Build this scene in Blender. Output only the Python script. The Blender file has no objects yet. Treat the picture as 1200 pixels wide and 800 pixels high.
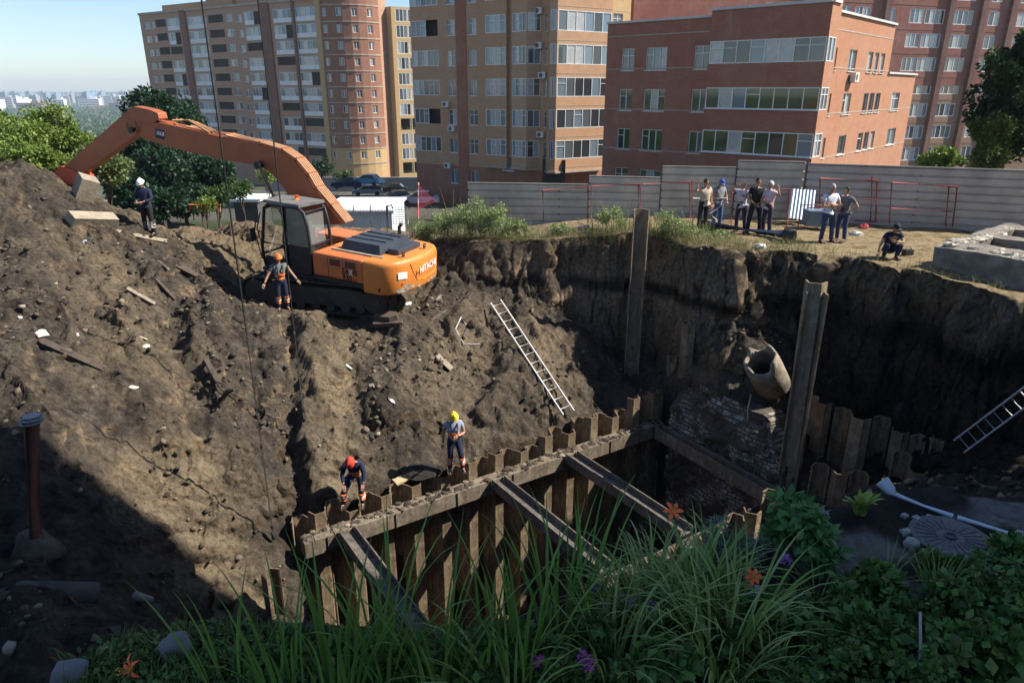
import bpy, bmesh, math, random
import numpy as np
from mathutils import Vector, Matrix
random.seed(7)
R = math.radians
scene = bpy.context.scene
col = scene.collection

# ------------------------------------------------------------------ camera
CAM_H, PITCH, FPX = 4.6, R(19.7), 824.0
cd = bpy.data.cameras.new('camera')
cam = bpy.data.objects.new('camera', cd)
col.objects.link(cam)
cam.location = (0, 0, CAM_H)
cam.rotation_euler = (R(90) - PITCH, 0, 0)
cd.sensor_width = 36.0
cd.lens = 36.0 * FPX / 1200.0
cd.clip_start, cd.clip_end = 0.1, 20000
scene.camera = cam

# ------------------------------------------------------------------ light
SUN_AZ, SUN_EL = R(1.5), R(45.0)          # azimuth measured from +X towards +Y
sun_dir = Vector((math.cos(SUN_AZ) * math.cos(SUN_EL), math.sin(SUN_AZ) * math.cos(SUN_EL), math.sin(SUN_EL)))
w = bpy.data.worlds.new('World')
scene.world = w
w.use_nodes = True
nt = w.node_tree
nt.nodes.clear()
sky = nt.nodes.new('ShaderNodeTexSky')
sky.sky_type = 'NISHITA'
sky.sun_disc = False
sky.sun_elevation = SUN_EL
sky.sun_rotation = math.pi / 2 - SUN_AZ
sky.air_density, sky.dust_density, sky.ozone_density = 0.85, 0.4, 3.0
bg = nt.nodes.new('ShaderNodeBackground')
bg.inputs['Strength'].default_value = 0.092
wo = nt.nodes.new('ShaderNodeOutputWorld')
nt.links.new(sky.outputs[0], bg.inputs['Color'])
nt.links.new(bg.outputs[0], wo.inputs['Surface'])
sd = bpy.data.lights.new('sun', 'SUN')
sd.energy, sd.angle, sd.color = 5.0, R(0.53), (1.0, 0.93, 0.82)
so = bpy.data.objects.new('sun', sd)
col.objects.link(so)
so.rotation_euler = (-sun_dir).to_track_quat('-Z', 'Y').to_euler()
vs = scene.view_settings
vs.view_transform, vs.look, vs.gamma, vs.exposure, vs.use_curve_mapping = 'Standard', 'None', 1.0, 0.92, False
scene.cycles.max_bounces = 6
scene.cycles.diffuse_bounces = 3
scene.cycles.glossy_bounces = 3
scene.cycles.transmission_bounces = 4
scene.cycles.transparent_max_bounces = 6

# ------------------------------------------------------------------ picture geometry (a pixel of the 1200x800 photograph -> a place)
CP, SP = math.cos(PITCH), math.sin(PITCH)
def ray(u, v):
    a, b = (u - 600) / FPX, (v - 400) / FPX
    return Vector((a, CP - b * SP, -(b * CP + SP)))
def G(u, v, z=0.0):                        # where the line of sight meets the level z
    r = ray(u, v)
    return Vector((0, 0, CAM_H)) + r * ((z - CAM_H) / r.z)
def D(u, v, d):                            # at depth d along the optical axis
    return Vector((0, 0, CAM_H)) + ray(u, v) * d
def Y(u, v, y):                            # at ground distance y
    r = ray(u, v)
    return Vector((0, 0, CAM_H)) + r * (y / r.y)
def onplane(u, v, P, n):
    r = ray(u, v); o = Vector((0, 0, CAM_H))
    return o + r * ((Vector(P) - o).dot(n) / r.dot(n))
def zat(y, v):
    k = (v - 400) / FPX
    return CAM_H - y * (k * CP + SP) / (CP - k * SP)

# ------------------------------------------------------------------ materials
def lerp3(a, b, t): return tuple(a[i] * (1 - t) + b[i] * t for i in range(3))
class NT:
    def __init__(self, name):
        self.m = bpy.data.materials.new(name); self.m.use_nodes = True
        self.t = self.m.node_tree; self.b = self.t.nodes['Principled BSDF']
    def n(self, kind, **kw):
        x = self.t.nodes.new(kind)
        for k, v in kw.items():
            if k.startswith('i_'):
                x.inputs[k[2:].replace('_', ' ')].default_value = v
            else: setattr(x, k, v)
        return x
    def l(self, a, b): self.t.links.new(a, b)
    def coord(self, kind='Object', scale=None):
        c = self.n('ShaderNodeTexCoord')
        if scale is None: return c.outputs[kind]
        mp = self.n('ShaderNodeMapping'); mp.inputs['Scale'].default_value = scale
        self.l(c.outputs[kind], mp.inputs['Vector']); return mp.outputs[0]
    def noise(self, vec, scale, detail=4, rough=.55, out='Fac'):
        x = self.n('ShaderNodeTexNoise'); x.inputs['Scale'].default_value = scale
        x.inputs['Detail'].default_value = detail; x.inputs['Roughness'].default_value = rough
        self.l(vec, x.inputs['Vector']); return x.outputs[out]
    def ramp(self, fac, stops):
        x = self.n('ShaderNodeValToRGB'); e = x.color_ramp.elements
        while len(e) < len(stops): e.new(0.5)
        for el, (p, c) in zip(e, stops):
            el.position = p; el.color = (*c, 1) if not isinstance(c, (int, float)) else (c, c, c, 1)
        self.l(fac, x.inputs[0]); return x.outputs[0]
    def mix(self, fac, a, b, blend='MIX'):
        x = self.n('ShaderNodeMix'); x.data_type = 'RGBA'; x.blend_type = blend
        for s, v in ((0, fac), (6, a), (7, b)):
            if hasattr(v, 'is_linked') or hasattr(v, 'links'): self.l(v, x.inputs[s])
            elif s == 0: x.inputs[s].default_value = v
            else: x.inputs[s].default_value = (*v, 1)
        return x.outputs[2]
    def bump(self, h, strength=.5, dist=.05, prev=None):
        x = self.n('ShaderNodeBump'); x.inputs['Strength'].default_value = strength; x.inputs['Distance'].default_value = dist
        self.l(h, x.inputs['Height'])
        if prev is not None: self.l(prev, x.inputs['Normal'])
        return x.outputs[0]
    def fin(self, color=None, rough=.85, normal=None, metal=0, spec=.35):
        b = self.b
        if color is not None:
            if isinstance(color, tuple): b.inputs['Base Color'].default_value = (*color, 1)
            else: self.l(color, b.inputs['Base Color'])
        if isinstance(rough, (int, float)): b.inputs['Roughness'].default_value = rough
        else: self.l(rough, b.inputs['Roughness'])
        b.inputs['Metallic'].default_value = metal
        b.inputs['Specular IOR Level'].default_value = spec
        if normal is not None: self.l(normal, b.inputs['Normal'])
        return self.m
MATS = {}
def M(name, c, c2=None, scale=3.0, rough=.8, metal=0, bump=0, bscale=30, spec=.35, lo=.35, hi=.65):
    """plain surface with a second colour in worn patches"""
    if name in MATS: return MATS[name]
    t = NT(name); v = t.coord()
    c2 = c2 or tuple(x * .75 for x in c)
    colr = t.ramp(t.noise(v, scale, 5, .6), [(lo, c), (hi, c2)])
    nrm = t.bump(t.noise(v, bscale, 3), bump, .02) if bump else None
    MATS[name] = t.fin(colr, rough, nrm, metal, spec); return MATS[name]
def leafmat(name, cols, rough=.55, trans=.25):
    if name in MATS: return MATS[name]
    t = NT(name); g = t.n('ShaderNodeNewGeometry')
    k = len(cols) - 1
    c = t.ramp(g.outputs['Random Per Island'], [(i / k, x) for i, x in enumerate(cols)])
    m = t.fin(c, rough, None, 0, .3)
    tr = t.n('ShaderNodeBsdfTranslucent'); t.l(c, tr.inputs[0])
    mx = t.n('ShaderNodeMixShader'); mx.inputs[0].default_value = trans
    out = t.t.nodes['Material Output']
    t.l(t.b.outputs[0], mx.inputs[1]); t.l(tr.outputs[0], mx.inputs[2]); t.l(mx.outputs[0], out.inputs[0])
    MATS[name] = m; return m
def glass(name, c, rough=.05):
    if name in MATS: return MATS[name]
    t = NT(name); MATS[name] = t.fin(c, rough, None, 0, .9); return MATS[name]

# ------------------------------------------------------------------ mesh builder
def frame_for(d):
    d = Vector(d).normalized()
    a = Vector((0, 0, 1)) if abs(d.z) < .95 else Vector((1, 0, 0))
    x = d.cross(a).normalized(); return x, x.cross(d).normalized(), d
class MB:
    def __init__(self): self.v, self.f, self.m, self.s = [], [], [], []
    def add(self, vs_, fs, mat=0, smooth=False):
        o = len(self.v); self.v += [tuple(p) for p in vs_]
        for f in fs:
            self.f.append(tuple(o + i for i in f)); self.m.append(mat); self.s.append(smooth)
    def box(self, c, size, rot=None, mat=0, taper=1.0):
        sx, sy, sz = (s / 2 for s in size); c = Vector(c)
        if rot is None: rot = Matrix.Identity(3)
        elif isinstance(rot, (int, float)): rot = Matrix.Rotation(rot, 3, 'Z')
        vs_ = []
        for z in (-1, 1):
            k = taper if z > 0 else 1
            for x, y in ((-1, -1), (1, -1), (1, 1), (-1, 1)):
                vs_.append(c + rot @ Vector((x * sx * k, y * sy * k, z * sz)))
        self.add(vs_, [(3, 2, 1, 0), (4, 5, 6, 7), (0, 1, 5, 4), (1, 2, 6, 5), (2, 3, 7, 6), (3, 0, 4, 7)], mat)
    def bar(self, a, b, w_, h_, mat=0, up=(0, 0, 1)):
        a, b = Vector(a), Vector(b); d = (b - a); L = d.length; d.normalize()
        up = Vector(up)
        if abs(d.dot(up)) > .98: up = Vector((1, 0, 0))
        x = d.cross(up).normalized(); z = x.cross(d).normalized()
        self.box((a + b) / 2, (w_, L, h_), Matrix((x, d, z)).transposed(), mat)
    def tube(self, pts, r, n=8, mat=0, caps=True, smooth=True):
        pts = [Vector(p) for p in pts]; k = len(pts)
        rs = r if isinstance(r, (list, tuple)) else [r] * k
        vs_, fs = [], []
        px = None
        for i, p in enumerate(pts):
            d = (pts[min(i + 1, k - 1)] - pts[max(i - 1, 0)]).normalized()
            if px is None: px, py, _ = frame_for(d)
            else:
                px = (px - d * px.dot(d))
                px = px.normalized() if px.length > 1e-6 else frame_for(d)[0]
                py = d.cross(px)
            for j in range(n):
                t = 2 * math.pi * j / n
                vs_.append(p + (px * math.cos(t) + py * math.sin(t)) * rs[i])
        for i in range(k - 1):
            for j in range(n):
                q = (j + 1) % n
                fs.append((i * n + j, i * n + q, (i + 1) * n + q, (i + 1) * n + j))
        self.add(vs_, fs, mat, smooth)
        if caps:
            self.add(vs_[:n], [tuple(range(n))[::-1]], mat); self.add(vs_[-n:], [tuple(range(n))], mat)
    def prism(self, poly, O, ax, ay, d0, d1, mat=0, smooth=False, k1=1.0):
        """polygon in the (ax, ay) plane through O, from d0 to d1 along ax x ay"""
        O, ax, ay = Vector(O), Vector(ax), Vector(ay); an = ax.cross(ay)
        n = len(poly)
        cx = sum(p[0] for p in poly) / n; cy = sum(p[1] for p in poly) / n
        vs_ = [O + ax * p[0] + ay * p[1] + an * d0 for p in poly]
        vs_ += [O + ax * (cx + (p[0] - cx) * k1) + ay * (cy + (p[1] - cy) * k1) + an * d1 for p in poly]
        self.add(vs_, [(i, (i + 1) % n, n + (i + 1) % n, n + i) for i in range(n)], mat, smooth)
        self.add(vs_[:n], [tuple(range(n))[::-1]], mat); self.add(vs_[n:], [tuple(range(n))], mat)
    def ball(self, c, r, nu=10, nv=7, mat=0, rot=None, v0=-90, v1=90, jit=0):
        c = Vector(c); r = (r, r, r) if isinstance(r, (int, float)) else r
        vs_, fs = [], []
        for i in range(nv + 1):
            p = R(v0 + (v1 - v0) * i / nv)
            for j in range(nu):
                t = 2 * math.pi * j / nu; k = 1 + random.uniform(-jit, jit)
                q = Vector((r[0] * math.cos(p) * math.cos(t), r[1] * math.cos(p) * math.sin(t), r[2] * math.sin(p))) * k
                vs_.append(c + (rot @ q if rot else q))
        for i in range(nv):
            for j in range(nu):
                q = (j + 1) % nu
                fs.append((i * nu + j, i * nu + q, (i + 1) * nu + q, (i + 1) * nu + j))
        self.add(vs_, fs, mat, jit == 0)
    def quad(self, a, b, c, d, mat=0): self.add([a, b, c, d], [(0, 1, 2, 3)], mat)
    def mesh(self, name, mats):
        me = bpy.data.meshes.new(name); me.from_pydata(self.v, [], self.f)
        for m in (mats if isinstance(mats, (list, tuple)) else [mats]): me.materials.append(m)
        me.polygons.foreach_set('material_index', self.m); me.polygons.foreach_set('use_smooth', self.s)
        me.update(); return me
    def build(self, name, mats, parent=None, bevel=0, local=False):
        o = bpy.data.objects.new(name, self.mesh(name, mats)); col.objects.link(o)
        if bevel:
            b = o.modifiers.new('b', 'BEVEL'); b.width = bevel; b.segments = 2; b.limit_method = 'ANGLE'; b.angle_limit = R(40)
        if parent is not None: attach(o, parent, local)
        return o
WORLD = {}
def attach(o, parent, local=False):
    """local: geometry already in the parent's frame; otherwise geometry is in world space"""
    o.parent = parent
    if not local: o.matrix_parent_inverse = WORLD.get(parent.name, Matrix.Identity(4)).inverted()
    WORLD[o.name] = (WORLD.get(parent.name, Matrix.Identity(4)) if local else Matrix.Identity(4))
def tag(o, label=None, cat=None, group=None, kind=None):
    if label: o['label'] = label
    if cat: o['category'] = cat
    if group: o['group'] = group
    if kind: o['kind'] = kind
    return o
def thing(name, label, cat, loc=(0, 0, 0), rz=0.0, group=None):
    o = bpy.data.objects.new(name, None); col.objects.link(o)
    o.empty_display_size = .2
    o.location = loc; o.rotation_euler = (0, 0, rz)
    WORLD[o.name] = Matrix.Translation(Vector(loc)) @ Matrix.Rotation(rz, 4, 'Z')
    return tag(o, label, cat, group)
def copy_tree(o, parent=None):
    c = o.copy(); col.objects.link(c)
    if parent is not None: c.parent = parent
    for ch in list(o.children): copy_tree(ch, c)
    return c
def text_mesh(mb, s, O, ax, ay, h, mat=0, depth=.012, shear=0.0, width=None):
    """lettering laid on a surface: baseline start O, reading along ax"""
    cu = bpy.data.curves.new('lettering', 'FONT'); cu.body = s; cu.size = 1.0; cu.extrude = 0.0; cu.resolution_u = 2
    cu.offset = 0.018
    o = bpy.data.objects.new('lettering', cu); col.objects.link(o)
    bpy.context.view_layer.update()
    me = bpy.data.meshes.new_from_object(o.evaluated_get(bpy.context.evaluated_depsgraph_get()))
    bpy.data.objects.remove(o); bpy.data.curves.remove(cu)
    xs = [v.co.x for v in me.vertices]; x0, x1 = min(xs), max(xs)
    k = h / .7; kx = k if width is None else width / (x1 - x0)
    O, ax, ay = Vector(O), Vector(ax).normalized(), Vector(ay).normalized(); n = ax.cross(ay)
    vs_ = [O + ax * ((v.co.x - x0) * kx + v.co.y * k * shear) + ay * (v.co.y * k) + n * depth for v in me.vertices]
    mb.add(vs_, [tuple(p.vertices) for p in me.polygons], mat)
    bpy.data.meshes.remove(me)
# ------------------------------------------------------------------ noise fields
def _h(ix, iy, iz):
    n = (ix * 374761393 + iy * 668265263 + iz * 2147483647) & 0xffffffff
    n = ((n ^ (n >> 13)) * 1274126177) & 0xffffffff
    return ((n ^ (n >> 16)) & 0xffff) / 65535.0
def vnoise(x, y, z=0.0):
    x, y = np.asarray(x, float), np.asarray(y, float); z = np.zeros_like(x) + z
    ix, iy, iz = (np.floor(a).astype(np.int64) for a in (x, y, z))
    fx, fy, fz = x - ix, y - iy, z - iz
    fx, fy, fz = (a * a * (3 - 2 * a) for a in (fx, fy, fz))
    r = 0
    for dx in (0, 1):
        for dy in (0, 1):
            for dz in (0, 1):
                w_ = (fx if dx else 1 - fx) * (fy if dy else 1 - fy) * (fz if dz else 1 - fz)
                r = r + w_ * _h(ix + dx, iy + dy, iz + dz)
    return r * 2 - 1
def fbm(x, y, z=0.0, oct=4, gain=.5):
    r, a, f = 0, 1.0, 1.0
    for k in range(oct):
        r = r + a * vnoise(x * f + 17.3 * k, y * f - 9.1 * k, np.asarray(z) * f + 3.7 * k); a *= gain; f *= 2.03
    return r
def sstep(a, b, x):
    t = np.clip((x - a) / (b - a), 0, 1); return t * t * (3 - 2 * t)
def poly_sd(P, x, y):
    """signed distance to a polygon, positive inside"""
    x, y = np.asarray(x, float), np.asarray(y, float)
    d = np.full(x.shape, 1e9); ins = np.zeros(x.shape, bool); n = len(P)
    for i in range(n):
        ax, ay = P[i]; bx, by = P[(i + 1) % n]
        ex, ey = bx - ax, by - ay
        t = np.clip(((x - ax) * ex + (y - ay) * ey) / (ex * ex + ey * ey), 0, 1)
        d = np.minimum(d, np.hypot(x - ax - t * ex, y - ay - t * ey))
        c = (ay > y) != (by > y)
        with np.errstate(divide='ignore', invalid='ignore'):
            ins ^= c & (x < ex * (y - ay) / (ey if ey else 1e-12) + ax)
    return np.where(ins, d, -d)

# ------------------------------------------------------------------ lie of the land
WALL_A, WALL_B, WALL_C, WALL_D = (-4.65, 14.15), (4.62, 20.23), (7.16, 16.04), (-2.1, 9.95)   # corners of the shored box
dW = Vector((WALL_B[0] - WALL_A[0], WALL_B[1] - WALL_A[1])).normalized()
nW = Vector((dW.y, -dW.x))                                     # into the box
def _o(p, a, b): return (p[0] - nW.x * a + dW.x * b, p[1] - nW.y * a + dW.y * b)
HOLE = [_o(WALL_A, .62, -.5), _o(WALL_B, .62, .62), _o(WALL_C, -.6, .62), _o(WALL_D, -.6, -.5)]
FAR = [(-3.3, 27.2), (-2.6, 25.6), (-1.0, 24.7), (.6, 24.3), (2.6, 24.1), (3.4, 24.0), (4.6, 23.7), (5.2, 22.6), (5.8, 21.7), (6.6, 21.3), (7.4, 21.1), (8.7, 20.9),
       (9.8, 19.75), (11.0, 18.1), (12.0, 16.2), (13.5, 14.9), (9999, 13.5), (9999, 99999), (-3.3, 99999)]
NEAR = [(-14, -12), (-6.5, -3), (-4.4, 2.2), (-3.6, 4.0), (-3.35, 4.35), (-2.7, 4.7), (-2.1, 4.7), (-1.2, 4.6), (-.4, 4.6), (.4, 4.85), (1.1, 5.15), (1.9, 5.5),
        (2.55, 5.85), (3.2, 6.35), (4.0, 6.8), (4.7, 6.7), (5.8, 6.7), (9, 6.8), (13, 7.2), (9999, 7.2), (9999, -999), (-999, -999)]
LC = np.array([  # points of the dug ground
    (-15.5, 21, 2.3), (-16.5, 17, 1.0), (-14, 19.5, 1.3), (-12.6, 22.5, .9), (-11.1, 14.4, -.56), (-9.4, 11.3, -1.9), (-7.9, 9.7, -2.6), (-7.3, 8.2, -2.5), (-5.8, 8, -2.7),
    (-9.6, 16.5, -1.3), (-7.5, 16.3, -2.4), (-6.75, 13.7, -4.4), (-6.2, 12.3, -5.8), (-7.5, 11, -3.1), (-4.9, 10.5, -5.9), (-3.5, 8, -4.6), (-5.2, 6.2, -3.0),
    (-6.8, 20.2, -1.6), (-4.6, 19.9, -2.4), (-3.2, 19.8, -2.6), (-8.3, 22.3, -2.25), (-5.5, 25.2, -1.6), (-3.2, 22.5, -2.3), (-6, 22.9, -2.45), (-6.4, 21.6, -2.3), (-4, 21.5, -2.45), (-9.5, 24, -1.0), (-2.6, 24.6, -1.5),
    (-13.3, 25.8, -.45), (-10.5, 26.5, -.5), (-6, 27.5, -.7), (-17, 24, 1.7), (-20, 20, 2.0), (-22, 12, 0), (-15, 8, -1.5), (-12, 3, -2), (-18, 28, .4),
    (-5.0, 14.6, -5.3), (-3.2, 15.6, -5.25), (0, 17.6, -5.3), (3.0, 19.7, -5.35), (4.4, 21.9, -5.1), (4.0, 22.9, -4.6), (-1.1, 20.5, -3.3), (.3, 23.0, -2.5), (2.6, 22.6, -3.7), (-2.6, 18.6, -3.4), (-4.4, 17.6, -3.2),
    (1.3, 20.6, -4.0), (5.0, 21.3, -4.7), (6.3, 19.9, -2.7), (6.5, 18.7, -3.5), (7.6, 19.2, -2.7), (7.3, 17.6, -4.3), (8.9, 18.3, -4.4), (10.4, 17.2, -4.6), (9.0, 16.2, -5.3), (11.2, 15.6, -4.0), (13.5, 13.6, -2.6), (12, 12, -2.3), (8, 12, -3.0), (8.2, 9, -1.2), (5.2, 8.6, -1.1),
    (4.2, 8.6, -1.9), (6.9, 15, -5.8), (8.0, 15.2, -5.4), (9.8, 15.0, -5.0), (5.2, 13.4, -5.8), (3, 11.8, -5.9), (0.4, 9.6, -5.3), (-2.4, 9.2, -5.2), (16, 10, -1.5), (20, 12, -1)], float)
_g = lambda u, v, z: (G(u, v, z).x, G(u, v, z).y)
GULLY = [(_g(352, 395, -2.6), _g(362, 640, -5.3), .4, .42), (_g(215, 400, -1.9), _g(268, 560, -4.0), .15, .16), (_g(300, 420, -2.5), _g(330, 560, -4.5), .16, .14), (_g(590, 400, -3.0), _g(560, 500, -4.6), .15, .25), (_g(100, 330, -.5), _g(190, 470, -2.4), .12, .12)]
def _tps(P):
    n = len(P); d = np.hypot(P[:, None, 0] - P[None, :, 0], P[:, None, 1] - P[None, :, 1])
    K = np.where(d > 0, d * d * np.log(d + 1e-9), 0) + np.eye(n) * .05
    A = np.zeros((n + 3, n + 3)); A[:n, :n] = K; A[:n, n] = 1; A[:n, n + 1:] = P[:, :2]; A[n:, :n] = A[:n, n:].T
    return np.linalg.solve(A, np.r_[P[:, 2], 0, 0, 0])
TPW = _tps(LC)
def low(x, y):
    x, y = np.clip(x, -23, 22), np.clip(y, 2, 29)
    r = TPW[len(LC)] + TPW[len(LC) + 1] * x + TPW[len(LC) + 2] * y
    for (px, py, _), w_ in zip(LC, TPW):
        d2 = (x - px) ** 2 + (y - py) ** 2
        r = r + w_ * .5 * d2 * np.log(d2 + 1e-9)
    return np.clip(r, -6.6, 3.0)
def upper(x, y):
    z = -.55 * sstep(6.0, -2.0, x) * sstep(20, 26, y)
    f = -.1 * np.clip(y - 27, 0, 400) - 1.7 * sstep(4, -2, x) * sstep(27.5, 32, y)
    return z + np.maximum(f, -40.0)
def land(x, y, rough=True):
    x, y = np.asarray(x, float), np.asarray(y, float)
    near = (np.abs(x) < 40) & (y < 45) & (y > -10)
    L = low(x, y)
    if rough:
        al = x * dW.x + y * dW.y; dn = x * nW.x + y * nW.y
        damp = 1 - .8 * np.exp(-((x + 5.9) ** 2 + (y - 22.8) ** 2) / 5.0)
        n = .30 * fbm(al * 1.1 + .8 * vnoise(x * .5, y * .5), dn * .32, 0, 4) + .17 * fbm(x * .9, y * .9, 3.3, 5, .58) + .07 * fbm(x * 4.1, y * 4.1, 6, 3, .6) + .12 * np.sqrt(fbm(x * 2.4, y * 2.4, 8, 5, .64) ** 2 + .03)
        n += -.34 * np.clip(np.sqrt(vnoise(al * .55 + 5, dn * .12 + .6 * vnoise(al, dn * .4)) ** 2 + .004), 0, .25) + .1
        L = L + n * damp
        for (ax_, ay_), (bx_, by_), hr, hg in GULLY:
            ex_, ey_ = bx_ - ax_, by_ - ay_; l2 = ex_ * ex_ + ey_ * ey_
            t_ = ((x - ax_) * ex_ + (y - ay_) * ey_) / l2; d_ = ((x - ax_) * ey_ - (y - ay_) * ex_) / -math.sqrt(l2) + .12 * vnoise(x * 1.3, y * 1.3, 7)
            k_ = sstep(-.12, .12, t_) * sstep(1.1, .9, t_)
            L = L + k_ * (hr * np.exp(-((d_ - .45) / .5) ** 2) - hg * np.exp(-((d_ + .22) / .26) ** 2))
    U = upper(x, y)
    back = sstep(26.3, 29.5, y)
    L = L * (1 - back) + (U + .15 * fbm(x, y, 1, 3)) * back
    lft = sstep(-22, -27, x); L = L * (1 - lft) + (U + 2.0 * sstep(60, 20, y)) * lft
    wob = .42 * fbm(x * .8, y * .8, 5, 5, .62) if rough else 0
    sdf = poly_sd(FAR, x, y)
    t = sstep(-.95, .0, sdf + wob * .6)
    # the cut steps in under the turf, then leans out towards its foot
    t2 = np.where(t < .5, t * .92, .46 + (t - .5) * 1.08)
    Ur = U + (.05 * fbm(x * 1.3, y * 1.3, 2, 4) if rough else 0)
    z = L * (1 - t2) + Ur * t2
    sdn = poly_sd(NEAR, x, y)
    tn = sstep(-.75, .12, sdn + wob * .25)
    nearz = .5 + (.05 * fbm(x * 1.5, y * 1.5, 2, 3) if rough else 0) - .25 * sstep(3.2, 1.0, y)
    z = z * (1 - tn) + nearz * tn
    sdb = poly_sd(HOLE, x, y)
    tb = sstep(.02, .16, sdb)
    z = z * (1 - tb) + (-10.6 + .1 * vnoise(x, y)) * tb
    return z
def gz(x, y): return float(land(np.array([x]), np.array([y]), True)[0])

def axis(a, b, step, far_lo, far_hi):
    c = list(np.arange(a, b, step)); s = step; lo, hi = [], []
    p = a
    while p > far_lo: s *= 1.28; p -= s; lo.append(p)
    s = step; p = c[-1]
    while p < far_hi: s *= 1.28; p += s; hi.append(p)
    return np.array(lo[::-1] + c + hi)
XS, YS = axis(-17.5, 14.0, .075, -9000, 9000), axis(3.2, 27.5, .075, -60, 12000)
gx, gy = np.meshgrid(XS, YS)
gzv = land(gx.ravel(), gy.ravel()).reshape(gx.shape)
# break up the steep faces sideways so that cuts are lumpy rather than stretched
ddx = np.gradient(gzv, axis=1) / np.gradient(gx, axis=1); ddy = np.gradient(gzv, axis=0) / np.gradient(gy, axis=0)
st = sstep(.7, 2.5, np.hypot(ddx, ddy)) * (poly_sd(HOLE, gx, gy) < -.2)
nn = fbm(gx * 1.5, gy * 1.5, gzv * 1.9, 5, .66)
sl = np.hypot(ddx, ddy) + 1e-6
vx = gx - st * nn * (.24 + .12 * sstep(4.5, 7.5, gx)) * ddx / sl; vy = gy - st * nn * (.24 + .12 * sstep(4.5, 7.5, gx)) * ddy / sl
ny, nx = gx.shape
V = np.stack([vx.ravel(), vy.ravel(), gzv.ravel()], 1)
ii = (np.arange(ny - 1)[:, None] * nx + np.arange(nx - 1)[None, :]).ravel()
F = np.stack([ii, ii + 1, ii + nx + 1, ii + nx], 1)
me = bpy.data.meshes.new('ground')
me.vertices.add(len(V)); me.vertices.foreach_set('co', V.astype(np.float32).ravel())
me.loops.add(F.size); me.loops.foreach_set('vertex_index', F.astype(np.int32).ravel())
me.polygons.add(len(F)); me.polygons.foreach_set('loop_start', np.arange(0, F.size, 4, dtype=np.int32)); me.polygons.foreach_set('loop_total', np.full(len(F), 4, np.int32))
me.polygons.foreach_set('use_smooth', np.ones(len(F), bool))
me.update(calc_edges=True); me.validate()
# sandy spills of the slope: where yellow sand was tipped
def spill(a, b, wd, side=0.0):
    (ax_, ay_), (bx_, by_) = a, b; ex_, ey_ = bx_ - ax_, by_ - ay_; l2 = ex_ * ex_ + ey_ * ey_
    t_ = ((vx - ax_) * ex_ + (vy - ay_) * ey_) / l2; d_ = ((vx - ax_) * ey_ - (vy - ay_) * ex_) / -math.sqrt(l2) - side + .35 * vnoise(vx * 1.1, vy * 1.1, 3)
    return np.exp(-(d_ / wd) ** 2) * sstep(-.1, .1, t_) * sstep(1.15, .95, t_)
sand = np.maximum.reduce([spill(_g(362, 375, -2.2), _g(395, 600, -5.0), .75, .25), .9 * spill(_g(190, 500, -2.6), _g(262, 715, -5.8), 1.0, .1), .5 * spill(_g(110, 330, -.6), _g(190, 440, -1.8), 1.0), .55 * spill(_g(560, 360, -2.4), _g(520, 520, -4.8), 1.2), .6 * spill(_g(640, 420, -4.0), _g(640, 490, -5.0), .8)])
sand = np.clip(sand * (.75 + .5 * fbm(vx * 2.1, vy * 2.1, 4, 4)), 0, 1)
ash = np.maximum.reduce([np.exp(-((vx - q_.x) / a_) ** 2 - ((vy - q_.y) / b_) ** 2) for q_, a_, b_ in ((G(978, 652, .5), .3, .3), (G(1022, 640, .5), .28, .2), (G(1050, 684, .5), .3, .16), (G(1185, 600, .5), .5, .3))])
ash = sstep(.25, .6, ash + .3 * fbm(vx * 4, vy * 4, 2, 4)); at_ = me.attributes.new('ash', 'FLOAT', 'POINT'); at_.data.foreach_set('value', ash.ravel().astype(np.float32))
at_ = me.attributes.new('sand', 'FLOAT', 'POINT'); at_.data.foreach_set('value', sand.ravel().astype(np.float32))

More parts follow.
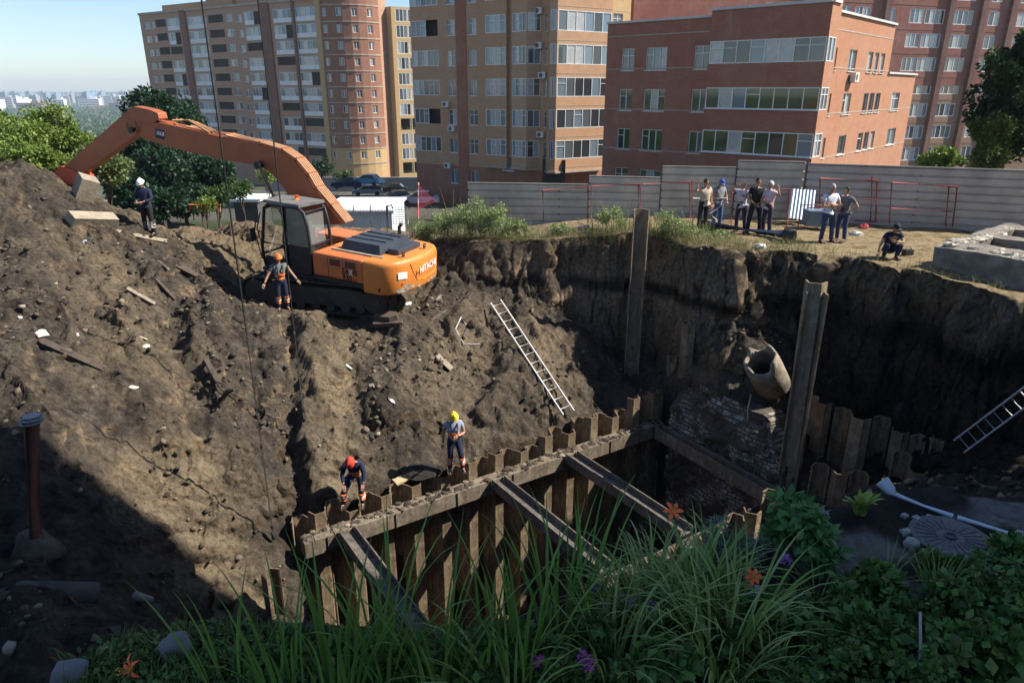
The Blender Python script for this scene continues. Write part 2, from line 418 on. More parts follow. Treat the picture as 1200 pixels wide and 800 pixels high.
def ground_material():
    t = NT('excavated_soil'); P = t.n('ShaderNodeNewGeometry').outputs['Position']
    # dug soil: brown-black humus, grey loam and yellow clay in patches
    big = t.noise(P, .33, 4, .6); med = t.noise(P, 1.6, 6, .68); fine = t.noise(P, 9, 6, .72); xf = t.noise(P, 42, 4, .7)
    soil = t.ramp(med, [(.30, (.036, .031, .027)), (.45, (.084, .070, .057)), (.57, (.14, .115, .089)), (.74, (.215, .177, .132))])
    clay = t.ramp(med, [(.3, (.11, .086, .058)), (.6, (.22, .172, .114)), (.8, (.31, .245, .165))])
    c = t.mix(t.ramp(big, [(.52, 0.0), (.66, .75)]), soil, clay)
    c = t.mix(t.ramp(fine, [(.36, .75), (.56, 0.0)]), c, (.045, .035, .028))
    c = t.mix(t.ramp(xf, [(.62, 0.0), (.78, .55)]), c, (.34, .29, .22))
    sa = t.n('ShaderNodeAttribute'); sa.attribute_name = 'sand'
    c = t.mix(sa.outputs['Fac'], c, t.ramp(fine, [(.33, (.13, .10, .066)), (.5, (.28, .217, .14)), (.7, (.36, .285, .19))]))
    sep = t.n('ShaderNodeSeparateXYZ'); t.l(P, sep.inputs[0])
    # undisturbed bank: layered
    def rng(sock, a, b):
        m = t.n('ShaderNodeMapRange'); m.clamp = True; m.interpolation_type = 'SMOOTHSTEP'
        m.inputs[1].default_value, m.inputs[2].default_value = a, b; t.l(sock, m.inputs[0]); return m.outputs[0]
    def mul(a, b, op='MULTIPLY'):
        m = t.n('ShaderNodeMath'); m.operation = op
        for i, q in enumerate((a, b)):
            if isinstance(q, (int, float)): m.inputs[i].default_value = q
            else: t.l(q, m.inputs[i])
        return m.outputs[0]
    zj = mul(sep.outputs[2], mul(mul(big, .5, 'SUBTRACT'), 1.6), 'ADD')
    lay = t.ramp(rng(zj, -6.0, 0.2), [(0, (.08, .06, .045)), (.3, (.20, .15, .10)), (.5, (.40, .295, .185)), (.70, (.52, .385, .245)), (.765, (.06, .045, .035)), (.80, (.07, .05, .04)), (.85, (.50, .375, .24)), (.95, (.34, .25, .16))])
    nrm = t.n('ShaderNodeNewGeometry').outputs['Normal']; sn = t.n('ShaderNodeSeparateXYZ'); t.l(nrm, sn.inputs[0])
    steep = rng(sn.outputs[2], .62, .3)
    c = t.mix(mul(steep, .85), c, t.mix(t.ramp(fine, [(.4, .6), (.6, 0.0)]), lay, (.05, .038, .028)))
    # right-hand bank: black humus, with its shade painted in as near-black
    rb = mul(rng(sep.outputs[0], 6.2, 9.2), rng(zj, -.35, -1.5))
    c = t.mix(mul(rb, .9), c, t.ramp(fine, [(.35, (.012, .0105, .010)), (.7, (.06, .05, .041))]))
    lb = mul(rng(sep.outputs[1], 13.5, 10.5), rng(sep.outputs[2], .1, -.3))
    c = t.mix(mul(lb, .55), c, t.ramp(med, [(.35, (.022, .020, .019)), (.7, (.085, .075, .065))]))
    # trodden yellow ground with dry grass beyond the pit
    top = mul(mul(rng(sn.outputs[2], .75, .93), rng(sep.outputs[1], 12.5, 15.5)), rng(sep.outputs[2], -.75, -.2))
    top = mul(top, rng(sep.outputs[0], -3.5, -2.0))
    dry = t.ramp(t.noise(P, 2.2, 6, .7), [(.33, (.15, .12, .065)), (.5, (.38, .29, .165)), (.7, (.48, .38, .235))])
    c = t.mix(top, c, dry)
    # the left bench is yellowish rubble
    bl = mul(rng(sep.outputs[1], 21.5, 24.5), rng(sep.outputs[0], -2.0, -4.0))
    c = t.mix(mul(bl, .75), c, t.ramp(fine, [(.32, (.10, .075, .05)), (.5, (.27, .20, .12)), (.75, (.38, .30, .19))]))
    # far land: grass and asphalt yards
    far = rng(sep.outputs[1], 29.5, 33)
    c = t.mix(far, c, t.ramp(t.noise(P, .06, 5, .6), [(.4, (.055, .075, .03)), (.55, (.11, .105, .085)), (.65, (.14, .13, .115))]))
    wood = rng(sep.outputs[1], 200, 330)
    c = t.mix(wood, c, t.ramp(t.noise(P, .012, 6, .65), [(.35, (.035, .06, .03)), (.55, (.06, .085, .04)), (.7, (.14, .14, .10))]))
    # garden earth under the plants
    gd = mul(rng(sep.outputs[1], 8.2, 7.2), rng(sep.outputs[2], .2, .36))
    c = t.mix(gd, c, t.ramp(med, [(.35, (.03, .028, .026)), (.55, (.06, .056, .052)), (.70, (.10, .096, .09))]))
    aa = t.n('ShaderNodeAttribute'); aa.attribute_name = 'ash'; c = t.mix(mul(aa.outputs['Fac'], .9), c, t.ramp(fine, [(.35, (.16, .155, .15)), (.6, (.34, .33, .31))]))
    b = t.bump(t.noise(P, 2.6, 9, .78), 1.0, .34)
    b = t.bump(t.noise(P, 17, 8, .75), .8, .055, b)
    vo = t.n('ShaderNodeTexVoronoi'); vo.inputs['Scale'].default_value = 7.0; t.l(P, vo.inputs['Vector'])
    b = t.bump(vo.outputs['Distance'], .45, .06, b)
    return t.fin(c, .95, b, 0, .15)
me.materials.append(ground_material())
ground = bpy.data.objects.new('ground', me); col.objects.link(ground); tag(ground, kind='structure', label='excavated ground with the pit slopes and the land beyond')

# ------------------------------------------------------------------ clods and stones over the dug slope (nobody could count them)
def lookup(x, y):
    i = np.clip(np.searchsorted(YS, y), 1, ny - 1); j = np.clip(np.searchsorted(XS, x), 1, nx - 1)
    return gzv[i, j]
rngn = np.random.default_rng(5)
def clods(name, N, area, rmin, rmax, mat, keep, seed, label, power=2.6):
    rg = np.random.default_rng(seed)
    base = []
    ico = bmesh.new(); bmesh.ops.create_icosphere(ico, subdivisions=1, radius=1.0)
    iv = np.array([v.co[:] for v in ico.verts]); fv = np.array([[v.index for v in f.verts] for f in ico.faces]); ico.free()
    x = rg.uniform(area[0], area[1], N); y = rg.uniform(area[2], area[3], N)
    k = keep(x, y, rg); x, y = x[k], y[k]; n = len(x)
    z = lookup(x, y); r = rmin + (rmax - rmin) * rg.random(n) ** power
    j = rg.uniform(.5, 1.35, (n, len(iv), 1)); s = rg.uniform(.45, 1.25, (n, 1, 3)) * r[:, None, None] * np.array([1, 1, .7])
    a = rg.uniform(0, 6.28, n); ca, sa = np.cos(a), np.sin(a)
    p = iv[None] * j * s
    q = np.stack([p[..., 0] * ca[:, None] - p[..., 1] * sa[:, None], p[..., 0] * sa[:, None] + p[..., 1] * ca[:, None], p[..., 2]], -1)
    q += np.stack([x, y, z + r * .1], 1)[:, None, :]
    vs_ = q.reshape(-1, 3); fs = (fv[None] + (np.arange(n) * len(iv))[:, None, None]).reshape(-1, 3)
    m = bpy.data.meshes.new(name); m.vertices.add(len(vs_)); m.vertices.foreach_set('co', vs_.astype(np.float32).ravel())
    m.loops.add(fs.size); m.loops.foreach_set('vertex_index', fs.astype(np.int32).ravel())
    m.polygons.add(len(fs)); m.polygons.foreach_set('loop_start', np.arange(0, fs.size, 3, dtype=np.int32)); m.polygons.foreach_set('loop_total', np.full(len(fs), 3, np.int32))
    m.update(calc_edges=True); m.materials.append(mat)
    o = bpy.data.objects.new(name, m); col.objects.link(o); tag(o, label, None, None, 'stuff'); return o
BOX = HOLE
def on_slope(x, y, rg):
    d = 1.5 * vnoise(x * .8, y * .8, 4.4) + .7 * vnoise(x * 2.6, y * 2.6, 1) + rg.uniform(-.6, .6, len(x)) > .2
    return d & (poly_sd(FAR, x, y) < -.1) & (poly_sd(NEAR, x, y) < -.3) & (poly_sd(BOX, x, y) < -.35)
t = NT('clod_soil'); g_ = t.n('ShaderNodeNewGeometry')
cc = t.ramp(g_.outputs['Random Per Island'], [(0, (.034, .028, .024)), (.5, (.085, .069, .054)), (.85, (.14, .114, .085)), (.96, (.2, .16, .11)), (1, (.3, .26, .21))])
clod_m = t.fin(cc, .95, t.bump(t.noise(t.coord(), 30, 4), .6, .03), 0, .15)
clods('soil_clods', 30000, (-17, 9.5, 7, 27.5), .014, .11, clod_m, on_slope, 3, 'loose clods and pebbles strewn over the dug slope', 3.4)
clods('soil_lumps', 450, (-17, 9.5, 8, 27.5), .06, .17, clod_m, on_slope, 8, 'bigger lumps of earth lying about the dug slope', 3.0)
# ------------------------------------------------------------------ ground hit by a line of sight
def S(u, v, t0=5.0, t1=70.0):
    r = ray(u, v); o = Vector((0, 0, CAM_H)); ts = np.arange(t0, t1, .04)
    x, y, z = o.x + r.x * ts, o.y + r.y * ts, o.z + r.z * ts
    b = np.nonzero(z < lookup(x, y))[0]
    k = b[0] if len(b) else len(ts) - 1
    return Vector((x[k], y[k], z[k]))
def gzz(x, y): return float(lookup(np.array([x]), np.array([y]))[0])

# ------------------------------------------------------------------ steel of the shoring
def rust(name, a, b, c, bright=None):
    t = NT(name); v = t.coord(); v2 = t.coord('Object', (6, 6, .7))
    f = t.mix(t.ramp(t.noise(v2, 1.6, 6, .7), [(.38, 0.0), (.62, 1.0)]), a, b)
    f = t.mix(t.ramp(t.noise(v, 7, 6, .75), [(.50, 0.0), (.66, .8)]), f, c)
    if bright: f = t.mix(t.ramp(t.noise(v, 2.3, 5, .7), [(.52, 0.0), (.7, .8)]), f, bright)
    MATS[name] = t.fin(f, .8, t.bump(t.noise(v, 24, 5, .7), .35, .02), 0, .3); return MATS[name]
m_pile = rust('rusty_pile_steel', (.105, .073, .046), (.225, .168, .105), (.045, .029, .02), (.32, .255, .165))
m_pile_grey = rust('weathered_pile_steel', (.17, .128, .085), (.28, .22, .15), (.09, .06, .04), (.36, .29, .20))
m_beam = rust('dusty_beam_steel', (.12, .095, .07), (.21, .17, .125), (.06, .044, .033), (.29, .245, .185))
m_strut = rust('dark_strut_steel', (.075, .068, .062), (.15, .13, .11), (.05, .033, .024), (.24, .215, .185))
def pile_mesh(name, mats, w_=.42, dep=.21, th=.016, L=7.5):
    a, b = w_ / 2, w_ * .29
    mid = [(-a, 0), (-a + .02, .03), (-b, dep), (b, dep), (a - .02, .03), (a, 0)]
    def off(k):
        out = []
        for i, p in enumerate(mid):
            d0 = Vector(mid[i]) - Vector(mid[max(i - 1, 0)]); d1 = Vector(mid[min(i + 1, 5)]) - Vector(mid[i])
            d = (d0.normalized() if d0.length else d1.normalized()) + (d1.normalized() if d1.length else d0.normalized())
            d.normalize(); out.append((p[0] - d.y * k, p[1] + d.x * k))
        return out
    o_, i_ = off(th), off(-th); n = 6
    mb = MB()
    for i in range(n - 1):
        mb.prism([i_[i], i_[i + 1], o_[i + 1], o_[i]], (0, 0, 0), (1, 0, 0), (0, 1, 0), -L, 0)
    return mb.mesh(name, mats)
pile_me = pile_mesh('sheet_pile', m_pile); pile_me2 = pile_mesh('sheet_pile_weathered', m_pile_grey, .5, .26, .02, 9.0)
def pile(me, x, y, z, ang, label, group=None, name='sheet_pile', tilt=(0, 0)):
    o = bpy.data.objects.new(name, me); col.objects.link(o)
    o.location = (x, y, z); o.rotation_euler = (tilt[0], tilt[1], ang)
    return tag(o, label, 'sheet pile', group)
rp = random.Random(4)
LW = (Vector(WALL_B) - Vector(WALL_A)).length
angW = math.atan2(dW.y, dW.x)
LW_LABEL = 'rusty steel sheet pile in the long wall behind the waling beam of the shored pit'
NP = int((LW + .9) / .42)
for i in range(NP):
    s_ = -.45 + .42 * (i + .5)
    x = WALL_A[0] + dW.x * s_ - nW.x * .33; y = WALL_A[1] + dW.y * s_ - nW.y * .33
    f = s_ / LW
    z = -5.02 + rp.choice((-.08, .0, .06, .16, .22)) + (.22 if f > .62 else 0) + (.35 if f > .9 else 0)
    if .28 < f < .36: z -= .12
    pile(pile_me, x, y, z, angW + (math.pi if i % 2 else 0), LW_LABEL, 'sheet piles of the long pit wall', tilt=(rp.uniform(-.012, .012), rp.uniform(-.01, .01)))
# short run past the corner, climbing with the bank
steps = [((4.9, 20.75), -4.55), ((5.12, 21.15), -4.1), ((5.35, 21.55), -3.55), ((5.62, 21.2), -3.0), ((5.5, 20.55), -2.15)]
corner_labels = ['lowest rusty sheet pile at the far corner of the shored pit', 'short rusty sheet pile just behind the far corner of the pit', 'rusty sheet pile standing knee high behind the far corner of the pit',
                 'brown sheet pile against the bank left of the taller stub by the masonry', 'tall narrow rusty sheet pile stub left of the old masonry']
for k, (((x, y), z), lb) in enumerate(zip(steps, corner_labels)):
    pile(pile_me, x, y, z, R(70 + 180 * (k % 2) + 12 * k), lb)
# the two tall piles left standing
p1 = G(738, 457, -5.3); p1.y -= .15
pile(pile_me2, p1.x, p1.y, zat(p1.y, 246), R(8), 'tall brown sheet pile rising alone above the turf edge in front of the fence')
p2 = G(924, 566, -5.3)
pile(pile_me2, p2.x + .05, p2.y + .1, zat(p2.y, 343) - .05, R(-28), 'tall grey brown sheet pile at the right corner of the shored pit', tilt=(0, R(.6)))
pile(pile_me2, p2.x + .16, p2.y + .5, zat(p2.y + .4, 330), R(152), 'tall rust red sheet pile touching the back of the tall grey brown one', tilt=(0, R(.6)))
# the row running right from it
row = [(948, 466, -3.3), (966, 470, -3.35), (988, 481, -3.45), (1010, 487, -3.5), (1034, 491, -3.6), (1056, 503, -3.75), (1080, 514, -3.85), (1104, 512, -3.8)]
for k, (u, v, z) in enumerate(row):
    g = G(u, v, z)
    pile(pile_me2 if k % 3 == 0 else pile_me, g.x, g.y, z, R(-48 + (180 if k % 2 else 0)), 'rusty sheet pile in the dark row left of the grey leaning ladder', 'dark row of sheet piles right of the tall corner pile')
near_p = [(862, 607, -5.1, 8), (882, 596, -5.05, 195), (904, 578, -4.95, 12), (962, 547, -4.35, 20), (986, 551, -4.35, 200), (1008, 556, -4.3, 15), (1058, 533, -4.0, 15), (1076, 550, -4.1, 190), (1046, 561, -4.1, 160), (1094, 520, -3.95, 20)]
for u, v, z, a in near_p:
    g = G(u, v, z)
    pile(pile_me, g.x, g.y, z, R(a - 40), 'dark sheet pile showing only its crooked top edge above the garden bank', 'sheet piles showing only their top edges by the garden bank')
g = G(322, 688, -5.6)
pile(pile_me, g.x, g.y, -5.25, R(65), 'dark sheet pile standing apart at the foot of the lit slope')
# near wall under the garden bank
LN = (Vector(WALL_C) - Vector(WALL_D)).length
for i in range(int(LN / .42)):
    s_ = .42 * (i + .5)
    x = WALL_D[0] + dW.x * s_ + nW.x * .33; y = WALL_D[1] + dW.y * s_ + nW.y * .33
    if i % 2 == 0 and 6 < i < 20: pile(pile_me, x, y, -5.3 + rp.uniform(-.1, .1), angW, 'sheet pile of the pit wall under the garden bank', 'sheet piles of the wall under the garden')

def hbeam(name, a, b, label, cat, w_, h_, mat, th=.03, flat=True, group=None, stiff=()):
    """rolled section lying on its side: web level, flanges upright"""
    a, b = Vector(a), Vector(b); mb = MB(); d = (b - a).normalized(); x = d.cross(Vector((0, 0, 1))).normalized()
    for s in (-1, 1): mb.bar(a + x * s * (w_ / 2 - th / 2), b + x * s * (w_ / 2 - th / 2), th, h_)
    mb.bar(a + Vector((0, 0, -.02)), b + Vector((0, 0, -.02)), w_ - 2 * th - .004, th)
    o = mb.build(name, mat); return tag(o, label, cat, group)
zt = -5.3
def W3(p, z, a=0, b=0): return Vector((p[0] + nW.x * a + dW.x * b, p[1] + nW.y * a + dW.y * b, z))
# waling beam along the long wall, built as a boxed pair of channels with dirt on top
wal = thing('waling_beam', 'long dusty steel waling beam along the sunlit wall of the shored pit', 'steel beam', W3(WALL_A, zt))
mb = MB(); mb.bar(W3(WALL_A, zt - .22, .06, -.35), W3(WALL_B, zt - .22, .06, .05), .36, .42); mb.build('box_section', m_beam, wal, bevel=.012)
mb = MB()
for s_ in np.arange(.2, LW, 1.75): mb.bar(W3(WALL_A, zt - .43, .249, s_), W3(WALL_A, zt - .01, .249, s_), .05, .012)
mb.build('weld_plate', m_strut, wal)
for s_ in (1.1, 3.4, 6.3, 9.2):
    mb = MB(); mb.prism([(0, 0), (.3, 0), (0, -.34)], W3(WALL_A, zt - .44, -.1, s_), (nW.x, nW.y, 0), (0, 0, 1), -.02, .02); mb.build('bracket', m_strut, wal)
mb = MB()
for i in range(260):
    s_ = rp.uniform(-.3, LW); f = rp.uniform(-.1, .2); r = rp.uniform(.015, .07) * (1.3 if rp.random() < .2 else 1)
    mb.ball(W3(WALL_A, zt + r * .1, f, s_), (r * 1.4, r * 1.2, r * .5), 6, 4, 0, None, -90, 90, .3)
tag(mb.build('earth_crumbs', clod_m), 'earth and rubble lying along the top of the waling beam', None, None, 'stuff')
hbeam('end_beam', W3(WALL_B, zt - .22, .3, -.2), W3(WALL_C, zt - .22, 0, -.2), 'dark steel beam closing the far end of the shored pit below the old masonry', 'steel beam', .34, .4, m_beam)
hbeam('waling_beam', W3(WALL_D, zt - .5, -.06, -.3), W3(WALL_C, zt - .5, -.06, .1), 'steel waling beam in the shade under the garden bank', 'steel beam', .36, .42, m_strut)  # darker steel than the sunlit beam: shade under the bank painted in
for (u0, v0), lb in (((400, 611), 'dark steel strut nearest the lower left corner of the shored pit'), ((583, 560), 'middle steel strut across the shored pit, bright along its web'), ((668, 530), 'steel strut nearest the far end of the shored pit')):
    a = G(u0, v0, zt); L = (Vector(WALL_D) - Vector(WALL_A)).length
    s_ = (Vector((a.x, a.y)) - Vector(WALL_A)).dot(dW)
    t_ = hbeam('strut_beam', W3(WALL_A, zt - .1, .26, s_), W3(WALL_A, zt - .1, L - .2, s_), lb, 'steel beam', .42, .3, m_strut, .035)

# ------------------------------------------------------------------ old brick masonry below the end beam
def masonry(name):
    t = NT(name); v = t.coord()
    br = t.n('ShaderNodeTexBrick'); mp = t.n('ShaderNodeMapping'); mp.inputs['Rotation'].default_value = (R(90), 0, 0); va = t.n('ShaderNodeVectorMath'); va.operation = 'MULTIPLY_ADD'; t.l(t.noise(v, 2.3, 4, .6, 'Color'), va.inputs[0]); va.inputs[1].default_value = (.09, .09, .09); t.l(v, va.inputs[2]); t.l(va.outputs[0], mp.inputs[0]); t.l(mp.outputs[0], br.inputs['Vector'])
    br.inputs['Scale'].default_value = 1.0; br.inputs['Brick Width'].default_value = .27; br.inputs['Row Height'].default_value = .12; br.inputs['Mortar Size'].default_value = .016
    br.inputs['Color1'].default_value = (.24, .205, .165, 1); br.inputs['Color2'].default_value = (.46, .42, .35, 1); br.inputs['Mortar'].default_value = (.05, .042, .036, 1)
    c = t.mix(t.ramp(t.noise(v, 1.6, 6, .7), [(.40, 0.0), (.52, .92)]), br.outputs['Color'], (.07, .056, .044))
    b = t.bump(br.outputs['Fac'], -.6, .05); b = t.bump(t.noise(v, 9, 6, .75), .7, .06, b)
    MATS[name] = t.fin(c, .95, b, 0, .2); return MATS[name]
eB = (Vector(WALL_C) - Vector(WALL_B)).normalized(); nB = Vector((dW.x, dW.y))
mas = MB(); LB = (Vector(WALL_C) - Vector(WALL_B)).length
nu_, nv_ = 40, 44
def masP(i, j):
    s_ = .35 + (LB - .75) * i / nu_; top = -3.75 - .35 * abs(vnoise(s_ * 1.5, 3.1)) - 1.1 * sstep(.75, 1, i / nu_) - .5 * sstep(.12, 0, i / nu_)
    z = -10.4 + (top + 10.4) * j / nv_
    o_ = .22 + .12 * vnoise(s_ * 2.2, z * 2.6, 1) + .08 * vnoise(s_ * 6, z * 8, 2) + (.16 if j > nv_ - 3 else 0) + .2 * sstep(-5.2, -3.7, z)
    return Vector((s_, float(o_), float(z)))
grid = [[masP(i, j) for i in range(nu_ + 1)] for j in range(nv_ + 1)]
vs_ = [p for r_ in grid for p in r_]; n1 = nu_ + 1
fs = [(j * n1 + i, j * n1 + i + 1, (j + 1) * n1 + i + 1, (j + 1) * n1 + i) for j in range(nv_) for i in range(nu_)]
back = [Vector((p.x, 1.3, p.z)) for p in vs_]
mas.add(vs_ + back, fs + [tuple(len(vs_) + k for k in f[::-1]) for f in fs] + [(nv_ * n1 + i, nv_ * n1 + i + 1, len(vs_) + nv_ * n1 + i + 1, len(vs_) + nv_ * n1 + i) for i in range(nu_)]
        + [(j * n1, (j + 1) * n1, len(vs_) + (j + 1) * n1, len(vs_) + j * n1) for j in range(nv_)] + [(j * n1 + nu_, len(vs_) + j * n1 + nu_, len(vs_) + (j + 1) * n1 + nu_, (j + 1) * n1 + nu_) for j in range(nv_)], 0, False)
o = mas.build('brick_masonry', masonry('old_brick'))
o.location = (WALL_B[0], WALL_B[1], 0); o.rotation_euler = (0, 0, math.atan2(eB.y, eB.x))
tag(o, 'crumbling old brick chamber wall uncovered at the far end of the shored pit', 'brick wall')

# ------------------------------------------------------------------ broken concrete pipe sticking out of the bank
m_conc = M('dirty_concrete', (.30, .27, .225), (.16, .135, .105), 2.2, .9, 0, .6, 14)
m_concd = M('dark_concrete', (.16, .15, .14), (.09, .082, .075), 2.0, .9, 0, .6, 12)
c0 = D(891, 421, 19.2)
ax = Vector((-.50, -.42, .76)).normalized(); px, py, _ = frame_for(ax)
mb = MB(); n = 40; prof = [(.40, 0), (.47, -.03), (.49, -.3), (.50, -1.3), (.42, -1.3), (.40, -.3)]
jag = [.20 * vnoise(k * .38, 2.0) + .035 * rp.uniform(-1, 1) for k in range(n)]
vs_ = []
for k in range(n):
    a = 2 * math.pi * k / n
    for j, (r, h_) in enumerate(prof):
        vs_.append(c0 + (px * math.cos(a) + py * math.sin(a)) * r + ax * (h_ + (jag[k] if j in (0, 1) else 0)))
q = len(prof)
mb.add(vs_, [(k * q + j, ((k + 1) % n) * q + j, ((k + 1) % n) * q + (j + 1) % q, k * q + (j + 1) % q) for k in range(n) for j in range(q)], 0, True)
tag(mb.build('concrete_pipe', M('pale_concrete_pipe', (.34, .295, .23), (.17, .145, .11), 4, .9, 0, .6, 20)), 'broken round concrete pipe end with a ragged rim poking out of the dark bank', 'pipe')
# rope and rag hanging under it
mb = MB(); a = D(880, 462, 19.6); mb.tube([a, a + Vector((-.03, 0, -.4)), a + Vector((0, -.03, -.9)), a + Vector((-.04, -.05, -1.5))], .022, 6)
tag(mb.build('rope', M('pale_rope', (.5, .48, .44))), 'pale rope end dangling below the broken concrete pipe', 'rope')

# ------------------------------------------------------------------ concrete chamber slab at the right
A_ = Vector((11.55, 18.9, 0)); e2 = Vector((.80, .60, 0)); e1 = Vector((.42, -.905, 0)); zs = .0
sl = thing('concrete_slab', 'thick weathered concrete chamber slab with square openings, at the right edge of the pit', 'concrete slab', A_)
mb = MB()
def slp(a, b, z): return A_ + e2 * a + e1 * b + Vector((0, 0, z))
us, bs = [0, 1.25, 2.35, 2.75, 4.0, 4.6], [0, .55, 2.0, 2.45, 3.9, 4.6]
holes = {(1, 1), (3, 1), (1, 3), (3, 3)}
zt_, zb_ = .62, -.55
def blk(i, j):
    p = [slp(us[i], bs[j], 0), slp(us[i + 1], bs[j], 0), slp(us[i + 1], bs[j + 1], 0), slp(us[i], bs[j + 1], 0)]
    return p
for i in range(5):
    for j in range(5):
        p = blk(i, j)
        if (i, j) in holes:
            zz = Vector((0, 0, zt_)); zh = Vector((0, 0, zb_ + .15))
            mb.quad(*[q + zh for q in p][::-1], 0)
            for k in range(4): mb.quad(p[k] + zh, p[(k + 1) % 4] + zh, p[(k + 1) % 4] + zz, p[k] + zz, 0)
        else: mb.quad(*[q + Vector((0, 0, zt_ + .0)) for q in p][::-1], 0)
cs = [slp(0, 0, 0), slp(4.6, 0, 0), slp(4.6, 4.6, 0), slp(0, 4.6, 0)]
for k in range(4): mb.quad(cs[k] + Vector((0, 0, zb_)), cs[(k + 1) % 4] + Vector((0, 0, zb_)), cs[(k + 1) % 4] + Vector((0, 0, zt_)), cs[k] + Vector((0, 0, zt_)))
so_ = mb.build('slab', M('grey_brown_concrete', (.24, .215, .18), (.12, .105, .09), 2.2, .9, 0, .7, 12), sl)
bm = bmesh.new(); bm.from_mesh(so_.data); bmesh.ops.remove_doubles(bm, verts=bm.verts, dist=.002); bmesh.ops.subdivide_edges(bm, edges=bm.edges, cuts=4, use_grid_fill=True)
for v_ in bm.verts: v_.co += Vector([float(vnoise([v_.co.x * 2.6 + k * 7], [v_.co.y * 2.6], [v_.co.z * 2.6])[0]) * .055 for k in range(3)]); v_.co.z += .03 * (v_.co.x - 12)
bm.to_mesh(so_.data); bm.free()
mb = MB()
for i in range(90):
    a, b = rp.uniform(0, 4.4), rp.uniform(.02, .5); r = rp.uniform(.03, .13)
    if rp.random() < .4: a, b = rp.uniform(0.05, 1.1), rp.uniform(0, 4)
    mb.ball(slp(a, b, zt_ + r * .1), (r * 1.5, r * 1.2, r * .6), 7, 5, 0, None, -90, 90, .3)
tag(mb.build('rubble', M('pale_rubble', (.5, .46, .39), (.3, .27, .22), 5, .9), sl), None, None, None, 'stuff')

# ------------------------------------------------------------------ ladders
def ladder(name, a, b, width, rungs, mat, label, up):
    a, b, up = Vector(a), Vector(b), Vector(up); d = (b - a).normalized(); x = d.cross(up).normalized()
    t = thing(name, label, 'ladder', a)
    for s in (-1, 1):
        mb = MB(); mb.bar(a + x * s * width / 2, b + x * s * width / 2, .03, .07, 0, up); mb.build('rail', mat, t)
    L = (b - a).length
    for k in range(rungs):
        p = a + d * (L * (k + .6) / rungs); mb = MB(); mb.tube([p - x * (width / 2 - .016), p + x * (width / 2 - .016)], .016, 8); mb.build('rung', mat, t)
    return t
m_alu = M('bright_aluminium', (.72, .71, .68), (.55, .53, .5), 6, .4, .0)
a = S(666, 500); b = S(581, 366)
a = Vector((a.x, a.y, gzz(a.x, a.y) + .12)); b = Vector((b.x, b.y, gzz(b.x, b.y) + .16))
up_ = max(gzz(a.x + (b.x - a.x) * k / 20, a.y + (b.y - a.y) * k / 20) - (a.z + (b.z - a.z) * k / 20) for k in range(21)) + .03
a.z += max(up_, 0) * .9; b.z += max(up_, 0) * .9
ladder('ladder', a, b, .38, 13, m_alu, 'white aluminium ladder lying on the sunlit slope above the shored pit', (.2, -.6, .8))
a = D(1124, 523, 16.9); b = D(1240, 436, 15.4)
ladder('ladder', a, b, .36, 11, M('grey_ladder_metal', (.42, .44, .46), (.32, .33, .34), 6, .45), 'grey metal ladder leaning in the dark right hand bank', (-.6, -.5, .6))

# ------------------------------------------------------------------ standpipe, mud-covered pipes, cables
b = S(42, 648); H_ = zat(b.y, 494) - b.z; lean = .2
_b0 = len(bpy.data.objects)
m_mud0 = M('mud_caked_concrete', (.095, .08, .064), (.045, .038, .031), 5, .95, 0, .9, 9)
st = thing('standpipe', 'rust red upright pipe with a grey flange cap, in the shaded corner of the pit', 'pipe', b)
mb = MB(); mb.tube([b + Vector((0, 0, -.3)), b + Vector((0, 0, H_))], .115, 18); mb.build('pipe', M('rusty_red_pipe', (.16, .06, .045), (.10, .045, .035), 3, .7, 0, .3, 20), st)
mb = MB(); mb.tube([b + Vector((0, 0, H_)), b + Vector((0, 0, H_ + .06))], .17, 20); mb.tube([b + Vector((0, 0, H_ + .062)), b + Vector((0, 0, H_ + .10))], .12, 16)
for k in range(6):
    a = k * math.pi / 3; mb.tube([b + Vector((.145 * math.cos(a), .145 * math.sin(a), H_ + .06)), b + Vector((.145 * math.cos(a), .145 * math.sin(a), H_ + .09))], .018, 6)
mb.build('flange_cap', M('grey_cap', (.30, .31, .32), (.2, .2, .2)), st)
mb = MB(); mb.tube([b + Vector((.02, -.02, -.4)), b + Vector((.02, -.02, -.05)), b + Vector((0, 0, .2)), b + Vector((.02, 0, .34)), b + Vector((.06, 0, .36))], [.62, .40, .26, .19, .12], 16); mb.build('concrete_collar', m_mud0, st)
for c_ in st.children:
    if c_.name.startswith('concrete_collar'):
        for v_ in c_.data.vertices: v_.co += Vector((float(vnoise([v_.co.x * 5], [v_.co.y * 5], [v_.co.z * 5])[0]), float(vnoise([v_.co.x * 5 + 9], [v_.co.y * 5], [v_.co.z * 5])[0]), 0)) * .07
        continue
    for v_ in c_.data.vertices: v_.co.x += (v_.co.z - b.z) * lean
def lying_pipe(name, pts, r, mat, label):
    mb = MB(); mb.tube(pts, r, 16); return tag(mb.build(name, mat), label, 'pipe')
m_mud = M('muddy_pipe', (.075, .066, .056), (.035, .031, .027), 2.5, .85, 0, .5, 14)
pa, pb = S(-70, 708), S(112, 700)
lying_pipe('buried_pipe', [pa + Vector((0, 0, .1)), (pa + pb) / 2 + Vector((0, 0, .12)), pb + Vector((0, 0, .05))], .2, m_mud, 'muddy horizontal pipe lying below the rust red standpipe')
pa, pb = S(-60, 752), S(140, 748)
lying_pipe('buried_pipe', [pa + Vector((0, 0, .05)), pb + Vector((0, 0, .03))], .16, m_mud, 'muddy pipe half sunk in earth, lowest at the left by the garden bank')
pa = S(160, 706); mb = MB(); mb.tube([pa + Vector((-.25, .05, .05)), pa + Vector((0, 0, .12)), pa + Vector((.32, -.05, .1))], [.09, .1, .05], 10)
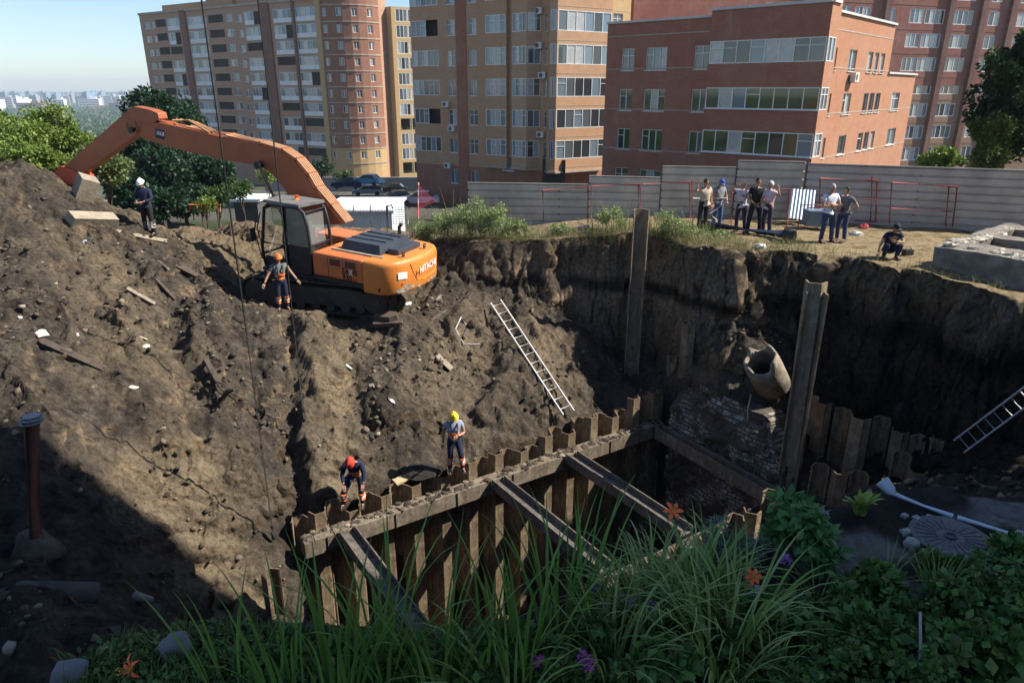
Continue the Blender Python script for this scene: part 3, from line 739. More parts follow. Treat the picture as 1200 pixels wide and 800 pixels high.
tag(mb.build('pipe_stub', M('pale_stub', (.2, .19, .17), (.12, .11, .1))), 'short pale pipe stub wrapped in cloth behind the foreground grass', 'pipe')
m_cable = M('black_cable', (.012, .012, .012), (.02, .02, .02), 10, .7)
for (u, v, gapz, lb) in ((322, 640, .15, 'thin black crane cable hanging straight down onto the lit slope, left one'), (357, 500, .1, 'thin black crane cable hanging in front of the excavator cab')):
    g = S(u, v); ct = thing('crane_cable', lb, 'cable', g)
    mb = MB(); mb.tube([g + Vector((0, 0, gapz + .3)), g + Vector((.012, 0, 6)), g + Vector((0, 0, 16))], .017, 8); mb.build('wire_rope', m_cable, ct)
    mb = MB(); mb.tube([g + Vector((0, 0, gapz + .42)), g + Vector((0, 0, gapz + .2))], .045, 10); mb.ball(g + Vector((0, 0, gapz + .12)), (.05, .05, .09), 8, 6); mb.build('end_fitting', m_cable, ct)
    for zz in (2.5, 3.4):
        mb = MB(); mb.tube([g + Vector((0, 0, zz)), g + Vector((0, 0, zz + .16))], .035, 8); mb.build('clamp', m_cable, ct)

# ------------------------------------------------------------------ odds and ends on the slope
def slab_at(name, u, v, sx, sy, sz, rot, mat, label, cat, tilt=0.0, lift=.0, ragged=0):
    p = S(u, v); n = Vector((gzz(p.x - .3, p.y) - gzz(p.x + .3, p.y), gzz(p.x, p.y - .3) - gzz(p.x, p.y + .3), .6)).normalized()
    q = n.to_track_quat('Z', 'Y').to_matrix() @ Matrix.Rotation(rot, 3, 'Z') @ Matrix.Rotation(tilt, 3, 'X')
    mb = MB()
    if ragged:
        sx, sy = sx * .75, sy * .75; k = 9; poly = [(sx / 2 * math.cos(6.283 * i / k) * rp.uniform(.6, 1.25), sy / 2 * math.sin(6.283 * i / k) * rp.uniform(.6, 1.25)) for i in range(k)]
        mb.prism(poly, p + n * (sz * .3 + lift), q.col[0], q.col[1], -sz / 2, sz / 2, 0, False, .86)
    else: mb.box(p + n * (sz * .3 + lift), (sx, sy, sz), q)
    return tag(mb.build(name, mat, None, .006 if not ragged else 0), label, cat)
m_wood = M('grey_plank', (.30, .25, .185), (.2, .165, .12), 8, .85, 0, .3, 40)
m_dwood = M('dark_wet_timber', (.065, .045, .035), (.09, .07, .055), 7, .85, 0, .3, 40)
m_paper = M('pale_scrap', (.62, .58, .47), (.5, .46, .36), 6, .8)
m_white = M('white_plastic', (.6, .6, .58), (.4, .39, .37), 5, .5)
planks = [(165, 278, 1.7, .16, .05, -.5, m_wood, 'pale grey plank on the bank below the white helmeted worker'), (190, 312, .9, .08, .05, .15, m_wood, 'short thin plank lying level below the boom shadow'), (222, 320, .9, .22, .07, -1.0, m_dwood, 'dark board tipped on the slope above the crossed sticks'), (193, 340, .75, .08, .06, -1.4, m_dwood, 'dark short board standing steeply on the slope'), (165, 348, .8, .1, .05, -1.0, m_wood, 'weathered stick lying downhill in mid slope'),
          (88, 418, 1.5, .14, .07, -.9, m_dwood, 'long dark half buried board near the flat yellow carton'), (250, 437, .9, .12, .07, -1.2, m_dwood, 'dark curved timber sticking out beside the left cable'),
          (455, 380, .9, .3, .12, .1, m_dwood, 'dark slab of broken asphalt below the rear of the excavator'), (515, 370, 1.0, .09, .05, .25, m_dwood, 'black pipe piece lying on the slope right of the excavator'), (545, 392, .7, .12, .05, .1, m_dwood, 'flat dark board in front of the ladder top'),
          (520, 425, .6, .2, .04, -1.2, m_wood, 'pale wire tangle board in mid slope left of the ladder')]
for u, v, sx, sy, sz, r_, m_, lb in planks: slab_at('plank', u, v, sx, sy, sz, r_, m_, lb, 'plank', rp.uniform(-.2, .2), .03)
scr = [(48, 391, .55, .38, .03, .1, m_paper, 'flat yellow carton sheet lying on the left slope'), (168, 397, .32, .22, .02, .3, m_paper, 'torn pale scrap, the upper one of two by mid slope'), (172, 407, .34, .2, .02, -.2, m_paper, 'torn pale scrap, the lower one of two by mid slope'), (158, 455, .5, .18, .03, -.6, m_paper, 'crumpled pale strip of sheeting low on the lit slope'),
       (90, 393, .2, .14, .03, .5, m_white, 'small white scrap beside the flat yellow carton'), (23, 373, .16, .12, .03, .2, m_white, 'small white scrap at the far left of the slope'), (408, 430, .12, .4, .03, .2, m_white, 'white plastic bottle shaped scrap on the sandy ridge'), (459, 470, .16, .36, .03, .4, m_white, 'white bent plastic scrap above the red helmeted worker'),
       (436, 453, .28, .2, .14, .3, m_conc, 'round pale stone on the sandy ridge'), (515, 350, .2, .5, .08, -.7, m_conc, 'pale pointed concrete splinter on the slope behind the ladder'), (478, 357, .5, .2, .06, .2, m_white, 'crumpled white film by the rear track of the excavator'), (98, 285, .4, .16, .04, .6, M('blue_rag', (.15, .25, .42), (.3, .35, .42), 6, .8), 'blue and white rag on the mound')]
for u, v, sx, sy, sz, r_, m_, lb in scr: slab_at('scrap', u, v, sx, sy, sz, r_, m_, lb, 'scrap', 0, .02, 1)
blocks = [(94, 232, .55, .5, .95, .5, 'pale concrete block standing on the mound beneath the excavator arm'), (55, 198, 1.3, .7, .5, .1, 'yellowish concrete slab on the crest of the mound by the arm tip'), (196, 243, .7, .4, .35, .2, 'pale rounded block on the crest right of the white helmeted worker'), (125, 238, 1.5, .5, .3, -.6, 'tilted slab of broken paving on the crest between block and worker'), (455, 375, 1.2, .8, .35, .2, 'big dark lump of broken asphalt under the rear of the excavator'),
          (108, 258, 1.4, .35, .3, -.3, 'grey kerb stone lying along the mound below the blocks')]
for u, v, sx, sy, sz, r_, lb in blocks: slab_at('concrete_block', u, v, sx, sy, sz, r_, M('sandy_concrete', (.34, .29, .21), (.22, .185, .14), 3, .9, 0, .6, 12) if 'dark' not in lb else m_dwood, lb, 'concrete block', rp.uniform(-.3, .3), -.05, 0 if u in (94, 108) else 1)
mb = MB(); p = S(546, 380); q = S(540, 405); mb.tube([p, p + Vector((-.15, 0, .25)), (p + q) / 2 + Vector((-.25, 0, .2)), q + Vector((.1, 0, .05)), q + Vector((.6, .1, .02))], .02, 6)
tag(mb.build('hose', m_white), 'thin white hose looped on the slope left of the ladder', 'hose')
mb = MB()
p = S(258, 470); mb.tube([p, p + Vector((.25, -.1, .3)), p + Vector((.5, -.25, .42))], [.1, .07, .03], 8); mb.tube([p + Vector((.2, 0, .2)), p + Vector((.05, -.1, .5))], [.05, .02], 6)
tag(mb.build('tree_root', m_dwood), 'dark broken tree root sticking out of the lit slope', 'root')
p = S(492, 553); mb = MB(); k = 22
mb.ball(p + Vector((0, 0, .02)), (.55, .42, .14), 18, 6, 0, None, -90, 90, .12)
tag(mb.build('soil_heap', M('black_soil', (.012, .011, .010), (.03, .027, .025), 6, 1, 0, .8, 25)), 'small heap of black soil behind the sheet piles between the two workers', 'soil heap')
mb = MB(); p = W3(WALL_A, -5.2, -.55, 2.3); mb.bar(p + Vector((0, 0, .25)), p + Vector((dW.x * .95, dW.y * .95, .42)), .3, .05)
tag(mb.build('timber_board', M('fresh_timber', (.55, .45, .27), (.45, .36, .2), 10, .7)), 'fresh yellow timber board lying behind the waling beam beside the red helmeted worker', 'plank')
# ------------------------------------------------------------------ buildings
WHITE_PVC = M('white_window_frame', (.78, .78, .76), (.66, .66, .64), 2, .5)
GL = [glass('dark_pane', (.03, .035, .04)), glass('sky_pane', (.14, .19, .23)), M('curtained_pane', (.42, .42, .40), (.3, .31, .31), 3, .12, 0, 0, 30, .8), glass('grey_pane', (.085, .10, .11)), glass('green_pane', (.045, .075, .03))]
def brick(name, c, c2, mortar=None, sx=.26, sy=.085):
    t = NT(name); v = t.coord(); sp = t.n('ShaderNodeSeparateXYZ'); t.l(v, sp.inputs[0])
    su = t.n('ShaderNodeVectorMath'); su.operation = 'DOT_PRODUCT'; t.l(v, su.inputs[0]); su.inputs[1].default_value = (1.25, .4, 0)
    cb = t.n('ShaderNodeCombineXYZ'); t.l(su.outputs['Value'], cb.inputs[0]); t.l(sp.outputs[2], cb.inputs[1])
    br = t.n('ShaderNodeTexBrick'); t.l(cb.outputs[0], br.inputs['Vector']); br.inputs['Scale'].default_value = 1
    br.inputs['Brick Width'].default_value = sx; br.inputs['Row Height'].default_value = sy; br.inputs['Mortar Size'].default_value = .008
    br.inputs['Color1'].default_value = (*c, 1); br.inputs['Color2'].default_value = (*c2, 1); br.inputs['Mortar'].default_value = (*(mortar or lerp3(c, (.4, .36, .32), .35)), 1)
    col_ = t.mix(t.ramp(t.noise(v, .35, 6, .65), [(.42, 0.0), (.72, .38)]), br.outputs['Color'], lerp3(c, (.42, .36, .3), .45))
    vs2 = t.coord('Object', (1.6, 1.6, .22)); col_ = t.mix(t.ramp(t.noise(vs2, .8, 5, .7), [(.55, 0.0), (.75, .32)]), col_, lerp3(c, (.5, .46, .42), .6))
    col_ = t.mix(t.ramp(t.noise(v, 1.5, 5, .7), [(.40, .3), (.55, 0.0)]), col_, tuple(x * .7 for x in c))
    MATS[name] = t.fin(col_, .9, None, 0, .2); return MATS[name]
B_RED = brick('red_brick', (.33, .12, .072), (.275, .10, .06)); B_TAN = brick('tan_brick', (.50, .28, .15), (.44, .245, .13)); B_RED_SUN = brick('sunlit_red_brick', (.42, .19, .10), (.36, .16, .085))  # last brick: the red one lightened, sunlight painted in
B_BROWN = brick('brown_brick', (.17, .075, .055), (.14, .062, .047)); B_YEL_SUN = brick('yellow_or_sunlit_brick', (.52, .35, .16), (.46, .31, .145))  # last brick: real yellow, also sunlight painted on the tower's right wall
C_BAND = M('pale_band', (.42, .36, .30), (.34, .28, .22), 1.2, .85); C_TRIM = M('pale_coping', (.55, .55, .54), (.45, .45, .44), 1, .7); C_SHADE = M('opening_shade', (.03, .027, .025), (.05, .045, .04), 1, .9)  # the near-black colour stands for shade inside openings
C_ROOF = M('grey_roof_felt', (.16, .16, .16), (.11, .11, .11), .6, .9)
WIN = {}
rb = random.Random(21)
def win_mesh(w_, h_, n, seed, kind='win'):
    key = (round(w_, 1), round(h_, 1), n, seed, kind)
    if key in WIN: return WIN[key]
    q = random.Random(hash((n, seed, 7)) & 0xffff); mb = MB(); t = .055 if w_ > 1 else .045
    if kind == 'far': t = .09
    w_, h_ = key[0], key[1]
    mb.box((w_ / 2, 0, t / 2), (w_, .07, t)); mb.box((w_ / 2, 0, h_ - t / 2), (w_, .07, t))
    for k in range(n + 1):
        x = t / 2 + (w_ - t) * k / n; mb.box((x, 0, h_ / 2), (t, .066, h_ - 2 * t - .004))
    for k in range(n):
        x0, x1 = t + (w_ - t) * k / n, (w_ - t) * (k + 1) / n
        g = 1 + q.choices(range(5), (.34, .26, .2, .2, 0) if kind != 'green' else (.14, .06, .08, .12, .6))[0]
        mb.add([(x0, .02, t), (x1, .02, t), (x1, .02, h_ - t), (x0, .02, h_ - t)], [(0, 1, 2, 3)], g)
        if q.random() < .35 and h_ > 1.1 and kind != 'far':
            z = h_ * .68; mb.box(((x0 + x1) / 2, 0, z), (x1 - x0 - .004, .06, .04))
    if kind in ('win', 'green'): mb.box((w_ / 2, -.09, -.02), (w_ + .1, .2, .035))
    WIN[key] = mb.mesh('window', [WHITE_PVC] + GL); return WIN[key]
class Face:
    """a vertical wall in plan from A to B, outward to the right-hand side seen from above when walking A->B is -n"""
    def __init__(self, A, B, out):
        self.A = Vector((A[0], A[1])); B = Vector((B[0], B[1])); self.d = (B - self.A).normalized(); self.L = (B - self.A).length
        n = Vector((self.d.y, -self.d.x)); self.n = n if n.dot(Vector(out)) > 0 else -n
        self.rev = n.dot(Vector(out)) < 0
    def P(self, s, z, o=0): p = self.A + self.d * s + self.n * o; return Vector((p.x, p.y, z))
    def su(self, u, v):
        q = onplane(u, v, (self.A.x, self.A.y, 0), Vector((self.n.x, self.n.y, 0))); return (Vector((q.x, q.y)) - self.A).dot(self.d), q.z
    def wall(self, mb, z0, z1, rects=(), mat=0, reveal=.2, s0=0, s1=None):
        s1 = self.L if s1 is None else s1
        xs = sorted({s0, s1} | {min(max(x, s0), s1) for r_ in rects for x in r_[:2]}); zs = sorted({z0, z1} | {min(max(z, z0), z1) for r_ in rects for z in r_[2:4]})
        def inside(x, z): return any(r_[0] < x < r_[1] and r_[2] < z < r_[3] for r_ in rects)
        for i in range(len(xs) - 1):
            k = 0
            while k < len(zs) - 1:
                xm = (xs[i] + xs[i + 1]) / 2
                if inside(xm, (zs[k] + zs[k + 1]) / 2): k += 1; continue
                j = k
                while j + 1 < len(zs) - 1 and not inside(xm, (zs[j + 1] + zs[j + 2]) / 2): j += 1
                q = [self.P(xs[i], zs[k]), self.P(xs[i + 1], zs[k]), self.P(xs[i + 1], zs[j + 1]), self.P(xs[i], zs[j + 1])]
                mb.quad(*(q if not self.rev else q[::-1]), mat); k = j + 1
        for a, b, c, d in (r_[:4] for r_ in rects):
            q = [(a, c), (b, c), (b, d), (a, d)]
            for k in range(4):
                p0, p1 = q[k], q[(k + 1) % 4]
                mb.quad(self.P(*p0), self.P(*p1), self.P(*p1, -reveal), self.P(*p0, -reveal), mat)
    def window(self, root, a, b, c, d, n, inset=.12, name='window', kind='win', seed=None):
        me_ = win_mesh(b - a, d - c, n, rb.randrange(4) if seed is None else seed, kind)
        o = bpy.data.objects.new(name, me_); col.objects.link(o)
        s_ = b if self.rev else a; ang = math.atan2(self.d.y, self.d.x) + (math.pi if self.rev else 0)
        o.location = self.P(s_, c, -inset); o.rotation_euler = (0, 0, ang)
        k = (b - a) / round(b - a, 1), (d - c) / round(d - c, 1); o.scale = (k[0], 1, k[1])
        if root is not None: attach(o, root)
        return o
    def back(self, mb, a, b, c, d, depth, mat):
        q = [self.P(a, c, -depth), self.P(b, c, -depth), self.P(b, d, -depth), self.P(a, d, -depth)]
        mb.quad(*(q if not self.rev else q[::-1]), mat)
    def band(self, mb, z, h_, o=.03, mat=0, s0=0, s1=None):
        s1 = self.L if s1 is None else s1
        mb.bar(self.P(s0, z, o / 2 - .02), self.P(s1, z, o / 2 - .02), o + .04, h_, mat)
AC_ME = None
def ac_unit(face, root, s_, z):
    global AC_ME
    if AC_ME is None:
        mb = MB(); mb.box((0, 0, 0), (.8, .34, .58)); mb.tube([(-.1, -.172, 0), (-.1, -.178, 0)], .22, 16, 1); mb.box((0, .12, -.32), (.7, .4, .04), None, 1)
        AC_ME = mb.mesh('air_conditioner', [M('white_casing', (.68, .67, .63), (.55, .54, .5), 3, .5), M('dark_grille', (.12, .12, .12))])
    o = bpy.data.objects.new('air_conditioner', AC_ME); col.objects.link(o)
    o.location = face.P(s_, z, .28); o.rotation_euler = (0, 0, math.atan2(face.d.y, face.d.x) + (math.pi if face.rev else 0)); attach(o, root); return o

# ---- the low red brick house behind the fence (three storeys above it)
K = D(957, 100, 43.0); K = Vector((K.x, K.y))
dl, dr = Vector((-.75, .66)).normalized(), Vector((.66, .75)).normalized()
FL = Face(K, K + dl * 15.5, (-.66, -.75)); FR = Face(K, K + dr * 18, (.75, -.66))
zb = -7.0; ztop = FL.su(955, 12)[1]
r4 = thing('brick_house', 'low red brick house with long white glazed balconies, its right side sunlit, behind the fence', 'building', (K.x, K.y, zb))
def X4(zx, zy): return 700 + zx / 3.635, zy / 3.635
def X5(zx, zy): return 930 + zx / 3.637, zy / 3.637
wl, wr = MB(), MB(); tr = MB(); rectsL = []
cols = [((105, 160), [(200, 285), (370, 455), (537, 620), (700, 785)], 2), ((208, 298), [(217, 300), (395, 475), (563, 645), (733, 815)], 3), ((415, 486), [(207, 295), (392, 477), (572, 655), (745, 830)], 2)]
for (a, b), rows, n in cols:
    for k, (y0, y1) in enumerate(rows):
        xo = -12 * k * (a + b) / 2 / 500 if k else 0; sh = (-10 * k if a < 300 else -13 * k)
        s0, z1 = FL.su(*X4(a + sh, y0)); s1, _ = FL.su(*X4(b + sh, y0)); z0 = FL.su(*X4(a + sh, y1))[1]
        s0, s1 = sorted((s0, s1)); rectsL.append((s0, s1, z0, z1, n))
# keep the storeys level
lev = sorted({round(FL.su(*X4(250, y))[1], 2) for y in (300, 475, 645, 815)}, reverse=True)
rectsL = [(a, b, min(lev, key=lambda q: abs(q - c)), min(lev, key=lambda q: abs(q - c)) + 1.5, n) for a, b, c, d, n in rectsL]
FL.wall(wl, zb, ztop, [r_[:4] for r_ in rectsL])
for a, b, c, d, n in rectsL: FL.window(r4, a, b, c, d, n, kind='green' if c < lev[1] + .2 else 'win')
s_end = FL.su(*X4(470, 400))[0]; s_end = FL.su(*X4(487, 270))[0]
# balcony stack at the corner, standing out half a metre
FB = Face(K + Vector((FL.n.x, FL.n.y)) * .55 + FR.n * .5, K + Vector((FL.n.x, FL.n.y)) * .55 + dl * s_end, FL.n)
FBs = Face(K + FL.n * .55 + FR.n * .5, K + FR.n * .5 + dr * 1.1, FR.n)
FBe = Face(K + dl * s_end + FL.n * .55, K + dl * s_end, dl)
bw = MB(); zc_, bandz = [], []
for (y0, y1) in ((168, 268), (373, 466), (562, 660)):
    z1 = FB.su(*X4(700, y0))[1]; z0 = FB.su(*X4(700, y1))[1]; zc_.append((z0, z1))
bl_rect = [(.06, FB.L - .06, z0, z1) for z0, z1 in zc_]; bs_rect = [(.06, 1.3, z0, z1) for z0, z1 in zc_]
FB.wall(bw, zb, ztop + .35, bl_rect, 0, .3); FBs.wall(bw, zb, ztop + .35, bs_rect, 1, .3); FBe.wall(bw, zb, ztop + .35, (), 0)
for k, (z0, z1) in enumerate(zc_):
    FB.window(r4, .06, FB.L - .06, z0, z1, 8, .02, 'glazed_balcony', 'bal' if k == 0 else 'green', k); FBs.window(r4, .06, 1.3, z0, z1, 2, .02, 'glazed_balcony', 'bal', k)
bw.build('balcony_stack', [B_RED, B_RED_SUN], r4)
tb = MB(); q = [FB.P(0, ztop + .36), FB.P(FB.L, ztop + .36), FB.P(FB.L, ztop + .36, -.55), FBs.P(1.1, ztop + .36)]; tb.quad(*q)
FB.band(tb, ztop + .4, .16, .12); FBs.band(tb, ztop + .4, .16, .12, 0, 0, 1.3)
# right flank: full height part, then the lower end block
s_hi = FR.su(*X5(418, 220))[0]; FR.L = FR.su(*X5(500, 420))[0] + .3; z_lo = FR.su(*X5(460, 318))[1]
rectsR = []
for rects, zz in (([(135, 183), (235, 267), (315, 335), (343, 360), (368, 386)], (197, 300)), ([(108, 155), (205, 238), (290, 310), (315, 335), (340, 360), (407, 440)], (400, 497)), ([(85, 130), (183, 213), (262, 282), (288, 306), (312, 330), (383, 415)], (595, 682))):
    z1 = FR.su(*X5(rects[0][0], zz[0]))[1]; z0 = FR.su(*X5(rects[0][0], zz[1]))[1]
    for a, b in rects:
        ym = zz[0] + (a - rects[0][0]) * .09
        s0 = FR.su(*X5(a, ym + 50))[0]; s1 = FR.su(*X5(b, ym + 50))[0]; rectsR.append((s0, s1, z0, z1, 2 if b - a > 30 else 1))
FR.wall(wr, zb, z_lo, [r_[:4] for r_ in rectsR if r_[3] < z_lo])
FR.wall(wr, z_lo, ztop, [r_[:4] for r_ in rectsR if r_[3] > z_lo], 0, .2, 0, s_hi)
for a, b, c, d, n in rectsR: FR.window(r4, a, b, c, d, n)
for z0, z1 in [(zc_[k][0] - .28, 0) for k in range(3)] + [(ztop - .95, 0)]:
    FL.band(tr, z0 + .1, .07, .02, 0, s_end, FL.L); FR.band(tr, z0, .07, .02, 0, 1.2, s_hi if z0 > z_lo else FR.L)
tr.build('string_course', C_BAND, r4)
FL.band(tb, ztop + .06, .14, .14, 0, s_end, FL.L); FR.band(tb, ztop + .06, .14, .14, 0, 1.1, s_hi); FR.band(tb, z_lo + .06, .14, .14, 0, s_hi, FR.L)
tb.build('roof_coping', C_TRIM, r4)
rf = MB(); inn = lambda s, t_, z: Vector((K.x + dl.x * s + dr.x * t_, K.y + dl.y * s + dr.y * t_, z))
rf.quad(inn(0, 0, ztop - .02), inn(0, s_hi, ztop - .02), inn(FL.L, s_hi, ztop - .02), inn(FL.L, 0, ztop - .02)); rf.quad(inn(0, s_hi, z_lo - .02), inn(0, FR.L, z_lo - .02), inn(FL.L, FR.L, z_lo - .02), inn(FL.L, s_hi, z_lo - .02))
rf.build('roof', C_ROOF, r4)
for a, b in ((inn(FL.L, 0, 0), inn(FL.L, FR.L, 0)), (inn(FL.L, FR.L, 0), inn(0, FR.L, 0))):
    wl.quad(*[Vector((p.x, p.y, z)) for p, z in ((a, zb), (b, zb), (b, z_lo), (a, z_lo))])
wr.quad(*[Vector((p.x, p.y, z)) for p, z in ((inn(0, s_hi, 0), z_lo), (inn(FL.L, s_hi, 0), z_lo), (inn(FL.L, s_hi, 0), ztop), (inn(0, s_hi, 0), ztop))])
wl.build('wall', [B_RED], r4); tag(wr.build('wall', [B_RED_SUN], r4), 'red brick side wall with sunlight painted into its lighter colour')
ac_unit(FR, r4, FR.su(*X5(242, 330))[0], FR.su(*X5(242, 330))[1])
dp = MB(); dp.tube([FR.P(1.35, ztop), FR.P(1.35, zb)], .07, 8); dp.build('drainpipe', M('dark_drainpipe', (.06, .045, .04)), r4)

# ---- the tan tower block in the middle
def X3(zx, zy): return 470 + zx / 3.637, zy / 3.637
K3 = D(655, 100, 68.0); K3 = Vector((K3.x, K3.y)); Lq = D(484, 100, 77.0); Lq = Vector((Lq.x, Lq.y))
n3 = Vector((K3.y - Lq.y, -(K3.x - Lq.x))).normalized(); n3 = n3 if n3.y < 0 else -n3
F3L = Face(Lq, K3, n3)
dr3 = Vector((.80, .60)); K3r = K3 + dr3 * 1.0
F3R = Face(K3, K3 + dr3 * 9.3, (.6, -.8))
z3b = -14.0; z3t = 31.0; FH = 2.93
r3 = thing('tower_block', 'tall tan brick apartment tower with white glazed bay windows and a red brick ground floor', 'building', (K3.x, K3.y, z3b))
z_ref = F3L.su(*X3(400, 655))[1]            # sill of the lowest bay row
z_bay = F3L.su(*X3(400, 705))[1]            # underside of the bays
NF = 11
wall3 = MB(); dark3 = MB(); red3 = MB()
colsL = [((200, 235), 2, 'w'), ((290, 325), 2, 'w'), ((610, 640), 2, 'w')]
rects3 = []
for (a, b), n, _ in colsL:
    s0 = F3L.su(*X3(a, 400))[0]; s1 = F3L.su(*X3(b, 400))[0]
    for f in range(-1, NF):
        z0 = z_ref + f * FH - (.15 if f >= 0 else .5); rects3.append((s0, s1, z0, z0 + 1.55, n))
sbal = (F3L.su(*X3(50, 400))[0], F3L.su(*X3(165, 400))[0])
balr = []
for f in range(NF):
    z0 = z_ref + f * FH; balr.append((max(sbal[0], .1), sbal[1], z0 - .1, z0 + 1.45))
F3L.wall(wall3, z_bay - .3, z3t, [r_[:4] for r_ in rects3 if r_[2] > z_bay - .2] + balr, 0, .22)
F3L.wall(red3, z3b, z_bay - .3, [r_[:4] for r_ in rects3 if r_[2] < z_bay - .2], 0, .22)
for a, b, c, d, n in rects3: F3L.window(r3, a, b, c, d, n)
for f, (a, b, c, d) in enumerate(balr):
    dark3 = MB(); F3L.back(dark3, a, b, c, d, .9, 0); dark3.build('balcony_recess', C_SHADE, r3)
    if f % 3 == 1: F3L.window(r3, a, a + (b - a) * .55, c, d, 3, .04, 'glazed_balcony', 'bal')
    else: F3L.window(r3, a, b, c, d, 5, .04, 'glazed_balcony', 'bal')
# red brick pilaster strip
ps = MB(); s0, s1 = F3L.su(*X3(240, 400))[0], F3L.su(*X3(283, 400))[0]
ps.prism([(0, 0), (s1 - s0, 0), (s1 - s0, z3t - z3b), (0, z3t - z3b)], F3L.P(s0, z3b), (F3L.d.x, F3L.d.y, 0), (0, 0, 1), -.2, .06); ps.build('pilaster', B_RED, r3)
rect_bay, bandm = MB(), MB()
def bay(face_pts, rows, n_each, zlow, skip=()):
    """faceted bay: consecutive plan points, window strip on each facet"""
    for i in range(len(face_pts) - 1):
        A, B = face_pts[i], face_pts[i + 1]; out = Vector((B.y - A.y, -(B.x - A.x))); out = out if out.y < 0 or (abs(out.y) < .2 and out.x > 0) else -out
        if i == len(face_pts) - 2 and n_each[i] == 0: out = Vector((dr3.x, dr3.y))
        f_ = Face(A, B, out); rs = []
        if n_each[i]:
            for z0, z1 in rows: rs.append((.09, f_.L - .09, z0, z1))
        f_.wall(rect_bay, zlow, z3t, rs, 0, .15)
        for a, b, c, d in rs: f_.window(r3, a, b, c, d, n_each[i], .03, 'glazed_balcony', 'bal')
        f_.band(bandm, zlow - .08, .2, .1); 
        for z0, z1 in rows: f_.band(bandm, z0 - .82, .05, .02)
    O = [Vector((p.x, p.y, zlow)) for p in face_pts]; rect_bay.add(O, [tuple(range(len(O)))], 0)
rows3 = [(z_ref + f * FH - .12, z_ref + f * FH + 1.5) for f in range(NF)]
sA, sB = F3L.su(*X3(370, 400))[0], F3L.su(*X3(460, 400))[0]; sC, sD = F3L.su(*X3(482, 400))[0], F3L.su(*X3(585, 400))[0]
P2 = lambda s, o: F3L.A + F3L.d * s + F3L.n * o
bay([P2(sA - .05, 0), P2(sA, .5), P2(sB, .5), P2(sB + .05, 0)], rows3, [0, 4, 0], z_bay)
bay([P2(sC - .05, 0), P2(sC, .5), P2(sC + (sD - sC) * .75, 1.1), P2(sD + .3, 0)], rows3, [0, 4, 2], z_bay)
sE = F3L.su(*X3(655, 400))[0]; sF = F3L.L
cA, cB = P2(sE - .9, 0), P2(sE, 1.2)
cC = P2(sF, 1.25) + dr3 * .45; q_ = D(706.5, 100, 69.2); cD = F3R.A + dr3 * (F3R.su(706, 100)[0]) + F3R.n * 1.0
bay([cA, cB, cC, cD, cD - F3R.n * 1.0], [(a - .05, b + .1) for a, b in rows3], [0, 3, 6, 0], z_bay - .15)
rectsR3 = []
sW = F3R.su(*X3(890, 400))[0], F3R.su(*X3(930, 400))[0]
for f in range(-1, NF):
    z0 = z_ref + f * FH + .2; rectsR3.append((*sW, z0, z0 + 1.55, 2))
F3R.wall(wall3, z_ref - .6, z3t, [r_[:4] for r_ in rectsR3 if r_[2] > z_ref - .5], 1, .22); F3R.wall(red3, z3b, z_ref - .6, [r_[:4] for r_ in rectsR3 if r_[2] < z_ref - .5], 0, .22)
for a, b, c, d, n in rectsR3: F3R.window(r3, a, b, c, d, n)
e3 = F3R.P(F3R.L, 0); bk = Vector((-.35, .94, 0)) * 20
for A, B in ((e3, e3 + bk), (e3 + bk, F3L.P(0, 0) + Vector((.2, 1, 0)) * 18), (F3L.P(0, 0) + Vector((.2, 1, 0)) * 18, F3L.P(0, 0))):
    wall3.quad(*[Vector((p.x, p.y, z)) for p, z in ((A, z3b), (B, z3b), (B, z3t), (A, z3t))], 0)
wall3.build('wall', [B_TAN, B_YEL_SUN], r3); tag(red3.build('wall', B_RED, r3), 'red brick ground floor wall'); rect_bay.build('bay', B_TAN, r3)  # second brick paints sunlight onto the right face
for f in range(NF): F3L.band(bandm, z_ref + f * FH - .95, .06, .02); F3R.band(bandm, z_ref + f * FH - .95, .06, .02)
bandm.build('string_course', C_BAND, r3)
rf = MB(); rf.add([F3L.P(0, z3t), F3L.P(F3L.L, z3t), F3R.P(F3R.L, z3t), e3 + bk + Vector((0, 0, z3t)), F3L.P(0, z3t) + Vector((.2, 1, 0)) * 18], [(0, 1, 2, 3, 4)]); rf.build('roof', C_ROOF, r3)
dk = MB()
for a, b, h_ in ((602, 640, 2.9), (700, 810, 2.6), (640, 690, 2.2)):
    s0, s1 = F3L.su(*X3(a, 760))[0], F3L.su(*X3(b, 760))[0]
    F3L.back(dk, s0, min(s1, F3L.L), z3b, -4.6 + h_, -.03, 0)
dk.build('passage_shade', C_SHADE, r3)  # flat dark sheets on the wall, painted shade of openings
s0, s1 = F3L.su(*X3(436, 770))[0], F3L.su(*X3(484, 770))[0]; F3L.window(r3, s0, s1, -3.4, -1.9, 2, -.06)
for zx, zy in ((592, 48), (592, 195), (608, 322), (197, 445), (600, 573), (205, 705), (388, 668), (222, 548)):
    s_, z = F3L.su(*X3(zx, zy)); ac_unit(F3L, r3, s_, z)

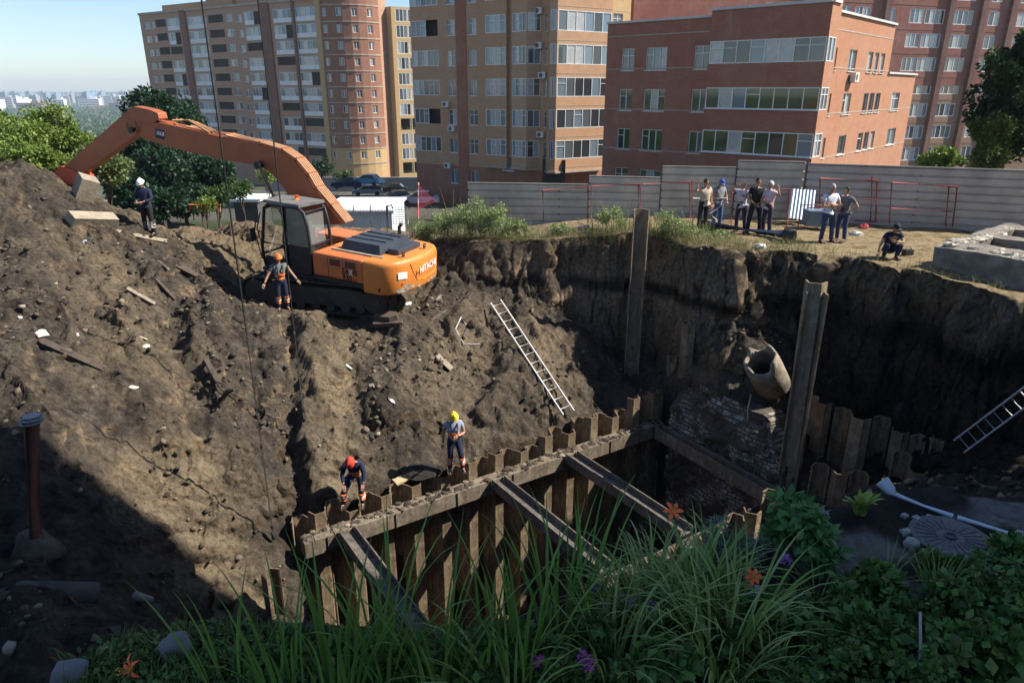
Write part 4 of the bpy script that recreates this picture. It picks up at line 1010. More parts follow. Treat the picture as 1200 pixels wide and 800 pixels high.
# ---- the big stepped block far left
A1, B1 = D(176, 100, 170.0), D(437, 100, 133.5); A1, B1 = Vector((A1.x, A1.y)), Vector((B1.x, B1.y))
n1_ = Vector((B1.y - A1.y, -(B1.x - A1.x))).normalized(); n1_ = n1_ if n1_.y < 0 else -n1_
_q = onplane(383, 100, (A1.x, A1.y, 0), Vector((n1_.x, n1_.y, 0))); B1 = Vector((_q.x, _q.y)); F1 = Face(A1, B1, n1_); z1b = -34.0; FH1 = 2.95
r1 = thing('apartment_block', 'long brown brick apartment block with white balconies and a rounded corner, far behind the excavator', 'building', (B1.x, B1.y, z1b))
def X1(zx, zy=300): return 160 + zx / 3.333, zy / 3.333
def S1(zx): return F1.su(*X1(zx))[0]
z1ref = F1.su(*X1(700, 640))[1] + .5; NF1 = 10; z1t = z1ref + NF1 * FH1 + 1.2
B_BR = brick('brown_red_brick', (.20, .095, .062), (.17, .08, .055)); B_PLUM = brick('plum_brick', (.29, .125, .075), (.25, .108, .066))
w1, p1m, d1, par, bnd = MB(), MB(), MB(), MB(), MB()
rects1, spec = [], []
T1 = [((62, 84), 'w'), ((88, 104), 'w'), ((106, 146), 'd'), ((150, 196), 'm'), ((230, 300), 'g'), ((308, 366), 'd'), ((374, 402), 'w2'), ((416, 438), 'w'), ((447, 512), 'm'), ((557, 632), 'm'), ((642, 720), 'm')]
q1 = random.Random(3)
for (a, b), ty in T1:
    s0, s1 = max(S1(a), .05), min(S1(b), F1.L - .05)
    for f in range(NF1):
        z0 = z1ref + f * FH1
        k = ty if ty != 'm' else q1.choice('ggggmd')
        if k == 'w': r_ = (s0, s1, z0 + .9, z0 + 2.35)
        else: r_ = (s0, s1, z0 + .25 if k in 'gm' else z0 + 1.15, z0 + 2.7)
        rects1.append(r_); spec.append((k, r_))
    if ty in 'wg': 
        r_ = (s0, s1, z1ref + NF1 * FH1 + .9, z1ref + NF1 * FH1 + 2.2)
F1.wall(w1, z1b, z1t, rects1, 0, .3)

M_PAR = M('white_panel', (.78, .78, .77), (.66, .67, .67), .8, .6)
def rec(nm, m_, a, b, c, d, dep):
    q = MB(); F1.back(q, a, b, c, d, dep, 0); q.build(nm, m_, r1)
for k, (a, b, c, d) in spec:
    if k == 'w' or k == 'w2': F1.window(r1, a, b, c, d, 2, .14, 'window', 'far')
    elif k == 'g': F1.window(r1, a, b, c, d, 4, .05, 'glazed_balcony', 'far'); rec('balcony_parapet', M_PAR, a + .05, b - .05, c + .05, c + .85, .0)
    elif k == 'd': rec('open_balcony', C_SHADE, a, b, c, d, .25)
    else:
        m_ = a + (b - a) * q1.choice((.35, .55, .6)); F1.window(r1, a, m_, c, d, 3, .05, 'glazed_balcony', 'far'); rec('open_balcony', C_SHADE, m_, b, c, d, .25); rec('balcony_parapet', M_PAR, a + .05, m_, c + .05, c + .85, .0)
for a, b, m_ in ((205, 226, 'r'), (515, 546, 'r'), (722, 740, 'y'), (405, 442, 'r'), (742, 860, 'r'), (632, 641, 'r')):
    s0, s1 = S1(a), min(S1(b), F1.L)
    if a in (405, 742): continue
    p1m = MB(); p1m.prism([(0, 0), (s1 - s0, 0), (s1 - s0, z1t - z1b), (0, z1t - z1b)], F1.P(s0, z1b), (F1.d.x, F1.d.y, 0), (0, 0, 1), -.2, .35, 0); p1m.build('pilaster', B_BR if m_ == 'r' else B_YEL_SUN, r1)
# rounded corner: facets turning from the long face to the sunlit end
ctr_pts = []; e_out = Vector((.86, -.5)).normalized(); th0 = math.atan2(F1.n.y, F1.n.x); th1 = math.atan2(e_out.y, e_out.x)
rad = 7.6; cc_ = B1 - F1.n * rad
arc = [cc_ + Vector((math.cos(th0 + (th1 - th0) * k / 8), math.sin(th0 + (th1 - th0) * k / 8))) * rad for k in range(9)]
wc = MB()
for k in range(8):
    f_ = Face(arc[k], arc[k + 1], (arc[k] + arc[k + 1]) / 2 - cc_); rs = []
    if k in (0, 2, 4, 6):
        for f in range(NF1): rs.append((f_.L * .15, f_.L * .85, z1ref + f * FH1 + .85, z1ref + f * FH1 + 2.3))
    zy = z1ref + 1 * FH1
    f_.wall(wc, z1b, zy, [r_ for r_ in rs if r_[3] < zy + .5], 1, .25); f_.wall(wc, zy, z1t + 1.2, [r_ for r_ in rs if r_[3] >= zy + .5], 0, .25)
    for r_ in rs: f_.window(r1, *r_, 2, .12, 'window', 'far')
    for f in range(0, NF1 + 1, 1): f_.band(bnd, z1ref + f * FH1 - .1, .22, .08)
    f_.band(bnd, z1t + 1.2, .5, .3)
wc.build('rounded_corner', [B_PLUM, B_YEL_SUN], r1)
ed = Vector((-e_out.y, e_out.x)); ed = ed if ed.y > 0 else -ed
FE0 = arc[-1] + ed * 2.2
fe1 = Face(arc[-1], FE0, e_out); fe1.wall(w1, z1b, z1t + 1.2, (), 0)
E0 = FE0 + e_out * 1.2 + Vector((.2, -.6)); q_ = D(487, 100, 139); E1 = E0 + Vector((.86, .51)) * 7.2
fe = Face(E0, E1, (.5, -.9)); we = MB(); rs = []
for f in range(-1, NF1):
    z0 = z1ref + f * FH1; rs += [(.9, 3.3, z0 + .3, z0 + 2.6), (3.5, 5.9, z0 + .3, z0 + 2.6)]
fe.wall(we, z1b, z1t - 1.2, rs, 0, .3)
for k, r_ in enumerate(rs):
    if k in (6, 7, 0, 1): fe.back(we, *r_, .9, 1)
    else: fe.window(r1, *r_, 3, .05, 'glazed_balcony', 'far')
fs_ = Face(E0, FE0, (-1, -.4)); fs_.wall(we, z1b, z1t - 1.2, (), 0)
fs2 = Face(E1, E1 + Vector((-.3, .95)) * 14, (1, .2)); fs2.wall(we, z1b, z1t - 1.2, (), 0)
we.add([Vector((*E0, z1t - 1.2)), Vector((*E1, z1t - 1.2)), Vector((*(E1 + Vector((-.3, .95)) * 14), z1t - 1.2)), Vector((*FE0, z1t - 1.2))], [(0, 1, 2, 3)])
we.build('sunlit_wing', [B_YEL_SUN, C_SHADE], r1)
for f in range(0, NF1 + 1, 1): F1.band(bnd, z1ref + f * FH1 - .1, .18, .06)
F1.band(bnd, z1t, .45, .3); bnd.build('string_course', C_BAND, r1)
# roof storeys
rt = MB(); up = lambda a, b, z0, z1, o0, o1, m_=0: rt.prism([(0, 0), (b - a, 0), (b - a, z1 - z0), (0, z1 - z0)], F1.P(a, z0, -o0), (F1.d.x, F1.d.y, 0), (0, 0, 1), 0, -(o1 - o0) if False else 0.01, m_)
def rbox(a, b, z0, z1, o0, o1, m_=0):
    c = [F1.P(a, 0, -o0), F1.P(b, 0, -o0), F1.P(b, 0, -o1), F1.P(a, 0, -o1)]
    v_ = [Vector((p.x, p.y, z)) for z in (z0, z1) for p in c]; rt.add(v_, [(0, 1, 5, 4), (1, 2, 6, 5), (2, 3, 7, 6), (3, 0, 4, 7), (4, 5, 6, 7)], m_)
rbox(S1(128), S1(300), z1t - .1, z1t + 1.5, .8, 13); rbox(S1(300), S1(400), z1t - .1, z1t + 6.0, .6, 9); rbox(S1(330), S1(372), z1t + 6.0, z1t + 7.4, 1.5, 6)
rbox(S1(410), S1(720), z1t - .1, z1t + 3.0, .9, 13); rbox(S1(660), F1.L + 4.5, z1t + .2, z1t + 3.6, 2.0, 12, 1); rbox(S1(690), F1.L + 1.5, z1t + 3.6, z1t + 6.2, 3, 9, 0); rbox(.0, F1.L, z1b, z1t - .2, .3, 15.5, 0)
rt.build('roof_storey', [B_TAN, B_YEL_SUN], r1)
w1.build('wall', [brick('grey_tan_brick', (.48, .27, .17), (.41, .23, .145)), B_PLUM, B_YEL_SUN], r1)

# ---- the dark red block behind everything at the right
A5, B5 = D(738, 100, 84.0), D(1250, 100, 104.0); A5, B5 = Vector((A5.x, A5.y)), Vector((B5.x, B5.y))
n5 = Vector((B5.y - A5.y, -(B5.x - A5.x))).normalized(); n5 = n5 if n5.y < 0 else -n5
F5 = Face(A5, B5, n5); z5b, z5t, FH5 = -18.0, 34.0, 2.95
r5 = thing('apartment_block', 'dark red brick apartment block with white glazed windows, tallest at the right', 'building', (A5.x, A5.y, z5b))
z5ref = F5.su(*X5(600, 680))[1]; w5, b5 = MB(), MB(); rs5, sp5 = [], []
T5 = [((-150, -110), 2), ((-90, -30), 3), ((-5, 45), 2), ((62, 120), 3), ((150, 205), 3), ((225, 290), 4), ((345, 395), 2), ((455, 515), 3), ((520, 600), 4), ((612, 720), 5), ((785, 830), 2), ((905, 985), 3), ((1010, 1050), 2)]
for (a, b), n in T5:
    s0, s1 = F5.su(*X5(a, 300))[0], F5.su(*X5(b, 300))[0]
    if s0 < .2: continue
    for f in range(12):
        z0 = z5ref + f * FH5; r_ = (s0, s1, z0, z0 + 1.75); rs5.append(r_); sp5.append((f, r_, n))
zy5 = F5.su(*X5(640, 365))[1]
F5.wall(w5, zy5, z5t, [r_ for r_ in rs5 if r_[2] > zy5 - .8], 0, .2); F5.wall(w5, z5b, zy5, [r_ for r_ in rs5 if r_[2] <= zy5 - .8], 1, .2)
for f, r_, n in sp5:
    if r_[3] < -1.5 and r_[0] < F5.L * .5: continue
    F5.window(r5, *r_, n, .08, 'glazed_balcony' if n > 3 else 'window', 'far')
for f in range(13): F5.band(b5, z5ref + f * FH5 - .75, .1, .03)
b5.build('string_course', M('dull_band', (.24, .13, .095), (.2, .11, .08), .6, .9), r5)
for a in (340, 605, 740, 862):
    s0 = F5.su(*X5(a, 300))[0]; b_ = MB(); b_.prism([(0, 0), (.9, 0), (.9, z5t - z5b), (0, z5t - z5b)], F5.P(s0, z5b), (F5.d.x, F5.d.y, 0), (0, 0, 1), -.2, .5); b_.build('pilaster', brick('wine_brick', (.13, .05, .04), (.115, .044, .036)), r5)
rt5 = MB(); bk5 = Vector((-n5.x, -n5.y, 0)) * 14
for A, B in ((F5.P(0, 0), F5.P(0, 0) + bk5), (F5.P(F5.L, 0), F5.P(F5.L, 0) + bk5), (F5.P(0, 0) + bk5, F5.P(F5.L, 0) + bk5)):
    w5.quad(*[Vector((p.x, p.y, z)) for p, z in ((A, z5b), (B, z5b), (B, z5t), (A, z5t))])
rt5.quad(F5.P(0, z5t), F5.P(F5.L, z5t), F5.P(F5.L, z5t) + bk5, F5.P(0, z5t) + bk5); rt5.build('roof', C_ROOF, r5)
w5.build('wall', [brick('dark_red_brick', (.23, .078, .058), (.20, .068, .052)), brick('dull_tan_brick', (.25, .145, .085), (.22, .125, .075))], r5)

# ---- unseen tall house, added out of frame at the right to shade the foreground
rH = thing('unseen_house', 'tall plain apartment house out of view, added beside the garden to shade the foreground', 'building', (19, 0, .5))
fh = Face((19, 13.3), (19, -16), (-1, 0)); wh = MB(); rs = []
for f in range(12):
    for k in range(8): rs.append((1.0 + k * 2.8, 2.4 + k * 2.8, 1.4 + f * 2.9, 2.8 + f * 2.9))
fh.wall(wh, -3, 37.5, rs, 0, .2)
for k, r_ in enumerate(rs): fh.window(rH, *r_, 2, .1)
for A, B in (((19, 13.3), (32, 13.3)), ((32, 13.3), (32, -16)), ((32, -16), (19, -16))): wh.quad(*[Vector((*p, z)) for p, z in ((A, -3), (B, -3), (B, 37.5), (A, 37.5))])
wh.build('wall', B_TAN, rH); rf = MB(); rf.quad(*[Vector((*p, 37.5)) for p in ((19, -16), (32, -16), (32, 13.3), (19, 13.3))]); rf.build('roof', C_ROOF, rH)
# ------------------------------------------------------------------ orange excavator
XC, XA = Vector((-6.0, 23.0, -2.0)), R(154)
ex = thing('excavator', 'orange tracked excavator with black cab and long boom, standing on the bench above the pit', 'excavator', XC, XA)
XR = Matrix.Rotation(XA, 3, 'Z') @ Matrix.Rotation(R(-3.2), 3, 'Y') @ Matrix.Rotation(R(-2.0), 3, 'X'); ex.rotation_euler = XR.to_euler()
xf, xl, xu = XR.col[0].copy(), XR.col[1].copy(), XR.col[2].copy()
def orange(name, c, c2, wear):
    t = NT(name); v = t.coord()
    f = t.mix(t.ramp(t.noise(v, 1.3, 5, .65), [(.4, 0.0), (.7, .8)]), c, c2)
    f = t.mix(t.ramp(t.noise(v, 5, 6, .75), [(.60, 0.0), (.68, wear)]), f, (.16, .12, .085))
    f = t.mix(t.ramp(t.noise(v, 16, 4, .7), [(.64, 0.0), (.72, wear * .8)]), f, (.42, .38, .32))
    rgh = t.ramp(t.noise(v, 3, 4), [(.3, .38), (.7, .6)]); MATS[name] = t.fin(f, rgh, None, 0, .45); return MATS[name]
OR = orange('orange_paint', (.56, .16, .048), (.45, .125, .042), .7); OR_LIT = orange('worn_sunlit_orange_paint', (.66, .225, .04), (.56, .165, .034), .8); OR_SHADE = orange('shaded_boom_orange_paint', (.36, .10, .036), (.28, .08, .032), .6)  # one worn paint, lightened for the sunlit rear, darkened for the shaded boom
BLK = M('black_steel', (.018, .018, .02), (.035, .034, .034), 4, .55); DRK = M('muddy_dark_steel', (.045, .038, .032), (.085, .07, .055), 3, .85, 0, .5, 12); HOOD = M('dark_hood_paint', (.035, .042, .055), (.05, .058, .07), 3, .38)
CHR = M('chrome_rod', (.62, .62, .62), (.5, .5, .5), 3, .25, .8); HOSE = M('pale_hydraulic_hose', (.46, .25, .13), (.36, .19, .10), 6, .6); WHT = M('white_lettering', (.8, .8, .78), (.7, .7, .68), 5, .5); BLT = M('black_lettering', (.02, .02, .022))
OL = M('light_orange_line', (.78, .34, .05), (.7, .3, .05)); XG = glass('cab_pane', (.05, .06, .065))
def cabglass():
    t = NT('clear_cab_glass'); b = t.b; b.inputs['Base Color'].default_value = (.75, .8, .78, 1); b.inputs['Roughness'].default_value = .02
    tr = t.n('ShaderNodeBsdfTransparent'); mx = t.n('ShaderNodeMixShader'); mx.inputs[0].default_value = .16; tr.inputs[0].default_value = (.8, .85, .84, 1)
    t.l(tr.outputs[0], mx.inputs[1]); t.l(b.outputs[0], mx.inputs[2]); t.l(mx.outputs[0], t.t.nodes['Material Output'].inputs[0]); return t.m
CG = cabglass()
# undercarriage, turned against the house
ua = R(170) - XA; U = Matrix.Rotation(ua, 3, 'Z')
def ut(x, y, z): return U @ Vector((x, y, z))
for s in (-1, 1):
    y = 1.28 * s; prof = []
    for k in range(9): a = -math.pi / 2 - math.pi * k / 8; prof.append((-2.0 + .46 * math.cos(a), .50 + .46 * math.sin(a)))
    for k in range(9): a = math.pi / 2 - math.pi * k / 8; prof.append((2.0 + .46 * math.cos(a), .50 + .46 * math.sin(a)))
    mb = MB(); n = len(prof)
    dense = []
    for i in range(n):
        a, b = Vector(prof[i]), Vector(prof[(i + 1) % n]); m = max(1, int((b - a).length / .19))
        dense += [a.lerp(b, k / m) for k in range(m)]
    c_ = Vector((0, .5))
    for i in range(len(dense)):
        a, b = dense[i], dense[(i + 1) % len(dense)]; d_ = (b - a); L_ = d_.length; d_.normalize(); nn_ = Vector((d_.y, -d_.x)); mid = (a + b) / 2
        if nn_.dot(mid - c_) < 0: nn_ = -nn_
        def pt(q, o): r_ = q + nn_ * o; return r_
        for o0, o1, w0, w1 in ((0, .045, .04, .96), (.045, .085, .38, .58)):
            A_1, B_1 = a.lerp(b, w0), a.lerp(b, w1); v_ = []
            for yy in (y - .3, y + .3):
                for q in (pt(A_1, o0), pt(B_1, o0), pt(B_1, o1), pt(A_1, o1)): v_.append(ut(q.x, yy, q.y))
            mb.add(v_, [(0, 1, 2, 3), (7, 6, 5, 4), (0, 4, 5, 1), (1, 5, 6, 2), (2, 6, 7, 3), (3, 7, 4, 0)])
    tk = mb.build('track', DRK, ex, local=True)
    mb = MB(); mb.prism([(-2.0, .22), (2.0, .22), (2.0, .66), (1.4, .8), (-1.4, .8), (-2.0, .66)], ut(0, y, 0), ut(1, 0, 0), Vector((0, 0, 1)), -.2, .2); mb.build('track_frame', DRK, tk, local=True)
    for x in (-2.0, 2.0):
        mb = MB(); mb.tube([ut(x, y - .24, .5), ut(x, y + .24, .5)], .40, 20); mb.tube([ut(x, y - .29, .5), ut(x, y + .29, .5)], .17, 14); mb.build('sprocket' if x < 0 else 'idler_wheel', DRK, tk, local=True)
    for k in range(7):
        x = -1.5 + k * .5; mb = MB(); mb.tube([ut(x, y - .25, .2), ut(x, y + .25, .2)], .15, 12); mb.build('track_roller', DRK, tk, local=True)
mb = MB(); mb.box(ut(0, 0, .62), (2.2, 2.2, .5), U); mb.tube([(0, 0, .86), (0, 0, 1.08)], .75, 26); mb.build('undercarriage', DRK, ex, local=True)
# deck
mb = MB(); mb.box((-.75, 0, 1.15), (4.4, 2.9, .14)); mb.box((.6, 1.0, 1.1), (2.1, 1.0, .12)); mb.build('deck', BLK, ex, .02, True)
def rbox_(mb, x0, x1, y0, y1, z0, z1, m_=0): mb.box(((x0 + x1) / 2, (y0 + y1) / 2, (z0 + z1) / 2), (x1 - x0, y1 - y0, z1 - z0), None, m_)
mb = MB(); rbox_(mb, -2.36, -.42, .48, 1.48, 1.225, 1.98); hs = mb.build('engine_housing', OR, ex, .09, True)
mb = MB()
for x in (-1.05, -1.62): rbox_(mb, x - .006, x + .006, 1.483, 1.487, 1.25, 1.9)
mb.build('panel_gap', BLT, hs, local=True)
for x0, x1 in ((-1.52, -1.13), (-2.1, -1.7)):
    mb = MB(); rbox_(mb, x0, x1, 1.478, 1.486, 1.66, 1.86)
    for k in range(5): rbox_(mb, x0 + .01, x1 - .01, 1.487, 1.495, 1.675 + k * .038, 1.69 + k * .038)
    mb.build('vent', M('brown_vent', (.16, .06, .03), (.12, .05, .03)), hs, local=True)
mb = MB(); text_mesh(mb, 'ZA', (-1.57, 1.487, 1.47), (-1, 0, 0), (0, 0, 1), .18, 0, .012, 0, .27); text_mesh(mb, 'X', (-1.845, 1.487, 1.455), (-1, 0, 0), (0, 0, 1), .18, 1, .006, 0, .15); text_mesh(mb, 'IS', (-2.0, 1.487, 1.47), (-1, 0, 0), (0, 0, 1), .18, 0, .012, 0, .17)
text_mesh(mb, '330', (-1.60, 1.487, 1.26), (-1, 0, 0), (0, 0, 1), .19, 0, .012, 0, .36); text_mesh(mb, 'LC', (-2.0, 1.487, 1.26), (-1, 0, 0), (0, 0, 1), .09, 0, .004, 0, .14)
mb.build('lettering', [BLT, WHT], hs, local=True)
mb = MB(); rbox_(mb, -2.36, 1.1, -1.46, -.5, 1.225, 1.96); mb.build('tank_housing', OR, ex, .08, True)
mb = MB(); rbox_(mb, -2.36, -.45, -.52, .5, 1.24, 1.97); mb.build('engine_deck', OR_LIT, ex, .03, True)
# counterweight
halfcw = [(-2.37, 1.48), (-2.75, 1.475), (-2.98, 1.43), (-3.16, 1.33), (-3.30, 1.18), (-3.40, .98), (-3.46, .76), (-3.505, .5), (-3.535, .25), (-3.55, 0)]
pl_ = halfcw + [(x, -y) for x, y in halfcw[:-1][::-1]]
mb = MB(); lev_ = [(.98, .07), (1.0, .03), (1.06, 0), (1.84, 0), (1.92, .02), (1.97, .06), (2.0, .13)]; n_ = len(pl_); vv_ = []
for z_, in_ in lev_:
    for x_, y_ in pl_:
        k_ = max(0, min(1, (-2.4 - x_) / .5)); l_ = math.hypot(x_ + 2.6, y_); vv_.append((x_ - (x_ + 2.6) / l_ * in_ * k_, y_ - y_ / l_ * in_, z_))
mb.add(vv_, [(j * n_ + i, (j + 1) * n_ + i, (j + 1) * n_ + i + 1, j * n_ + i + 1) for j in range(len(lev_) - 1) for i in range(n_ - 1)], 0, True)
mb.add(vv_[:n_], [tuple(range(n_))]); mb.add(vv_[-n_:], [tuple(range(n_))[::-1]]); cw = mb.build('counterweight', OR_LIT, ex, 0, True)
mb = MB(); text_mesh(mb, 'HITACHI', (-3.635, .30, 1.50), (.125, -1, 0), (0, 0, 1), .21, 0, .004, 0, 1.12); mb.build('lettering', WHT, cw, local=True)
mb = MB()
def cwx(y): return float(np.interp(abs(y), [0, .25, .5, .76, .98, 1.18], [-3.55, -3.535, -3.505, -3.46, -3.40, -3.30]))
def cws(y, z, o=.006): return Vector((cwx(y) - o, y, z))
ln = [(.62, 1.86), (.5, 1.6), (.32, 1.30), (0, 1.26), (-.4, 1.26), (-.8, 1.28), (-1.0, 1.42), (-1.1, 1.86)]
mb.tube([cws(*q) for q in ln], .012, 6); mb.build('trim_line', OL, cw, local=True)
mb = MB(); mb.quad(cws(1.10, 1.46, .03), cws(.78, 1.44, .03), cws(.78, 1.66, .03), cws(1.10, 1.68, .03)); mb.build('sticker', M('white_sticker', (.62, .72, .74), (.75, .78, .76), 14, .5), cw, local=True)
rz = random.Random(2)
for k in range(9):
    mb = MB(); y = rz.uniform(.2, 1.12) if k < 6 else rz.uniform(-1.1, .2); z = 1.08 + abs(rz.gauss(0, .07)); w_, h_ = rz.uniform(.08, .22), rz.uniform(.04, .11)
    p = [cws(y + w_ * math.cos(a) * rz.uniform(.5, 1), z + h_ * math.sin(a) * rz.uniform(.5, 1), .009 + .0006 * k) for a in [q * 6.283 / 8 for q in range(8)]]; mb.add(p[::-1], [tuple(range(8))]); mb.build('bare_patch', M('chipped_paint', (.42, .38, .3), (.16, .12, .09), 9, .8), cw, local=True)
for y in (.55, -.62):
    mb = MB(); mb.tube([(-3.2 + .0, y, 1.98), (-3.2, y, 2.08)], .05, 8); mb.tube([Vector((-3.2, y, 2.12)) + Vector((0, .055 * math.cos(a), .055 * math.sin(a))) for a in [k * 6.283 / 12 for k in range(13)]], .022, 6); mb.build('lifting_eye', DRK, cw, local=True)
mb = MB(); mb.tube([(-3.40, .95, 1.3), (-3.43, .95, 1.3)], .03, 8); mb.build('reflector', M('red_lens', (.5, .02, .02)), cw, local=True)
# engine hood
mb = MB(); hp = [(-.95, .78), (-2.55, .82), (-2.55, -.95), (-.95, -.95)]
mb.prism(hp[::-1], (0, 0, 0), (1, 0, 0), (0, 1, 0), 1.95, 2.28, 0, False, .87); hd = mb.build('engine_hood', HOOD, ex, .05, True)
mb = MB()
for y in (-.5, -.1, .3): mb.bar((-1.1, y, 2.295), (-2.4, y, 2.295), .05, .035)
mb.build('hood_rib', HOOD, hd, local=True)
mb = MB(); rbox_(mb, -2.98, -2.57, -.75, .5, 1.97, 2.17); mb.build('hood_step', HOOD, hd, .04, True)
mb = MB(); mb.bar((-.8, .93, 2.0), (-2.75, .95, 2.0), .1, .05); mb.build('hood_seal', M('dusty_seal', (.34, .3, .25), (.2, .18, .15), 6, .9), ex, local=True)
mb = MB(); mb.tube([(-2.1, -.85, 2.0), (-2.1, -.85, 2.5), (-2.2, -.85, 2.62)], .06, 10); mb.build('exhaust_pipe', BLK, ex, local=True)
# cab
CK = 1.15
cabp = [(1.52, 1.22), (1.60, 1.55), (1.60, 1.75), (1.36, 2.86), (1.18, 2.98), (-.02, 3.0), (-.22, 2.88), (-.34, 2.5), (-.38, 2.0), (-.38, 1.22)]
cb_ = bpy.data.objects.new('cab', None)
mb = MB()
for y in (.5, 1.46):
    pts = [Vector((x, y, z)) for x, z in cabp]; mb.tube(pts + [pts[0]], .05, 8)
    if y > 1: mb.tube([(.55, y, 1.25), (.55, y, 2.97)], .055, 8)
for x, z in cabp[1:9]:
    if (x, z) in ((1.60, 1.75), (-.34, 2.5)): continue
    mb.tube([(x, .5, z), (x, 1.46, z)], .045, 8)
mb.tube([(1.58, 1.46, 1.88), (.55, 1.46, 1.88)], .03, 6)
cb_ = mb.build('cab', BLK, ex, local=True)
mb = MB(); mb.prism([(1.33, .46), (1.33, 1.5), (-.08, 1.5), (-.2, .46)], (0, 0, 3.03), (1, 0, 0), (0, 1, 0), -.02, .06); mb.build('cab_roof', M('dusty_cab_roof', (.12, .12, .13), (.2, .19, .17), 3, .5), cb_, local=True)
mb = MB(); rbox_(mb, -.36, .50, 1.40, 1.44, 1.25, 1.95); rbox_(mb, .6, 1.52, 1.40, 1.44, 1.25, 1.5); rbox_(mb, -.36, -.30, .52, 1.44, 1.25, 1.8); mb.build('cab_panel', BLK, cb_, local=True)
mb = MB(); mb.add([(.52, 1.45, 1.97), (-.34, 1.45, 1.97), (-.30, 1.45, 2.5), (-.18, 1.45, 2.84), (-.02, 1.45, 2.95), (.52, 1.45, 2.95)], [(0, 1, 2, 3, 4, 5)]); mb.build('side_window', M('dusty_pane', (.10, .13, .105), (.16, .19, .15), 1.2, .12, 0, 0, 30, .8), cb_, local=True)
mb = MB(); mb.quad(Vector((-.30, .54, 1.85)), Vector((-.30, 1.42, 1.85)), Vector((-.2, 1.42, 2.85)), Vector((-.2, .54, 2.85))); mb.build('rear_window', CG, cb_, local=True)
mb = MB(); mb.quad(Vector((1.58, .54, 1.6)), Vector((1.58, 1.42, 1.6)), Vector((1.37, 1.42, 2.82)), Vector((1.37, .54, 2.82))); mb.build('windscreen', CG, cb_, local=True)
mb = MB(); rbox_(mb, .1, .62, .72, 1.24, 1.55, 1.70); mb.box((.08, .98, 2.0), (.14, .5, .75)); mb.box((.05, .98, 2.45), (.1, .26, .18)); mb.build('seat', M('dark_seat', (.05, .05, .055)), cb_, .03, True)
mb = MB(); rbox_(mb, .3, .8, .55, .68, 1.3, 1.95); mb.tube([(1.0, .85, 1.3), (.95, .85, 1.95)], .025, 6); mb.tube([(1.0, 1.15, 1.3), (.95, 1.15, 1.95)], .025, 6); mb.build('controls', BLK, cb_, local=True)
mb = MB(); mb.tube([(.5, .9, 3.09), (.5, .9, 3.2)], .07, 10); mb.build('beacon', M('orange_beacon', (.7, .14, .02)), cb_, local=True)
mb = MB(); mb.tube([(1.62, 1.5, 1.4), (1.72, 1.6, 2.2), (1.66, 1.56, 2.5)], .02, 6); mb.tube([(1.55, 1.48, 1.6), (1.58, 1.62, 2.3), (1.4, 1.6, 2.75)], .018, 6); mb.box((1.75, 1.66, 2.1), (.06, .18, .36)); mb.build('mirror', BLK, cb_, local=True)
def stretch(o):
    for v in o.data.vertices: v.co.z = 1.2 + (v.co.z - 1.2) * CK
    for c in o.children: stretch(c)
stretch(cb_)
mb = MB(); mb.tube([(-1.3, -1.3, 2.1), (-1.3, -1.3, 3.0), (-1.5, -1.3, 3.06), (-1.55, -1.3, 2.95)], .025, 6); mb.build('handrail', BLK, ex, local=True)
mb = MB(); mb.box((-1.0, -1.0, 2.03), (.9, .5, .16)); mb.build('tool_box', OR, ex, .02, True)
# boom, arm and rams: outlines measured in the plane of the boom
def bp(u, v, off=0.0):
    q = onplane(u, v, XC + xl * off, xl) - XC; return (q.dot(xf), q.dot(xu))
def prism_xz(mb, poly, y0, y1, m_=0): mb.prism(poly, (0, 0, 0), (1, 0, 0), (0, 0, 1), -y1, -y0, m_)
top = [(398, 264), (381, 243), (364, 222), (355, 206), (341, 189), (326, 179), (300, 171), (260, 162), (215, 151), (182, 144), (160, 147)]
bot = [(154, 154), (165, 164), (210, 177), (262, 188.5), (302, 195), (317, 206), (330, 222), (341, 243), (356, 264)]
BT, BB = [bp(*q, .36) for q in top], [bp(*q, .36) for q in bot]
mb = MB(); prism_xz(mb, (BT + BB), -.23, .23); bm_ = mb.build('boom', OR_SHADE, ex, .03, True)
mb = MB(); prism_xz(mb, [bp(*q, .3) for q in ((147, 129), (153, 125), (172, 129), (181, 133), (183, 140), (172, 148), (162, 154), (90, 206), (75, 210), (63, 205), (69, 198), (119, 154))], -.18, .18); am = mb.build('arm', OR_SHADE, ex, .025, True)
mb = MB(); q = [bp(*p_, .3) for p_ in ((60, 204), (69, 195), (84, 199), (96, 208), (82, 216), (66, 212))]; prism_xz(mb, q, -.24, .24); mb.build('arm_linkage', orange('red_orange_paint', (.5, .07, .03), (.4, .06, .03), .4), am, .03, True)
mb = MB(); q = [bp(*p_, .3) for p_ in ((52, 204), (62, 207), (75, 214), (70, 232), (48, 232))]; prism_xz(mb, q, -.6, .6); mb.build('bucket', DRK, ex, local=True)
e_ = bp(156, 152, .3); mb = MB(); mb.tube([(e_[0], -.4, e_[1]), (e_[0], .42, e_[1])], .11, 16); mb.build('pivot_pin', BLK, bm_, local=True)
a_, b_ = bp(177, 138, .0), bp(204, 149, .0); mb = MB(); mb.tube([(a_[0], 0, a_[1]), ((a_[0] + b_[0]) / 2, 0, (a_[1] + b_[1]) / 2 + .03)], .07, 12); rr = mb.build('arm_ram_rod', CHR, ex, local=True)
c_ = bp(232, 157, .0); mb = MB(); mb.tube([((a_[0] * .9 + b_[0] * .1), 0, (a_[1] * .9 + b_[1] * .1) + .06), (b_[0], 0, b_[1] + .06)], .15, 14); mb.tube([(b_[0], 0, b_[1] + .06), (c_[0], 0, c_[1] + .03)], .11, 12); mb.build('arm_ram', OR_SHADE, ex, local=True)
hp0 = [bp(*q, .1) for q in ((205, 145), (224, 150), (248, 158))]
